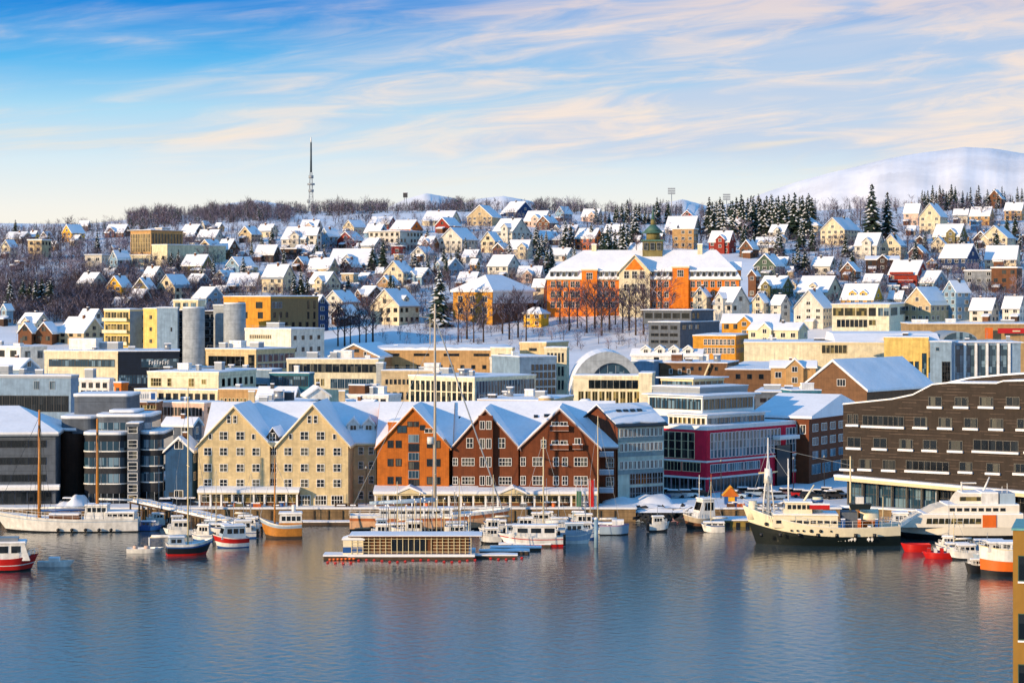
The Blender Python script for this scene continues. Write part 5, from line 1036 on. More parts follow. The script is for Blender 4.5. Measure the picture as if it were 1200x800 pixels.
# ================================================================= LATTICE MAST, floodlights, small antenna
YT = 1590.; tw = empty('radio_mast', (PX(364.5, YT), YT, gz(PX(364.5, YT), YT))); tag(tw, 'tall slender lattice radio mast rising from the forested ridge', 'mast'); z0 = tw.location.z; zz = lambda py: PZ(py, YT) - z0
b = MB(); H1 = zz(202)
for k in range(8):
    za, zb_ = H1 * k / 8, H1 * (k + 1) / 8; ra, rb = 2.3 - 1.3 * k / 8, 2.3 - 1.3 * (k + 1) / 8
    for i in range(4):
        a0 = pi / 4 + i * pi / 2; a1 = a0 + pi / 2
        b.bar((ra * cos(a0), ra * sin(a0), za), (rb * cos(a0), rb * sin(a0), zb_), .2, STEEL, 4); b.bar((ra * cos(a0), ra * sin(a0), za), (rb * cos(a1), rb * sin(a1), zb_), .11, STEEL, 3); b.bar((rb * cos(a0), rb * sin(a0), zb_), (rb * cos(a1), rb * sin(a1), zb_), .1, STEEL, 3)
b.build('lattice', tw)
b = MB(); b.bar((0, 0, H1), (0, 0, zz(167)), .75, mat('mast_grey', '39484f', .6), 8, .55); b.build('antenna', tw)
b = MB(); b.bar((0, 0, zz(167)), (0, 0, zz(161)), .5, WHITEP, 8, .4); b.build('tip', tw)
for py, r2, h in ((217, 2.6, 1.2), (209, 1.7, 2.0), (225, 1.9, 1.6)): b = MB(); b.bar((0, 0, zz(py)), (0, 0, zz(py) + h), r2, FG, 10); b.build('platform', tw)
b = MB(); b.bar((-1.4, -.5, zz(236)), (-2.2, -1.0, zz(236)), 1.2, FG, 10, 1.3); b.build('dish', tw)
for px, pt, pb, lab in ((787, 220, 252, 'tall floodlight mast with a square lamp panel on the skyline'), (851.5, 227, 250, 'tilted floodlight mast above the spruce row')):
    fm = empty('floodlight_mast', (PX(px, 1500), 1500, gz(PX(px, 1500), 1500))); tag(fm, lab, 'mast', 'floodlight masts on the ridge'); h = PZ(pt, 1500) - fm.location.z
    b = MB(); b.bar((0, 0, 0), (0, 0, h - 3), .35, STEEL, 6, .2); b.build('pole', fm); b = MB(); [b.box(-2.4, 2.4, -.3, .3, h - 4.2 + k * 1.5, h - 3.2 + k * 1.5, FG) for k in range(3)]; b.build('lamp_panel', fm)
fm = empty('lookout_tower', (PX(475, 1500), 1500, gz(PX(475, 1500), 1500))); tag(fm, 'small dark lookout tower above the ridge trees near the mast', 'tower'); h = PZ(226, 1500) - fm.location.z
b = MB(); [b.bar((x_, y_, 0), (x_ * .6, y_ * .6, h - 3), .2, STEEL, 4) for x_ in (-1, 1) for y_ in (-1, 1)]; b.build('leg', fm); b = MB(); b.box(-1.4, 1.4, -1.4, 1.4, h - 3, h, ROOFD); b.box(-1.6, 1.6, -1.6, 1.6, h + .003, h + .3, SNOW); b.build('cabin', fm)
# street lamp post before the cream villa
lp = empty('lamp_post', (PX(504, 800), 800, gz(PX(504, 800), 800))); tag(lp, 'pale street lamp post with short arm below the cream villa', 'lamp'); b = MB(); b.bar((0, 0, 0), (0, 0, 11), .14, FC, 6, .09); b.build('pole', lp); b = MB(); b.bar((0, 0, 11), (-3, 0, 11.3), .08, FC, 5); b.box(-3.6, -2.8, -.15, .15, 11.15, 11.4, STEEL); b.build('lamp_head', lp)
# ================================================================= TREES
def conifer_mesh(seed, tiers=15, nb=10, rad=.19, droop=.35, snow=.5):
    rr = random.Random(seed); cr = MB(); tk = MB(); tk.bar((0, 0, -.06), (0, 0, .93), .016, BARK, 6, .003)
    for t in range(tiers):
        f = t / tiers; z = .08 + .90 * f; r = rad * (1 - f) ** .85 * rr.uniform(.82, 1.1) + .01; n = max(5, int(nb * (1 - f * .5)))
        for k in range(n):
            a = 2 * pi * (k + rr.random()) / n; rl = r * rr.uniform(.7, 1.2); dz = -rl * droop * rr.uniform(.6, 1.5); wv = rl * rr.uniform(.22, .34) + .004; th = .014 * (1 - f * .5)
            ca, sa = cos(a), sin(a); z1 = z + rr.uniform(-.02, .02)
            def P(l, w_, h): return (ca * l - sa * w_, sa * l + ca * w_, z1 + dz * (l / rl) + h)
            tip = P(rl, 0, 0); L1 = P(rl * .55, wv, -th * 1.2); R1 = P(rl * .55, -wv, -th * 1.2); T1 = P(rl * .5, 0, th); B1 = P(rl * .5, 0, -th * 2.2); O = P(.0, 0, .01)
            cr.faces([O, L1, R1, T1, B1, tip], [(0, 1, 3), (3, 1, 5), (0, 3, 2), (3, 2, 5), (0, 4, 1), (4, 5, 1), (0, 2, 4), (4, 2, 5)], NEED)
            if rr.random() < snow:
                e = .004; S1 = P(rl * .86, wv * .25, e); 
                cr.faces([P(rl * .25, 0, th + e), P(rl * .6, wv * .72, e), P(rl * .93, 0, e), P(rl * .6, -wv * .72, e), P(rl * .55, 0, th + e * 3)], [(0, 1, 4), (1, 2, 4), (2, 3, 4), (3, 0, 4)], SNOW)
    return tk.data('trunk'), cr.data('crown')
def bare_mesh(seed, spread=.5, frost=.15, n1=9, snowy=.1, twigr=.0024, depth=4):
    rr = random.Random(seed); tk = MB(); cr = MB(); tm = TWIG
    tk.bar((0, 0, -.05), (0, 0, .35), .018, BARK, 6, .012); tk.bar((0, 0, .35), (rr.uniform(-.02, .02), 0, .7), .012, BARK, 5, .005)
    def grow(p, d, L, r, dep):
        q = p + d * L; mtl = TWIGF if rr.random() < frost else tm
        if dep == depth: tk.bar(p, q, r, BARK, 4, r * .5, False)
        else: cr.bar(p, q, r, mtl, 3, r * .45, False)
        if dep <= 0: return
        for k in range(rr.choice((3, 4)) if dep > 1 else 4):
            t = rr.uniform(.35, 1.0); nd = (d + Vector((rr.uniform(-1, 1), rr.uniform(-1, 1), rr.uniform(-.25, .9))) * .75).normalized()
            grow(p + d * L * t, nd, L * rr.uniform(.5, .75), max(r * .55, twigr), dep - 1)
    for k in range(n1):
        z = .22 + .45 * k / n1; a = k * 2.4 + rr.random(); grow(Vector((0, 0, z)), Vector((cos(a) * spread, sin(a) * spread, rr.uniform(.5, .95))).normalized(), .26 * rr.uniform(.8, 1.15), .006, depth - 1)
    grow(Vector((0, 0, .6)), Vector((0, 0, 1)), .2, .006, depth - 1)
    return tk.data('trunk'), cr.data('crown')
CON = [conifer_mesh(i, tiers=17 + i, nb=13 + i % 3, rad=(.22, .25, .20, .27)[i], snow=(.25, .38, .3, .5)[i]) for i in range(4)]
THIN = [conifer_mesh(20 + i, tiers=15, nb=11, rad=.14, snow=.28) for i in range(2)]
BARE = [bare_mesh(40 + i, (.55, .45, .65)[i], (.10, .15, .25)[i]) for i in range(3)]
FROST = [bare_mesh(60 + i, .6, .75, snowy=.5) for i in range(2)]
def tree(name, label, cat, group, protos, X, Y, h, wide=1.0, z=None):
    r = empty(name, (X, Y, (gz(X, Y) if z is None else z) - .2), random.uniform(0, 6.28)); tag(r, label, cat, group)
    tk, cr = random.choice(protos); inst('trunk', tk, r, (0, 0, 0), 0, (h * wide, h * wide, h)); inst('crown', cr, r, (0, 0, 0), 0, (h * wide, h * wide, h)); return r
def tpx(name, label, cat, group, protos, px, ptop, pbase, wide=1.0, Y=None):
    Y = Y or Yof(px, pbase); return tree(name, label, cat, group, protos, PX(px, Y), Y, (pbase - ptop) * Y / F, wide)
# conspicuous spruces
for px, a, b_, wd, lab in (
 (515, 311, 382, 1.0, 'tall broad dark spruce right of the cream villa'), (800, 321, 366, 1.0, 'dark spruce standing before the orange school facade'),
 (1022, 211, 288, 1.15, 'giant snow dusted spruce, the tallest on the right ridge'), (1040, 221, 286, 1.05, 'second giant spruce just right of the tallest'),
 (449, 276, 322, 1.0, 'single spruce right of the long white balcony building'), (18, 256, 279, 1.3, 'lone dark spruce on the far left skyline'),
 (939, 257, 294, 1.3, 'snow laden spruce left of the domed roof house'), (952, 262, 294, 1.2, 'snow laden spruce right before the domed roof house'),
 (344, 318, 350, 1.2, 'left of three spruces above the brown office'), (353, 312, 350, 1.0, 'middle of three spruces above the brown office'), (360, 322, 350, 1.3, 'right of three spruces above the brown office'),
 (250, 300, 330, 1.1, 'spruce right of the yellow lit dark house'), (371, 278, 304, .9, 'left of two slim spruces below the mast'), (380, 281, 304, .9, 'right of two slim spruces below the mast'),
 (209, 290, 318, 1.0, 'spruce between finned office wing and yellow tree'), (177, 296, 318, .8, 'tiny spruce before the finned office base'),
 (770, 229, 262, 1.0, 'dark pointed spruce left of the floodlight mast'), (783, 233, 262, 1.1, 'spruce just below the floodlight mast'), (744, 240, 285, 1.0, 'slim spruce left of the green cupola'),
 (1084, 270, 296, 1.2, 'spruce left of the small cream cottage'), (1126, 272, 300, 1.1, 'spruce right of the small cream cottage'), (1180, 250, 280, 1.1, 'spruce at right edge before the gabled cream house'),
 (1190, 246, 284, .9, 'slim spruce cut close by the right edge'), (1034, 276, 292, 1.0, 'small dark spruce between white and cream houses below giants')):
    tpx('spruce_tree', lab, 'tree', None, CON, px, a, b_, wd)
def stand(lab, group, protos, pts, name='spruce_tree', wide=1.0, jit=1.5):
    for px, a, b_ in pts: tpx(name, lab, 'tree', group, protos, px + random.uniform(-jit, jit), a + random.uniform(-2, 2), b_ + random.uniform(-1.5, 1.5), wide * random.uniform(.9, 1.25))
stand('dark snow dusted spruce in the dense row left of giant spruces', 'spruce row on the right ridge', CON, [(x_, 232 - (x_ - 830) * .06 + random.uniform(-5, 6), 268 + (x_ % 3) * 6) for x_ in range(832, 956, 4)])
stand('spruce in the small stand above the three storey cream house', 'spruces above the cream house', CON, [(x_, 216 + random.uniform(-3, 8), 246) for x_ in range(1080, 1122, 4)])
stand('thin spruce in the stand on the far right skyline', 'thin spruces on the right skyline', THIN, [(x_, 218 + random.uniform(-3, 10), 244) for x_ in range(1128, 1204, 5)], wide=1.3)
stand('dark spruce in the stand left behind the orange school', 'spruces behind the school', CON, [(x_, 262 + random.uniform(-8, 10), 292 + (x_ % 4) * 4) for x_ in list(range(622, 644, 6)) + list(range(664, 672, 4)) + list(range(706, 742, 5))])
stand('spruce on the skyline right behind the green cupola', 'skyline spruces by the cupola', CON, [(x_, 240 + random.uniform(-6, 8), 262) for x_ in range(700, 770, 5)])
stand('slim dark spruce in the cluster beside the tall broad spruce', 'slim spruces in mid slope', THIN, [(x_, 290 + random.uniform(-6, 12), 322) for x_ in (482, 491, 496, 503, 512, 519, 527, 536)], wide=1.25)
stand('dark bushy spruce in the cluster on the left brushy slope', 'dark trees on the left slope', CON, [(x_, 326 + random.uniform(-6, 5), 362) for x_ in (12, 27, 34, 41, 49, 56, 60)], wide=1.3)
stand('dark spruce standing among the crowded roofs of mid slope', 'dark spruces among the roofs', CON, [(x_, y_ - random.uniform(24, 34), y_) for x_, y_ in ((286, 330), (332, 318), (408, 344), (436, 318), (456, 348), (462, 352), (486, 322), (500, 326), (508, 330), (524, 328), (534, 316), (598, 312), (632, 316), (640, 322), (646, 314), (664, 318), (672, 312), (694, 292), (714, 292), (726, 288), (872, 292), (884, 300), (912, 300), (936, 316), (944, 322), (992, 300), (1000, 318), (1050, 304), (1074, 308), (1144, 308), (1168, 300), (1196, 296), (58, 296), (114, 300), (186, 348), (236, 340), (272, 300), (308, 300))], wide=1.15)
stand('small spruce between roofs of the middle slope', 'small spruces between the roofs', CON, [(x_, y_ - random.uniform(18, 26), y_) for x_, y_ in ((232, 322), (296, 300), (318, 290), (420, 300), (466, 296), (545, 300), (560, 326), (500, 290), (612, 296), (655, 300), (688, 290), (716, 300), (905, 318), (930, 318), (960, 322), (985, 322), (1000, 330), (1070, 320), (1098, 332), (870, 300), (946, 320))], wide=1.1)
# yellow lit tree
tpx('larch_tree', 'yellow lit tree left of the small spruce near the finned office', 'tree', None, [(CON[0][0], CON[0][1])], 201, 294, 322, 1.5)
# bare trees
stand('tall bare tree among those before the orange school', 'bare trees before the orange school', BARE, [(x_, 322 + random.uniform(-6, 14), 382 + random.uniform(-4, 14)) for x_ in (655, 668, 678, 688, 696, 705, 713, 722, 730, 738, 746, 754, 764, 775)], 'bare_tree', 1.15)
stand('tall bare tree standing before the yellow villa', 'bare trees before the yellow villa', BARE, [(x_, 338 + random.uniform(-4, 10), 396 + random.uniform(-6, 6)) for x_ in (536, 546, 556, 566, 588, 598, 606, 616)], 'bare_tree', 1.1)
stand('purple brown bare tree left of the cream villa', 'bare trees left of the cream villa', BARE + FROST, [(x_, 352 + random.uniform(-6, 10), 404) for x_ in (396, 404, 412, 420, 428, 436)], 'bare_tree', 1.2)
stand('small frosted tree in the snowy park below the school', 'young trees in the snowy park', FROST, [(x_, y_ - random.uniform(14, 22), y_) for x_, y_ in ((470, 398), (492, 402), (522, 402), (540, 400), (632, 398), (646, 402), (662, 400), (676, 404), (700, 402), (712, 410), (724, 404), (738, 408), (752, 400))], 'frosted_tree', 1.1)
stand('bare tree between the cottages of the middle slope', 'bare trees between the roofs', BARE + FROST, [(x_, y_ - random.uniform(20, 34), y_) for x_, y_ in ((70, 300), (90, 305), (110, 296), (60, 290), (80, 282), (240, 318), (258, 346), (290, 352), (300, 346), (325, 354), (402, 332), (440, 346), (450, 300), (470, 334), (486, 350), (528, 340), (540, 322), (600, 318), (636, 330), (656, 290), (690, 300), (714, 318), (745, 302), (820, 290), (850, 290), (872, 282), (900, 300), (915, 340), (960, 300), (974, 304), (990, 300), (1010, 300), (1050, 300), (1064, 296), (1080, 330), (1098, 304), (1120, 330), (1140, 340), (1160, 350), (1178, 330), (1190, 352), (205, 345), (230, 352), (160, 360), (140, 300), (150, 290), (500, 310), (520, 345), (580, 345), (1126, 256), (1100, 250), (1008, 264), (980, 262), (1150, 262), (920, 346), (350, 296), (410, 300), (430, 268), (398, 262), (560, 262), (640, 262), (600, 262), (660, 262))], 'bare_tree', 1.1)
stand('frosted bluish tree on the left upper slope', 'frosted trees on the left upper slope', FROST + BARE, [(random.uniform(0, 250), 0, y_) for y_ in range(284, 346, 1)] and [(x_, y_ - random.uniform(16, 26), y_) for x_, y_ in [(random.Random(i).uniform(0, 150), 290 + (i * 7) % 60) for i in range(56)]], 'frosted_tree', 1.25)
# ---- masses nobody could count: ridge forest and brush, merged from light trees
def light_tree(seed, conif=False, fr=.28):
    rr = random.Random(seed); b = MB()
    if conif:
        for t in range(7):
            f = t / 7; r = .17 * (1 - f) + .01; z = .1 + .88 * f
            for k in range(6):
                a = 2 * pi * (k + rr.random()) / 6; b.poly([(0, 0, z + .06), (cos(a - .4) * r * .6, sin(a - .4) * r * .6, z - .01), (cos(a) * r * 1.2, sin(a) * r * 1.2, z - .05), (cos(a + .4) * r * .6, sin(a + .4) * r * .6, z - .01)], NEED if rr.random() < .6 else TWIGF)
        return b
    b.bar((0, 0, 0), (0, 0, .5), .014, BARK, 3, .008, False)
    for k in range(46):
        z = rr.uniform(.15, .8); a = rr.uniform(0, 6.28); e = rr.uniform(.2, 1.2); L = rr.uniform(.12, .34); p_ = Vector((cos(a) * rr.uniform(0, .12), sin(a) * rr.uniform(0, .12), z)); q_ = p_ + Vector((cos(a) * cos(e), sin(a) * cos(e), sin(e))) * L; wd = rr.uniform(.004, .009)
        t_ = Vector((-sin(a), cos(a), 0)) * wd; b.faces([p_ - t_, p_ + t_, q_], [(0, 1, 2)], TWIGF if rr.random() < fr else TWIG)
        b.faces([p_ * .5 + q_ * .5 - t_, p_ * .5 + q_ * .5 + t_, q_ + Vector((rr.uniform(-.1, .1), rr.uniform(-.1, .1), .05))], [(0, 1, 2)], TWIG)
    return b
LT = [light_tree(i) for i in range(5)]; LC = [light_tree(9 + i, True) for i in range(3)]; LF = [light_tree(30 + i, False, .85) for i in range(5)]
def mass(name, label, cat, pts, protos):
    V, Fc, M, mats = [], [], [], []; off = 0; rr = random.Random(len(pts))
    cache = [(np.array(b.v), b.f, b.m, b.mats) for b in protos]
    for X, Y, h, wd in pts:
        v, f, mi, ms = rr.choice(cache); a = rr.uniform(0, 6.28); ca, sa = cos(a), sin(a)
        w_ = np.empty_like(v); w_[:, 0] = (v[:, 0] * ca - v[:, 1] * sa) * h * wd + X; w_[:, 1] = (v[:, 0] * sa + v[:, 1] * ca) * h * wd + Y; w_[:, 2] = v[:, 2] * h + gz(X, Y) - .3
        for m_ in ms:
            if m_ not in mats: mats.append(m_)
        mp_ = [mats.index(m_) for m_ in ms]
        V.append(w_); Fc += [tuple(i + off for i in q) for q in f]; M += [mp_[i] for i in mi]; off += len(v)
    me = bpy.data.meshes.new(name); me.from_pydata(np.vstack(V).tolist(), [], Fc); [me.materials.append(m_) for m_ in mats]; me.polygons.foreach_set('material_index', M); me.update()
    o = bpy.data.objects.new(name, me); COL.objects.link(o); return tag(o, label, cat, kind='stuff')
rr = random.Random(3); pts = []
for i in range(3000):
    px = rr.uniform(150, 340) if i % 2 else rr.uniform(330, 800); Y = rr.uniform(1370, 1620)
    if px > 345: Y = rr.uniform(1490, 1620)
    if px > 560 and rr.random() < .35: continue
    env = .62 + .25 * sin(px * .05) + .2 * sin(px * .13 + 1) + .18 * sin(px * .31)
    if rr.random() > env + .35: continue
    pts.append((PX(px, Y), Y, rr.uniform(3.5, 7) + 5 * max(0, env) * rr.random(), rr.uniform(.9, 1.7)))
for i in range(200): px = rr.uniform(0, 150); Y = rr.uniform(1340, 1520); pts.append((PX(px, Y), Y, rr.uniform(4, 8), 1.4))
for i in range(380): px = rr.uniform(820, 1230); Y = rr.uniform(1330, 1600); pts.append((PX(px, Y), Y, rr.uniform(5, 10), 1.3))
mass('forest', 'purple brown bare birch forest along the ridge under the mast', 'forest', pts, LT + LF[:1] + LC)
pts = []
for i in range(2000):
    px = rr.uniform(-10, 250); py = rr.uniform(336, 380) if i % 2 else rr.uniform(285, 350)
    if i % 2 and px > 200: px -= 120
    Y = Yof(px, py); pts.append((PX(px, Y), Y, rr.uniform(4, 8.5), rr.uniform(1.2, 2.0)))
for i in range(5200):
    px = rr.uniform(190, 1210); py = rr.uniform(256, 372)
    if 640 < px < 890 and py > 296: continue
    Y = Yof(px, py); pts.append((PX(px, Y), Y, rr.uniform(2.5, 7.5), rr.uniform(1.2, 2.2)))
for i in range(260):
    px = rr.uniform(440, 760); py = rr.uniform(372, 392) if i % 3 else rr.uniform(384, 412); Y = Yof(px, py); pts.append((PX(px, Y), Y, rr.uniform(2, 4.5), rr.uniform(1.2, 2.2)))
mass('brush', 'brown and frosted leafless brush covering the slope between houses', 'brush', pts, LT + LF + LF[:3])
# ================================================================= BOATS AND HARBOUR
def Yw(py): return CH * F / (py - HY)      # distance of a waterline row
def hull(L, B, free, bow, cols, flare=1.0, transom=.75, sheer=.35, n=16, keel=-.6, z_split=None, bulwark=.0, stem=.18):
    """bow at +x; cols = list of (z fraction top, material) from the water up"""
    b = MB(); st = []
    for i in range(n + 1):
        t = i / n; x_ = -L / 2 + L * t; hb = B / 2 * (transom + (1 - transom) * min(1, t / .35) ** .8) * (1 - max(0, (t - .45) / .55) ** 2.2)
        hz = free * (1 + sheer * ((t - .35) / .65) ** 2 * (bow if t > .35 else .35)) if True else free
        st.append((x_, max(hb, .02), hz))
    lv = [0] + [c_[0] for c_ in cols]
    for (f0, f1, m_) in [(lv[i], lv[i + 1], cols[i][1]) for i in range(len(cols))]:
        for sg in (-1, 1):
            vs = []
            for (x_, hb, hz) in st:
                for f in (f0, f1):
                    z = keel + (hz - keel) * f; k = .72 + .28 * f ** .6; t = (x_ + L / 2) / L; xo = x_ + L * stem * (f - 1) * max(0, (t - .6) / .4) ** 1.5
                    vs.append((xo, sg * hb * k, z))
            b.faces(vs, [(2 * i, 2 * i + 2, 2 * i + 3, 2 * i + 1) for i in range(n)], m_, True)
        x_, hb, hz = st[0]; za, zb_ = keel + (hz - keel) * f0, keel + (hz - keel) * f1; ka, kb = .72 + .28 * f0 ** .6, .72 + .28 * f1 ** .6
        b.poly([(x_, -hb * ka, za), (x_, hb * ka, za), (x_, hb * kb, zb_), (x_, -hb * kb, zb_)], m_)
    return b, st
def deck(st, m, drop=.25, f=.96):
    b = MB(); n = len(st)
    for i in range(n - 1):
        (xa, ha, za), (xb, hb, zb_) = st[i], st[i + 1]; b.poly([(xa, -ha * f, za - drop), (xb, -hb * f, zb_ - drop), (xb, hb * f, zb_ - drop), (xa, ha * f, za - drop)], m)
    return b
def cabin(root, x0, x1, w_, z0, h, m, nw=3, roofm=None, slant=.25, wz=(.45, .85), gl=None, name='cabin', win=True):
    gl = gl or GLD; b = MB(); s = slant * h
    b.prism([(x0, z0), (x1 + s * .3, z0), (x1 - s, z0 + h), (x0 + s * .3, z0 + h)], 'y', -w_ / 2, w_ / 2, m); o = b.build(name, root)
    r_ = MB(); r_.box(x0 - .1, x1 - s + .25, -w_ / 2 - .15, w_ / 2 + .15, z0 + h + .003, z0 + h + .1, roofm or m); r_.box(x0, x1 - s + .15, -w_ / 2 - .05, w_ / 2 + .05, z0 + h + .103, z0 + h + .28, SNOW); r_.build('roof', o)
    if win:
        L = (x1 - s) - (x0 + s * .3) - .3
        for i in range(nw):
            for sg in (-1, 1):
                q = MB(); a = x0 + s * .3 + .2 + L * i / nw; bb = a + L / nw * .75; q.box(a, bb, sg * (w_ / 2 + .02) - .02, sg * (w_ / 2 + .02) + .02, z0 + h * wz[0], z0 + h * wz[1], gl); q.build('window', o)
        q = MB(); k0, k1 = wz; xa = x1 + s * .3 - (s * 1.3) * k0 + .03; xb = x1 + s * .3 - (s * 1.3) * k1 + .03
        q.faces([(xa, -w_ / 2 + .15, z0 + h * k0), (xa, w_ / 2 - .15, z0 + h * k0), (xb, w_ / 2 - .15, z0 + h * k1), (xb, -w_ / 2 + .15, z0 + h * k1)], [(0, 1, 2, 3)], gl); q.build('window', o)
    return o
def mast(root, x_, z0, h, r=.09, m=None, boom=0, spreaders=0, stays=(), name='mast'):
    m = m or FG; b = MB(); b.bar((x_, 0, z0), (x_, 0, z0 + h), r, m, 8, r * .6); 
    for k in range(spreaders): z = z0 + h * (k + 1) / (spreaders + 1.0); b.bar((x_, -h * .06, z), (x_, h * .06, z), r * .45, m, 5)
    o = b.build(name, root)
    if boom: q = MB(); q.bar((x_, 0, z0 + 1.2), (x_ - boom, 0, z0 + 1.3), r * .8, m, 6); q.bar((x_ - .3, 0, z0 + 1.35), (x_ - boom + .2, 0, z0 + 1.42), r * 1.8, HULLB if m == FG else WHITEP, 6); q.build('boom', root)
    if stays:
        q = MB(); [q.bar((x_, 0, z0 + h * f), p_, max(.025, r * .22), FG, 3) for f, p_ in stays]; q.build('rigging', root)
    return o
def rail(root, st, h=.8, i0=0, i1=None, m=None):
    m = m or FW; i1 = i1 or len(st)
    for sg in (-1, 1):
        b = MB()
        P_ = [Vector((x_ - .1, sg * hb * .95, hz)) for x_, hb, hz in st[i0:i1]]
        for p_ in P_: b.bar(p_, p_ + Vector((0, 0, h)), .03, m, 4)
        for f in (.5, 1): b.path([p_ + Vector((0, 0, h * f)) for p_ in P_], .025, m, 4)
        b.build('rail', root)
def boat(label, x0, x1, pyw, head, free, cols, B=None, cat='boat', name='boat', group=None, bow=1.2, transom=.75, deckm=None, sheer=.35, stem=.18, drop=.25, keel=-.5):
    """head: degrees of the bow direction, 0 = to the right, 180 = to the left"""
    Y = Yw(pyw); X = PX((x0 + x1) / 2, Y); s = F / Y; a = R(head); Wt = (x1 - x0) / s; B_ = B
    L = Wt / (abs(cos(a)) + (.3) * abs(sin(a))); B_ = B or L * .3
    r = empty(name, (X, Y + B_ * .5, 0), a); tag(r, label, cat, group)
    h_, st = hull(L, B_, free, bow, cols, transom=transom, sheer=sheer, stem=stem, keel=keel); h_.build('hull', r, fix=False)
    deck(st, deckm or SNOW, drop).build('deck', r, fix=False)
    return r, st, L, B_
def motor(label, x0, x1, pyw, head=170, col=None, stripe=None, free=1.1, cab=(.0, .45), ch=1.6, mh=0, group='small motor boats', cw=.62, cm=None):
    c = col or WHITEP; r, st, L, B = boat(label, x0, x1, pyw, head, free, [(.45, BLACK if stripe is None else stripe), (.78, c), (.85, stripe or c), (1, c)], name='motor_boat', group=group)
    cabin(r, -L / 2 + L * (.5 + cab[0] - .35), -L / 2 + L * (.5 + cab[1] - .2), B * cw, free * .9, ch, cm or c, 3)
    b = MB(); b.box(L * .12, L * .33, -B * .28, B * .28, free * .85, free * 1.25, c); b.box(L * .12, L * .33, -B * .28, B * .28, free * 1.253, free * 1.4, SNOW); b.build('foredeck_hatch', r)
    rail(r, st, .6, 8, 15)
    if mh: mast(r, -L * .1, free + ch, mh, .05)
    b = MB(); b.box(-L / 2 - .45, -L / 2 - .02, -.25, .25, .1, free + .35, BLACK); b.build('outboard', r)
    return r
# --- white schooner, two varnished masts
r, st, L, B = boat('long white wooden schooner with two varnished masts moored by grey hotel', -14, 160, 624, 180, 2.3, [(.24, BLACK), (.82, WHITEP), (.86, HULLB), (1, WHITEP)], B=6, name='schooner', bow=1.6, sheer=.35, stem=.12, transom=.6)
zy = lambda px_: None; sX = F / Yw(624)
def lx(px, x0, x1, L, s): return ((x0 + x1) / 2 - px) / s   # for bow to the left
for px, top, rad in ((42, 470, .34), (110.5, 480, .32)):
    mast(r, lx(px, -14, 160, L, sX), 1.9, (600 - top) / sX, rad, WOODM, 0)
b = MB(); b.bar((lx(42, -14, 160, L, sX), 0, 4.0), (lx(98, -14, 160, L, sX), 0, 4.2), .22, WHITEP, 8); b.bar((lx(42, -14, 160, L, sX), 0, 3.6), (lx(98, -14, 160, L, sX), 0, 3.7), .2, BLUEP, 8); b.build('boom', r)
b = MB(); b.bar((lx(112, -14, 160, L, sX), 0, 5.6), (lx(152, -14, 160, L, sX), 0, 5.4), .18, WHITEP, 8); b.build('boom', r)
b = MB()
for px, top in ((42, 470), (110.5, 480)):
    xm = lx(px, -14, 160, L, sX); zt = 1.9 + (600 - top) / sX
    for dx in (-1.6, 0, 1.6):
        for sg in (-1, 1): b.bar((xm, 0, zt * .93), (xm + dx, sg * 2.8, 2.4), .035, BLACK, 3)
b.bar((lx(42, -14, 160, L, sX), 0, 20), (L / 2 - 1, 0, 4), .04, BLACK, 3); b.build('rigging', r)
cabin(r, lx(156, -14, 160, L, sX), lx(122, -14, 160, L, sX), 4.0, 2.2, 1.1, WHITEP, 5, slant=.1); cabin(r, lx(124, -14, 160, L, sX), lx(97, -14, 160, L, sX), 3.4, 2.2, 2.3, WHITEP, 4, name='wheelhouse', slant=.1, wz=(.55, .88))
b = MB(); b.box(lx(90, -14, 160, L, sX), lx(55, -14, 160, L, sX), -1.3, 1.3, 2, 2.9, wall('brown')); b.box(lx(90, -14, 160, L, sX), lx(55, -14, 160, L, sX), -1.4, 1.4, 2.903, 3.2, SNOW); b.build('deckhouse', r); rail(r, st, .9)
for k in (68, 84, 100, 116, 130):
    b = MB(); b.bar((lx(k, -14, 160, L, sX), 2.7, .5), (lx(k, -14, 160, L, sX), 3.1, .5), .28, BLACK, 10); b.build('fender', r)
# --- red fishing boat at bottom left
r, st, L, B = boat('red fishing boat with blue white wheelhouse cut by the left edge', -22, 42, 670, 8, 1.9, [(.3, BLACK), (.55, REDP), (.6, WHITEP), (1, REDP)], B=4.6, name='fishing_boat', group='fishing boats', bow=.9)
cabin(r, -4.0, 2.6, 3.6, 1.6, 2.6, WHITEP, 3); b = MB(); b.box(-3, 1, -1.3, 1.3, 4.5, 5.0, STEEL); b.build('railing_box', r); rail(r, st, .8, 10); mast(r, -2.5, 4.5, 2.5, .07)
r, st, L, B = boat('small pale blue open dinghy beside the red fishing boat', 43, 86, 664, 0, .75, [(.3, HULLB), (1, WHITEP)], B=2, name='dinghy', bow=.9)
b = MB(); b.box(-1.1, .5, -.6, .6, .6, 1.2, WHITEP); b.box(-1.1, .5, -.6, .6, 1.203, 1.4, SNOW); b.build('console', r)
r, st, L, B = boat('low white work raft with bollards left of the black hulled boat', 147, 191, 648, 4, .7, [(.4, BLACK), (1, WHITEP)], B=2.6, name='work_raft', bow=.6)
for k in (-1.6, .2): b = MB(); b.bar((k, -.3, .5), (k, -.3, 1.1), .4, wall('pink'), 10); b.build('drum', r)
b = MB(); b.bar((.6, 0, .5), (.6, 0, 2.4), .12, WHITEP, 6); b.build('post', r)
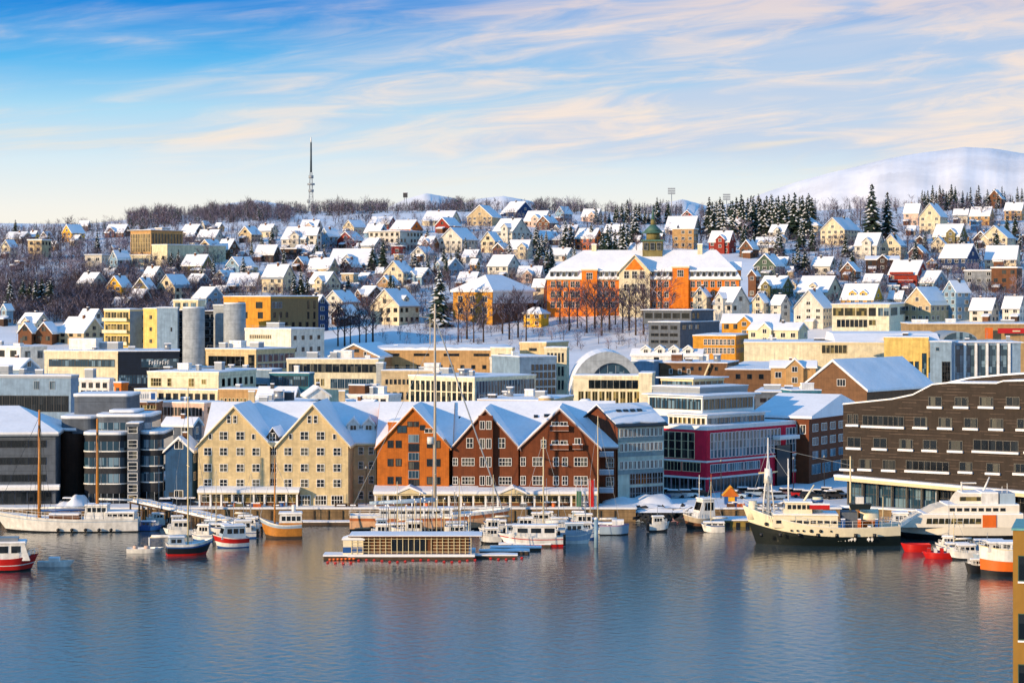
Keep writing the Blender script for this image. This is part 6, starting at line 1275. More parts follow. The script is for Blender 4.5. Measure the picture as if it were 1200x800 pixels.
# --- black hulled wooden sailing boat and neighbours
r, st, L, B = boat('black and red hulled wooden boat with slim pale mast by left jetty', 192, 249, 651, 15, 1.8, [(.34, REDP), (.72, BLACK), (.82, BLUEP), (1, WHITEP)], B=4, name='sailing_boat', group='sailing boats', bow=1.3)
mast(r, -.3, 1.6, 30 - 5, .15, FC, 6, 1, ((.95, (L / 2, 0, 2.2)), (.95, (-L / 2, 0, 2)), (.9, (0, 1.9, 1.8)), (.9, (0, -1.9, 1.8)))); cabin(r, -3.4, -.8, 2.4, 1.4, 1.4, HULLB, 2)
r, st, L, B = boat('white boat with red and blue stripes beside the wooden fishing boat', 246, 290, 642, 200, 1.6, [(.3, BLUEP), (.58, WHITEP), (.92, REDP), (1, WHITEP)], B=3.6, name='motor_boat', group='small motor boats', bow=1.2)
cabin(r, -2.4, 1.6, 2.6, 1.4, 2.0, HULLB, 3); mast(r, -.6, 3.4, 5, .06, spreaders=1)
motor('white cabin boat with blue windows behind the striped boat', 262, 300, 631, 190, WHITEP, BLUEP, 1.2, ch=1.8, mh=4)
motor('small white motor boat under the left jetty end', 190, 226, 628, 185, WHITEP, None, 1.0, mh=3)
motor('dark windowed white boat tied behind the black hulled boat', 222, 250, 634, 170, WHITEP, BLUEP, 1.1, mh=6)
motor('blue covered little boat moored below the left jetty', 160, 190, 622, 5, BLUEP, None, .8, ch=.8)
# --- brown wooden fishing boat
r, st, L, B = boat('varnished brown fishing boat with white wheelhouse and wooden mast', 302, 353, 631, 184, 2.3, [(.3, WOODD), (.78, WOODM), (.92, HULLB), (1, WHITEP)], B=4.2, name='fishing_boat', group='fishing boats', bow=1.3, sheer=.4)
cabin(r, -3.6, .2, 2.8, 2.2, 1.9, WHITEP, 4, roofm=FW, slant=.05, wz=(.4, .8)); b = MB(); b.box(-3.7, .3, -1.45, 1.45, 1.9, 2.6, WOODM); b.build('deckhouse', r); mast(r, 1.0, 2, 11.5, .17, WOODM, 0, 0, ((.95, (L / 2, 0, 3)), (.95, (-L / 2, 0, 2.4))))
b = MB(); b.bar((-2.2, .4, 4.3), (-2.2, .4, 5.6), .35, WHITEP, 10); b.build('funnel', r)
# --- great yacht with the very tall mast, moored along the quay
r, st, L, B = boat('large peach and white sailing yacht with very tall mast along the quay', 408, 600, 622, 2, 2.6, [(.25, BLACK), (.7, mat('peach_paint', 'd9ab84', .45)), (.86, mat('peach_dark', 'b56a3c', .45)), (1, WHITEP)], B=6.4, name='sailing_yacht', group='sailing boats', bow=1.3, stem=.1)
s = F / Yw(622); xm = (509 - 504) / s
q = mast(r, xm, 2.4, (600 - 350) / s, .3, mat('mast_paint', 'b9ac98', .4, .05), 0, 4, name='mast'); q.rotation_euler = (0, R(.0), 0)
b = MB(); b.bar((xm, 0, 5.2), (xm - 11.5, 0, 4.6), .45, HULLB, 8, .3); b.build('boom', r)
b = MB(); b.bar((xm + .3, 0, 2.4 + (600 - 372) / s), (L / 2 - 1.6, 0, 3.6), .13, FG, 5); b.bar((xm, 0, 34), (-L / 2, 0, 3), .05, FG, 4); [b.bar((xm, 0, 33), (xm - .5, sg * 3, 2.8), .05, FG, 4) for sg in (-1, 1)]; b.build('rigging', r)
cabin(r, -9, 4, 3.6, 2.3, 1.3, WHITEP, 8, slant=.2); rail(r, st, .8)
b = MB(); b.bar((0, 0, 0), (0, 0, 1.2), .6, WHITEP, 12); b.build('radar_dome', r, (xm - .8, 0, 15))
# --- floating service building with white railings and poles
fb = empty('floating_pier', (PX(480, 361), 361, 0)); tag(fb, 'floating pier building with white slatted screens, snow roof and many poles', 'pier'); Yf = 361.; X0, X1 = PX(412, Yf), PX(552, Yf); Lc = fb.location
b = MB(); b.box(X0 - .4, X1 + .4, Yf - .6, Yf + 9, -.4, .45, WOODD); b.box(X0 - .6, X1 + .6, Yf - .8, Yf + 9.2, .453, .8, SNOW); b.build('pontoon', fb, -Lc)
b = MB(); b.box(X0 + 2, X1 - .4, Yf + .8, Yf + 7, .8, 3.4, wall('brown')); b.build('wall', fb, -Lc)
b = MB(); b.box(X0 - .5, X1 + 1.8, Yf - .5, Yf + 6, 3.5, 3.62, wall('brown')); snow_slab(b, X0 - .4, X1 + 1.7, Yf - .4, Yf + 6, 3.623, .22); b.build('roof', fb, -Lc)
n = 21
for i in range(n + 1):
    X = X0 + (X1 - X0) * i / n; b = MB(); b.box(-.05, .05, -.1, .1, .8, 3.5, FC); b.build('post', fb, Vector((X, Yf, 0)) - Lc)
for k in range(5):
    z = 1.15 + k * .5; b = MB(); 
    if k in (0, 4): b.box(X0, X1, Yf - .14, Yf - .08, z, z + .07, FC)
    else: b.box(X0, X0 + (X1 - X0) * .33, Yf - .14, Yf - .08, z, z + .07, FC); b.box(X0 + (X1 - X0) * .68, X1, Yf - .14, Yf - .08, z, z + .07, FC)
    b.build('rail', fb, -Lc)
for i in range(5): X = X0 + (X1 - X0) * (.36 + .06 * i); inst('window', win_mesh(.9, 1.9, 1, 1, FD, GLD), fb, Vector((X, Yf + .78, 1.1)) - Lc)
# poles of the marina behind it
for i in range(34):
    px = 452 + i * 3.05 + random.uniform(-1, 1); Y = random.uniform(366, 392); h = random.uniform(5.0, 8.2); o = empty('mooring_pole', (PX(px, Y), Y, 0)); tag(o, 'thin pale pole standing in the cluster behind the floating pier', 'pole', 'thin marina poles')
    b = MB(); b.bar((0, 0, -.5), (random.uniform(-.2, .2), 0, h), .06, (FG, WOODD, FC)[i % 3], 5); b.build('shaft', o); b = MB(); b.bar((0, 0, 0), (0, 0, .25), .14, SNOW, 6); b.build('snow_cap', o, (0, 0, h))
bs = empty('boat_shed', (PX(404, 362), 362, 0)); tag(bs, 'little cream floating shed with blue band left of floating pier', 'shed')
b = MB(); b.box(-3.2, 2.2, -1.5, 2.5, -.3, .5, WOODD); b.box(-3.3, 2.3, -1.6, 2.6, .503, .75, SNOW); b.build('pontoon', bs); b = MB(); b.box(-.2, 3.0, -1, 2, .75, 3.0, CREAMP); b.box(-.22, 3.02, -1.02, 2.02, 1.0, 1.9, BLUEP); b.build('wall', bs); b = MB(); b.prism([(-.4, 3.0), (-.4, 3.2), (1.4, 3.8), (3.2, 3.2), (3.2, 3.0)], 'y', -1.2, 2.2, SNOW); b.build('roof', bs)
# pontoon fingers
for k, (x0, x1, py) in enumerate(((556, 606, 653), (562, 620, 648), (575, 634, 644), (585, 645, 640))):
    Y = Yw(py); o = empty('pontoon', (PX((x0 + x1) / 2, Y), Y, 0)); tag(o, ('lowest', 'second', 'third', 'topmost')[k] + ' snow covered pontoon finger right of floating pier', 'pontoon', 'pontoon fingers'); w_ = PX(x1, Y) - PX(x0, Y)
    b = MB(); b.box(-w_ / 2, w_ / 2, -1, 1, -.3, .4, WOODD); b.build('float', o); b = MB(); snow_slab(b, -w_ / 2 - .1, w_ / 2 + .1, -1.1, 1.1, .403, .35); b.build('snow_cover', o)
# red float line
for i in range(26):
    px = 384 + i * 9.1; py = 657.5 + 1.2 * sin(i * .9) + (1.5 if i < 4 else 0) - (3 if px > 560 else 0); Y = Yw(py); b = MB(); n_ = 8
    b.bar((-.24, 0, .05), (0, 0, .05), .06, REDP, 8, .2); b.bar((0, 0, .05), (.24, 0, .05), .2, REDP, 8, .06); o = b.build('buoy', None, (PX(px, Y), Y, .05)); tag(o, 'small red float in the line before the floating pier', 'buoy', 'red float line')
rp = empty('float_rope', (PX(395, 356), Yw(656), 0)); tag(rp, 'short red float boom stretching left from the cream floating shed', 'buoy'); b = MB(); 
for k in range(7): b.bar((-1.6 + k * .62, 0, .12 + k * .02), (-1.1 + k * .62, 0, .12 + k * .02), .16, ORGP, 8)
b.build('float', rp)
# --- motor boats in front of the arcade
motor('white motor boat with bright red stripe right of pontoon fingers', 583, 660, 641, 180, WHITEP, REDP, 1.6, cab=(-.05, .5), ch=1.9, mh=3)
r = motor('grey white cabin cruiser with rounded bow left of blue upright cylinder', 656, 696, 637, 5, HULLB, WHITEP, 1.7, ch=1.7, mh=2)
mn = [(560, 590, 629, 175, BLUEP, 'small boat with blue cover under the yacht bow'), (596, 630, 627, 178, None, 'white boat directly left of the dark masted sloop'), (640, 676, 625, 5, None, 'white boat half hidden behind the cabin cruiser'), (664, 700, 622, 178, REDP, 'white boat with red trim near the red banner post'), (612, 650, 619, 180, None, 'cream boat moored close to the quay below the arcade'), (430, 462, 636, 178, None, 'small white boat behind left end of floating pier'), (520, 556, 634, 4, BLUEP, 'small blue striped boat behind right end of floating pier'), (464, 500, 632, 180, None, 'small white boat behind middle of floating pier')]
for x0, x1, py, hd, st_, lab in mn: motor(lab, x0, x1, py, hd, None, st_, random.uniform(1.0, 1.4), ch=random.uniform(1.3, 1.8), mh=random.choice((0, 3, 5)))
r, st, L, B = boat('dark masted white sloop in front of left brown gable pair', 606, 668, 630, 180, 1.4, [(.3, BLACK), (.9, WHITEP), (1, HULLB)], B=3.4, name='sailing_boat', group='sailing boats')
mast(r, lx(637, 606, 668, L, F / Yw(630)), 1.2, (612 - 503) / (F / Yw(630)), .15, FC, 4.5, 2, ((.97, (L / 2, 0, 1.6)), (.97, (-L / 2, 0, 1.4)), (.5, (0, 1.6, 1.4)), (.5, (0, -1.6, 1.4)))); cabin(r, -2.5, 2, 2, 1.2, .7, WHITEP, 4)
r, st, L, B = boat('slim masted sloop left of the snowy rock bank', 684, 728, 626, 178, 1.3, [(.3, BLACK), (.9, WHITEP), (1, BLUEP)], B=3.0, name='sailing_boat', group='sailing boats')
mast(r, lx(701, 684, 728, L, F / Yw(626)), 1.2, (608 - 478) / (F / Yw(626)), .11, FC, 3.5, 2, ((.97, (L / 2, 0, 1.6)), (.97, (-L / 2, 0, 1.4)))); cabin(r, -2, 1.5, 1.8, 1.1, .6, WHITEP, 3)
r, st, L, B = boat('white flat sided barge hull beside the stone quay', 703, 738, 627, 0, 1.7, [(.3, BLACK), (.9, HULLB), (1, mat('barge_rim', 'a98fae', .5))], B=3.4, name='barge', bow=.3, transom=.95, stem=.05)
b = MB(); b.box(-.4, 1.6, -.8, .8, 1.5, 2.3, WHITEP); b.box(-.4, 1.6, -.8, .8, 2.303, 2.55, SNOW); b.build('cargo_box', r)
mp_ = empty('blue_upright', (PX(698.5, Yw(641)), Yw(641), 0)); tag(mp_, 'thick blue white upright cylinder rising from the water right of boats', 'post'); b = MB(); b.bar((0, 0, -1), (0, 0, 4.6), .33, mat('blue_post', '7f9db0', .5), 12); b.build('shaft', mp_); b = MB(); b.bar((0, 0, 4.6), (0, 0, 4.9), .38, SNOW, 12, .2); b.build('snow_cap', mp_)  # pale blue cylinder standing in the water, snow on top
bn = empty('banner', (PX(690, 417), 418.9 + 2.4, 2.3)); tag(bn, 'green and red banner pair at the right end of arcade', 'banner'); bn.location.y = 420.3
b = MB(); b.box(-2.1, -1.3, -.04, .04, .4, 3.2, mat('banner_green', '3e6e50', .6)); b.build('green_panel', bn); b = MB(); b.box(.1, 1.0, -.04, .04, .3, 5.2, REDP); b.build('red_panel', bn); b = MB(); [b.bar((x_, .1, 0), (x_, .1, 5.4), .06, FW, 6) for x_ in (-2.2, -1.2, 0, 1.1)]; b.build('pole', bn)
mo = [(170, 196, 617, 182, 'white dinghy under the upper end of the left jetty'), (196, 222, 621, 4, 'white cabin boat second from the left jetty piles'), (232, 258, 624, 176, 'cream cabin boat tied under the jetty middle'), (270, 300, 620, 184, 'white cabin boat near the jetty foot'), (284, 306, 626, 2, 'little white boat touching the brown fishing boat'), (436, 462, 626, 2, 'white boat between yacht stern and floating pier'), (560, 588, 637, 182, 'white runabout tied at the topmost pontoon finger'), (588, 616, 634, 4, 'white cabin boat behind the topmost pontoon finger'), (622, 650, 634, 178, 'grey white boat left of rounded cabin cruiser'), (676, 702, 632, 2, 'white boat against the blue upright cylinder'), (630, 656, 616, 2, 'white boat under the first arcade lamp'), (662, 690, 617, 176, 'white boat below the green banner'), (760, 786, 623, 2, 'small white boat below the dark boulders'), (1096, 1124, 648, 178, 'small white boat behind the red rubber boats'), (1140, 1170, 660, 182, 'white boat before the orange wooden boat bow')]
for i, (x0, x1, py, hd, lab) in enumerate(mo): motor(lab, x0, x1, py, hd + random.uniform(-14, 14), (None, None, HULLB)[i % 3], (None, BLUEP, None, REDP)[i % 4], random.uniform(.9, 1.3), ch=random.uniform(1.1, 1.7), mh=random.choice((2, 4, 6, 8)))
def yawl(label, x0, x1, pyw, top, hd):
    r, st, L, B = boat(label, x0, x1, pyw, hd, 1.2, [(.3, BLACK), (.9, WHITEP), (1, BLUEP)], B=2.8, name='sailing_boat', group='sailing boats'); h = (pyw - 12 - top) / (F / Yw(pyw))
    mast(r, .3, 1.1, h, .08, FC, 3, 1, ((.97, (L / 2, 0, 1.4)), (.97, (-L / 2, 0, 1.2)), (.6, (.3, 1.3, 1.2)), (.6, (.3, -1.3, 1.2)))); cabin(r, -2, 1.6, 1.7, 1.0, .6, WHITEP, 3)
for a_ in (('small sloop whose mast stands before the cream hotel left gable', 238, 270, 626, 545, 178), ('small sloop whose mast stands before the cream hotel middle', 276, 306, 618, 548, 4), ('small sloop with mast before the orange gable left edge', 452, 482, 626, 560, 178), ('small sloop with mast before the orange gable right edge', 520, 552, 624, 556, 2), ('small sloop with mast before the left brown gable', 566, 594, 622, 552, 178), ('small sloop with mast right of green banner', 676, 704, 620, 556, 4), ('small sloop beside the tan and white fishing boat', 822, 850, 624, 560, 178), ('small sloop at the ferry side by the red boats', 1108, 1136, 650, 596, 178)): yawl(*a_)
# clutter on the quay: bins, crates, benches, snowed under
rq = random.Random(9)
def clutter(kind, lab, px, Y):
    r = empty(kind, (PX(px, Y), Y, gz(PX(px, Y), Y) + .02)); tag(r, lab, kind.replace('_', ' '), kind.replace('_', ' ') + 's on the quay'); b = MB(); m_ = rq.choice([wall('brown'), STEEL, BLUEP, wall('olive'), ORGP])
    if kind == 'crate': b.box(-.7, .7, -.5, .5, 0, .9, m_); [b.box(-.72, .72, -.53, -.501, z, z + .08, WOODD) for z in (.1, .4, .7)]; b.build('box', r); z = .9
    elif kind == 'bench': b.box(-.9, .9, -.25, .25, .4, .48, WOODD); b.box(-.9, .9, .2, .27, .48, .95, WOODD); [b.box(x_, x_ + .08, -.2, .2, 0, .4, BLACK) for x_ in (-.8, .7)]; b.build('seat', r); z = .5
    else: b.bar((0, 0, 0), (0, 0, 1.0), .32, m_, 10, .36); b.bar((0, 0, 1.0), (0, 0, 1.08), .4, BLACK, 10); b.build('bin', r); z = 1.08
    q = MB(); q.box(-.5, .5, -.2, .2, z, z + .2, SNOW); q.build('snow_cap', r)
for i in range(30): k = ('crate', 'bench', 'litter_bin')[i % 3]; clutter(k, 'snow capped ' + k.replace('_', ' ') + ' standing along the quay edge', rq.choice([rq.uniform(240, 440), rq.uniform(440, 700), rq.uniform(850, 980)]), 420.3 + rq.random() * .2)
# --- snowy rock bank between the quays
b = MB(); rr = random.Random(5)
rb = empty('rock_bank', (PX(790, 420), 420, 0)); tag(rb, 'dark boulder bank topped with a heap of snow before crimson building', 'rock bank')
for i in range(150):
    px = rr.uniform(744, 842); yv = rr.uniform(0, 6); X = PX(px, 417) - rb.location.x; z = yv * .45 - .6; s_ = rr.uniform(.5, 1.2); q = [Vector((rr.uniform(-1, 1), rr.uniform(-1, 1), rr.uniform(-.7, .7))).normalized() * s_ * rr.uniform(.8, 1.1) for _ in range(9)]
    bm = bmesh.new(); [bm.verts.new(q_ + Vector((X, yv - 3, z))) for q_ in q]; bmesh.ops.convex_hull(bm, input=bm.verts); vi = {v: k for k, v in enumerate(bm.verts)}; b.faces([v.co for v in bm.verts], [tuple(vi[v] for v in f.verts) for f in bm.faces], ROCK); bm.free()
b.build('boulders', rb, fix=False)
def heap(X0, X1, Y0, Y1, z, h, seed, m=SNOW, n=26, mm=8):
    q = MB(); rr = random.Random(seed); vs = []; ph = rr.uniform(0, 6)
    for j in range(mm + 1):
        for i in range(n + 1):
            u, v = i / n, j / mm; e = (sin(pi * u) ** .5) * (sin(pi * v) ** .6); hh = h * e * (.62 + .18 * sin(u * 7 + ph) + .08 * sin(u * 17 + v * 6 + ph)) + rr.uniform(-.06, .06) * e
            vs.append((X0 + (X1 - X0) * u, Y0 + (Y1 - Y0) * v, z + max(0, hh)))
    q.faces(vs, [(j * (n + 1) + i, j * (n + 1) + i + 1, (j + 1) * (n + 1) + i + 1, (j + 1) * (n + 1) + i) for j in range(mm) for i in range(n)], m, True); return q
heap(PX(742, 420) - rb.location.x, PX(842, 420) - rb.location.x, 0, 9, 1.6, 2.2, 3).build('snow_cover', rb)
tag(heap(PX(704, 428), PX(790, 428), 425, 438, 2.4, 2.9, 8).build('snow_heap'), 'big ploughed snow heap before the grey green office', 'snow heap')
# --- fishing boat with white wheelhouse by the bank
r, st, L, B = boat('tan and white fishing boat with snowy wheelhouse beside the boulder bank', 799, 836, 620, 200, 1.9, [(.42, BLACK), (.62, wall('brown')), (.95, mat('tan_hull', 'b7a58a', .5)), (1, WHITEP)], B=4, name='fishing_boat', group='fishing boats')
cabin(r, -3.0, .2, 2.8, 1.7, 3.4, WHITEP, 3); mast(r, -.5, 5.2, 4.2, .09, WHITEP, 0, 2); mast(r, -2.8, 2, 7.5, .12, mat('rust_mast', 'a3532a', .6), 0, 0, name='derrick'); rail(r, st, .8, 8)
# pontoon with hut
o = empty('work_pontoon', (PX(856, 415), 412, 0)); tag(o, 'ochre sided pontoon with snow left of the large cream ship', 'pontoon'); b = MB(); b.box(-3.6, 3.8, -1.6, 4, -.4, 1.1, mat('pontoon_ochre', '8a7433', .7, .2)); b.build('float', o); b = MB(); snow_slab(b, -3.8, 4.0, -1.8, 4.2, 1.103, .4); b.build('snow_cover', o)
for k in (-2.6, -.9, .9, 2.6): b = MB(); b.box(k - .35, k + .35, -1.68, -1.6, .0, .8, BLACK); b.build('fender', o)
ph = empty('play_hut', (PX(856, 426), 426, 2.3)); tag(ph, 'tiny yellow and blue market hut with orange roof on the quay', 'hut'); b = MB(); b.box(-1.1, 1.1, -1, 1, 0, 1.9, BLUEP); b.box(-.5, .7, -1.05, -1.003, .9, 1.7, YELP); b.build('wall', ph); b = MB(); b.prism([(-1.5, 1.8), (0, 3.5), (1.5, 1.8)], 'y', -1.2, 1.2, wall('orange')); b.prism([(-1.55, 1.85), (-1.55, 2.0), (0, 3.75), (1.55, 2.0), (1.55, 1.85), (0, 3.52)], 'y', -1.0, 1.0, YELP); b.build('roof', ph)
# --- large cream and black ship
Yc = Yw(640); s = F / Yc; x0, x1 = 872, 1060
r, st, L, B = boat('large ship with cream topsides, dark hull and white foremast at the quay', x0, x1, 640, 176, 3.1, [(.50, GREENP), (.62, GREENP), (.97, CREAMP), (1, WHITEP)], B=9, name='ship', bow=1.9, sheer=.55, stem=.10, transom=.55, keel=-1, drop=.6)
sx = lambda px: lx(px, x0, x1, L, s)
q = MB(); q.prism([(sx(1058), 1.2), (sx(985), 1.2), (sx(985), 2.9), (sx(1058), 2.9)], 'y', B * .36, B * .44, BLACK); 
cabin(r, sx(985), sx(908), 6.4, 2.9, 2.0, CREAMP, 9, slant=.12, wz=(.35, .6)); cabin(r, sx(955), sx(922), 5.2, 5.1, 1.8, CREAMP, 5, slant=.15, name='bridge')
for p_, rr_ in ((901, .3), (912, .3), (930, .17), (937, .17), (944, .17), (953, .28), (964, .28), (976, .16)):
    q = MB(); t = (sx(p_) + L / 2) / L; hb = B / 2 * (.55 + .45 * min(1, t / .35) ** .8) * (1 - max(0, (t - .45) / .55) ** 2.2); q.bar((0, 0, 0), (0, .45, 0), rr_, BLACK, 10); q.build('porthole', r, (sx(p_), hb * .93 - .1, 2.5 + (.9 if p_ < 915 else 0)))
b = MB(); xm = sx(904); [b.bar((xm + dx, dy, 4), (xm, 0, 14.5), .13, WHITEP, 6) for dx, dy in ((-1.2, 0), (1.0, .9), (1.0, -.9))]; b.bar((xm, 0, 4), (xm, 0, 17.5), .28, WHITEP, 8, .12); b.bar((xm, 0, 10), (xm, 0, 12.4), .75, WHITEP, 10, .6); b.bar((xm + 1.6, 0, 11.6), (xm - 1.6, 0, 11.9), .12, FC, 6); b.build('foremast', r)
b = MB(); [b.bar((sx(928), dy, 6.5), (sx(928), dy, h_), .1, WHITEP, 6) for dy, h_ in ((-.8, 14), (.8, 12.5))]; b.bar((sx(928), -1.6, 11), (sx(928), 1.6, 11), .08, WHITEP, 5); b.build('aftermast', r)
b = MB(); b.bar((sx(1001), 0, 3), (sx(1001), 0, 14.5), .2, FC, 8, .12); b.build('mast', r)
b = MB(); b.bar((sx(942), 1, 6.2), (sx(958), 1, 9.8), .25, CREAMP, 6, .15); b.build('crane_arm', r)
b = MB(); b.bar((0, 0, 0), (0, 0, 2.8), 1.0, CREAMP, 14, .85); b.bar((0, 0, 2.0), (0, 0, 2.4), 1.02, BLUEP, 14); b.build('funnel', r, (sx(962), 0, 4.9))
b = MB(); b.box(sx(975), sx(952), 2.6, 3.6, 6.0, 6.7, REDP); b.box(sx(975), sx(952), 2.6, 3.6, 6.703, 6.95, SNOW); b.build('lifeboat', r)
b = MB(); b.prism([(sx(1022), 6.0), (sx(1024), 6.9), (sx(998), 6.9), (sx(1000), 6.0)], 'y', 1.2, 3.4, GREENP); b.box(sx(1015), sx(1006), 1.6, 3.0, 6.9, 8.0, WHITEP); b.build('tender', r)
b = MB(); b.box(sx(1008), sx(990), -2.4, 2.4, 3.0, 5.4, wall('slate')); b.build('deckhouse', r); b = MB(); b.bar((sx(1011), 0, 4.2), (sx(1034), 0, 4.2), 1.5, wall('orange'), 14); b.bar((sx(1011.5), 0, 4.3), (sx(1033.5), 0, 4.3), 1.52, CREAMP, 14); b.build('cargo_drum', r)
b = MB(); b.bar((sx(886), 0, 4), (sx(886), 0, 7), .9, CREAMP, 12, .7); b.box(sx(896), sx(890), -1, 1, 4, 5.2, WHITEP); b.build('windlass', r); rail(r, st, 1.0)
b = MB()
for k, w_ in ((985, .5), (988, .4), (993, .5), (997, .3), (1000, .5), (1004, .4), (1020, .5), (1024, .4)): b.box(sx(k) - w_ / 2, sx(k) + w_ / 2, .0, .06, 0, .35, WHITEP); b.box(sx(k) - .06, sx(k) + .06, .0, .07, -.2, .55, WHITEP)
o = b.build('hull_lettering', r, (0, B * .435, 1.0))
rq = random.Random(4)
for i in range(16):
    u = rq.choice([rq.uniform(1012, 1052), rq.uniform(886, 905), rq.uniform(990, 1010)]); b = MB(); w_, h_ = rq.uniform(.4, 1.4), rq.uniform(.5, 1.7); b.box(-w_ / 2, w_ / 2, -.5, .5, 0, h_, rq.choice([WHITEP, FG, wall('brown'), ORGP, CREAMP, BLUEP])); b.box(-w_ / 2, w_ / 2, -.5, .5, h_ + .003, h_ + .15, SNOW); b.build('deck_gear', r, (sx(u), rq.uniform(-2, 3), 2.6 if u > 980 else 3.2))
b = MB(); [b.bar((sx(904), 0, 16), (sx(p_), 0, z_), .04, FG, 4) for p_, z_ in ((878, 4.6), (928, 11), (1001, 13))]; [b.bar((sx(904) + k * .5, sg * 3.2, 4), (sx(904), 0, 13), .04, FG, 4) for k in (-1, 0, 1) for sg in (-1, 1)]; b.build('rigging', r)
b = MB()
for k in range(7): b.bar((sx(895 + k * 22), B * .46, 1.5), (sx(895 + k * 22), B * .46, 2.1), .3, BLACK, 8)
b.build('fender', r)
r, st, L2_, B2_ = boat('dark hulled workboat with cream rail moored astern of the large ship', 1022, 1078, 630, 176, 2.0, [(.8, BLACK), (1, CREAMP)], B=5, name='workboat', bow=1.2); cabin(r, -2.4, .6, 3, 1.8, 2.2, WHITEP, 3); rail(r, st, .8); mast(r, 1.8, 1.8, 5, .1, FC)
# --- catamaran ferry
r, st, L, B = boat('streamlined cream catamaran ferry with orange panel at the dark hotel', 1050, 1206, 634, 180, 2.3, [(.5, BLACK), (1, mat('ferry_white', 'e8e0d0', .3, .04))], B=9, name='ferry', bow=.9, stem=.14, transom=.9, sheer=.25)
s = F / Yw(634); cx = lambda px: (1128 - px) / s
def sup(x0, x1, z0, z1, f0, f1, w_, m, nm):
    b = MB(); b.prism([(cx(x1), z0), (cx(x0), z0), (cx(x0 + f0 * .5), (z0 + z1) / 2 + .2), (cx(x0 + f0), z1), (cx(x1), z1)], 'y', -w_ / 2, w_ / 2, m); o = b.build(nm, r); q = MB(); q.box(cx(x1), cx(x0 + f0 + 1), -w_ / 2 + .1, w_ / 2 - .1, z1 + .003, z1 + .22, SNOW); q.build('snow_cover', o); return o
FER = mat('ferry_white', 'e8e0d0', .3, .04)
o = sup(1056, 1200, 2.3, 4.4, 26, 0, 8.2, FER, 'saloon')
for k in range(9): b = MB(); xa_ = 1086 + k * 7.2; b.prism([(cx(xa_ + 6.4), 2.9), (cx(xa_), 2.9), (cx(xa_ + .8), 3.8), (cx(xa_ + 6.4), 3.8)], 'y', 4.12, 4.17, GLO); b.build('window', o)
o = sup(1088, 1196, 4.63, 5.9, 22, 0, 7.2, FER, 'upper_saloon')
for k in range(8): b = MB(); xa_ = 1114 + k * 8.5; b.box(cx(xa_ + 6), cx(xa_), 3.62, 3.66, 4.95, 5.5, GLD); b.build('window', o)
o2 = sup(1122, 1160, 6.13, 7.8, 8, 0, 5.4, FER, 'bridge'); b = MB(); b.box(cx(1158), cx(1127), 2.72, 2.76, 6.6, 7.3, GLO); b.build('window_band', o2)
b = MB(); b.box(cx(1168), cx(1152), 4.15, 4.25, 2.0, 4.4, ORGP); b.build('orange_panel', r); sup(1152, 1172, 6.13, 7.9, 0, 0, 6.2, WHITEP, 'funnel_housing')
b = MB(); b.bar((cx(1133), 0, 7.8), (cx(1133), 0, 9.6), .16, WHITEP, 8); b.box(cx(1150), cx(1132), -.4, .4, 9.3, 9.5, WHITEP); b.bar((cx(1158), 0, 7.8), (cx(1166), 0, 10.4), .2, WHITEP, 8, .12); [b.bar((cx(p_), 2, 5.9), (cx(p_), 2, z_), .05, WHITEP, 5) for p_, z_ in ((1100, 8), (1184, 9.5), (1178, 9))]; b.build('radar_mast', r)
b = MB(); b.box(cx(1192), cx(1174), -3, 3, 6.1, 7.9, HULLB); b.build('aft_house', r); rail(r, st, 1.0, 8)
# --- small craft at lower right
r, st, L, B = boat('bright red rubber boat beside the ferry bow', 1057, 1092, 647, 178, 1.2, [(.5, REDP), (1, REDP)], B=3, name='rubber_boat', group='red rubber boats', deckm=REDP, bow=.5)
r, st, L, B = boat('red and pink rubber boat with frames, right of the bright red one', 1082, 1118, 655, 176, 1.0, [(.5, REDP), (1, REDP)], B=3, name='rubber_boat', group='red rubber boats', bow=.5); b = MB(); [b.box(k, k + .5, -.6, .6, .8, 1.6, (WHITEP, REDP)[i % 2]) for i, k in enumerate((-2, -1, 0, 1))]; b.build('seat', r)
motor('white open boat with grey console between red boats and ferry', 1112, 1150, 656, 182, WHITEP, None, 1.1, ch=1.2); motor('grey white launch moored against the ferry side', 1128, 1186, 648, 178, HULLB, None, 1.0, ch=1.0)
motor('small dark hulled boat with white cover by the orange boat', 1131, 1156, 672, 182, BLACK, None, 1.2, ch=.9, cm=WHITEP)
r, st, L, B = boat('orange and white wooden boat at lower right beside ochre building', 1151, 1216, 676, 180, 4.0, [(.28, BLACK), (.6, ORGP), (.97, WHITEP), (1, FC)], B=5, name='fishing_boat', group='fishing boats', bow=.5, sheer=.25, stem=.04, transom=.8); cabin(r, -2, 3, 3, 3.6, 1.2, WHITEP, 3); rail(r, st, .8)
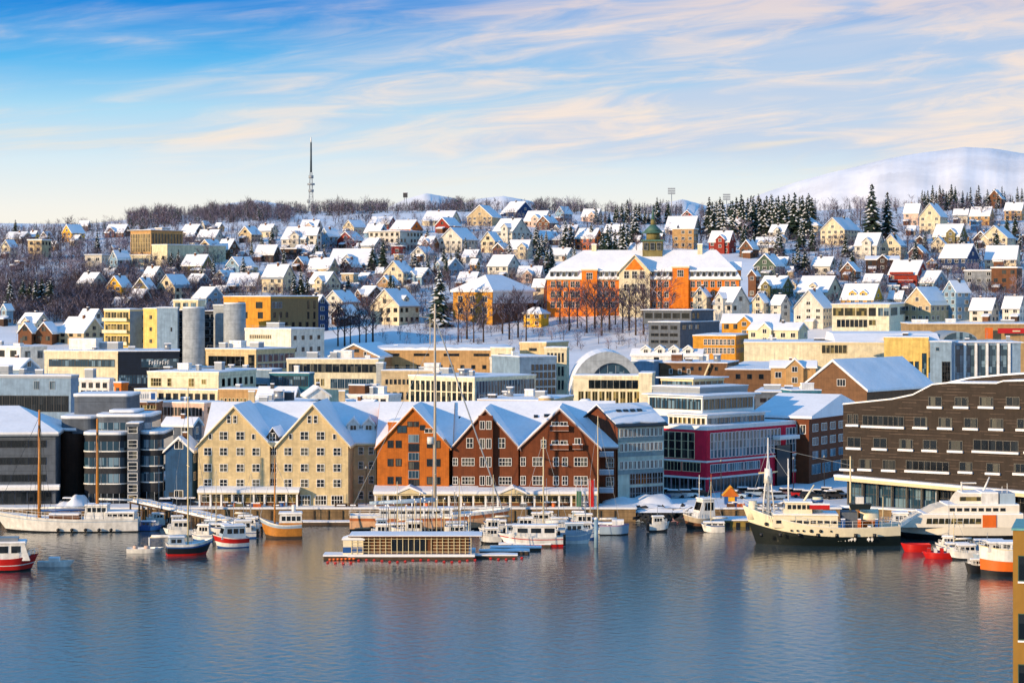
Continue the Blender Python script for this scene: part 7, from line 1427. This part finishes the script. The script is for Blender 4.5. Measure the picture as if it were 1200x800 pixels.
# --- left jetty: long sloping snow covered pier
jt = empty('jetty', (PX(228, 410), 410, 0)); tag(jt, 'long snow covered timber jetty sloping down before the charcoal office', 'jetty'); Lc = jt.location
A_, B_ = Vector((PX(160, 418), 418, 3.6)), Vector((PX(300, 398), 398, .9))
b = MB(); d_ = (B_ - A_); sd_ = Vector((-d_.y, d_.x, 0)).normalized() * 1.6; N = 26
for i in range(N):
    p_, q_ = A_ + d_ * i / N, A_ + d_ * (i + 1) / N; b.faces([p_ - sd_, p_ + sd_, q_ + sd_, q_ - sd_] + [v + Vector((0, 0, .35)) for v in (p_ - sd_, p_ + sd_, q_ + sd_, q_ - sd_)], [(0, 1, 2, 3), (0, 3, 7, 4), (1, 2, 6, 5)], WOODD)
b.build('deck', jt, -Lc); b = MB()
for i in range(N):
    p_, q_ = A_ + d_ * i / N, A_ + d_ * (i + 1) / N; h0 = .36 + .5; 
    for sg in (0,):
        V_ = [p_ - sd_ * 1.05, p_ + sd_ * 1.05, q_ + sd_ * 1.05, q_ - sd_ * 1.05]; b.faces([v + Vector((0, 0, .353)) for v in V_] + [v + Vector((0, 0, .353 + random.uniform(.2, .5))) for v in V_], [(4, 5, 6, 7), (0, 3, 7, 4), (1, 2, 6, 5), (0, 1, 5, 4), (2, 3, 7, 6)], SNOW)
b.build('snow_cover', jt, -Lc)
for i in range(0, N + 1, 2):
    for sg in (-1, 1): p_ = A_ + d_ * i / N + sd_ * sg * .9; b = MB(); b.bar((0, 0, -p_.z - .8), (0, 0, 0), .16, WOODD, 8); b.build('pile', jt, p_ - Lc)
b = MB(); [b.path([A_ + d_ * i / N - sd_ + Vector((0, 0, z)) for i in range(N + 1)], .04, FC, 4) for z in (.8, 1.3)]; [b.bar(A_ + d_ * i / N - sd_ + Vector((0, 0, .35)), A_ + d_ * i / N - sd_ + Vector((0, 0, 1.35)), .05, FC, 4) for i in range(N + 1)]; b.build('rail', jt, -Lc)
o = empty('pontoon', (PX(385, 405), 414.5, 0)); tag(o, 'low snowy pontoon against quay right of the wooden fishing boat', 'pontoon'); b = MB(); b.box(-7, 5, -1.2, 1.2, -.3, .5, WOODD); b.build('float', o); b = MB(); snow_slab(b, -7.1, 5.1, -1.3, 1.3, .503, .3); b.build('snow_cover', o)
# cars on the quay
def car(label, px, Y, rz, m):
    r = empty('parked_car', (PX(px, Y), Y, gz(PX(px, Y), Y)), R(rz)); tag(r, label, 'car', 'cars parked on the quay')
    b = MB(); b.prism([(-2.1, .35), (2.1, .35), (2.15, .8), (1.2, .95), (-2.05, .98)], 'y', -.85, .85, m); b.prism([(-1.9, .96), (1.15, .96), (.45, 1.45), (-1.6, 1.48)], 'y', -.72, .72, GLD); b.prism([(-1.6, 1.483), (.45, 1.453), (.4, 1.62), (-1.5, 1.66)], 'y', -.72, .72, SNOW); b.build('body', r)
    for x_ in (-1.3, 1.3):
        for y_ in (-.86, .86): w_ = MB(); w_.bar((0, -.1, 0), (0, .1, 0), .33, BLACK, 12); w_.build('wheel', r, (x_, y_, .33))
for px, Y, a, m_, lab in ((197, 424, 5, BLUEP, 'dark blue car covered in snow below the boathouse'), (206, 425, 0, WHITEP, 'white car second in the row below the boathouse'), (216, 424, 4, BLACK, 'black car third in the row below the boathouse'), (226, 425, 0, HULLB, 'pale blue car nearest the cream hotel arcade'), (84, 425, 0, STEEL, 'silver car between grey hotel and charcoal office'), (772, 438, 20, BLUEP, 'blue car in front of the crimson building left part'), (905, 440, 10, STEEL, 'grey car behind the foremast of the large ship'), (940, 442, 0, REDP, 'red car behind the funnel of the large ship'), (972, 446, -10, WHITEP, 'white car near the left end of dark timber hotel')): car(lab, px, Y, a, m_)
rq = random.Random(2)
for i in range(14):
    px = (780, 792, 806, 820, 862, 874, 886, 898, 912, 924, 950, 960, 976, 982)[i]; Y = 434 + rq.uniform(0, 10) + (6 if i % 2 else 0)
    car('snow dusted car parked in the square between crimson building and ships', px, Y, rq.uniform(-20, 20), rq.choice([BLACK, STEEL, WHITEP, HULLB, ROOFD]))
# --- snow bank ramp left of the charcoal office, lamp posts and flags
tag(heap(PX(66, 424), PX(102, 424), 421.5, 432, 2.3, 2.8, 12).build('snow_heap'), 'blue shaded snow bank between grey hotel and schooner wheelhouse', 'snow heap')
def lamp(label, px, Y, h=7):
    r = empty('street_lamp', (PX(px, Y), Y, gz(PX(px, Y), Y))); tag(r, label, 'lamp', 'street lamps on the quay'); b = MB(); b.bar((0, 0, 0), (0, 0, h), .09, FD, 6, .06); b.build('pole', r); b = MB(); b.bar((0, 0, h), (0, 0, h + .4), .28, FG, 8, .12); b.build('lamp_head', r)
for px, Y, lab in ((191.5, 424, 'street lamp between charcoal office and boathouse'), (429, 424, 'street lamp at the shaded flank of cream hotel'), (768, 436, 'street lamp left before the crimson building'), (845, 440, 'street lamp at the corner of the crimson building'), (930, 446, 'street lamp behind the large ship funnel'), (966, 450, 'street lamp in the snowy square behind the large ship')): lamp(lab, px, Y)
# --- ochre building corner close to the camera at the lower right
YN = 235.; X0 = PX(1187, YN); zt = PZ(621, YN)
nb = empty('harbour_building', (X0, YN, 0), R(-15)); tag(nb, 'plain ochre building corner with green windows at the lower right edge', 'building')
b = MB(); b.box(0, 14, 0, 10, -2, zt, mat('ochre_render', '8f6a22', .75, .08, .4, .2)); b.build('wall', nb)
b = MB(); b.box(-.15, 14.2, -.15, 10.2, zt + .002, zt + .22, mat('teal_metal', '5f9a9a', .5)); b.build('roof', nb)
for py0, py1 in ((651, 679), (719, 748), (778, 806)):
    z0, z1 = PZ(py1, YN), PZ(py0, YN); me = win_mesh(1.3, z1 - z0, 1, 1, mat('green_frame', '2a4a3a', .5), GLD)
    for k in range(3): inst('window', me, nb, (1.25 + k * 3.2, 0, z0))
for z in (PZ(748, YN), PZ(679, YN)):
    for k in range(3): b = MB(); b.box(.5 + k * 3.2, 2.0 + k * 3.2, -.25, -.002, z - .3, z - .12, SNOW); b.build('sill', nb)
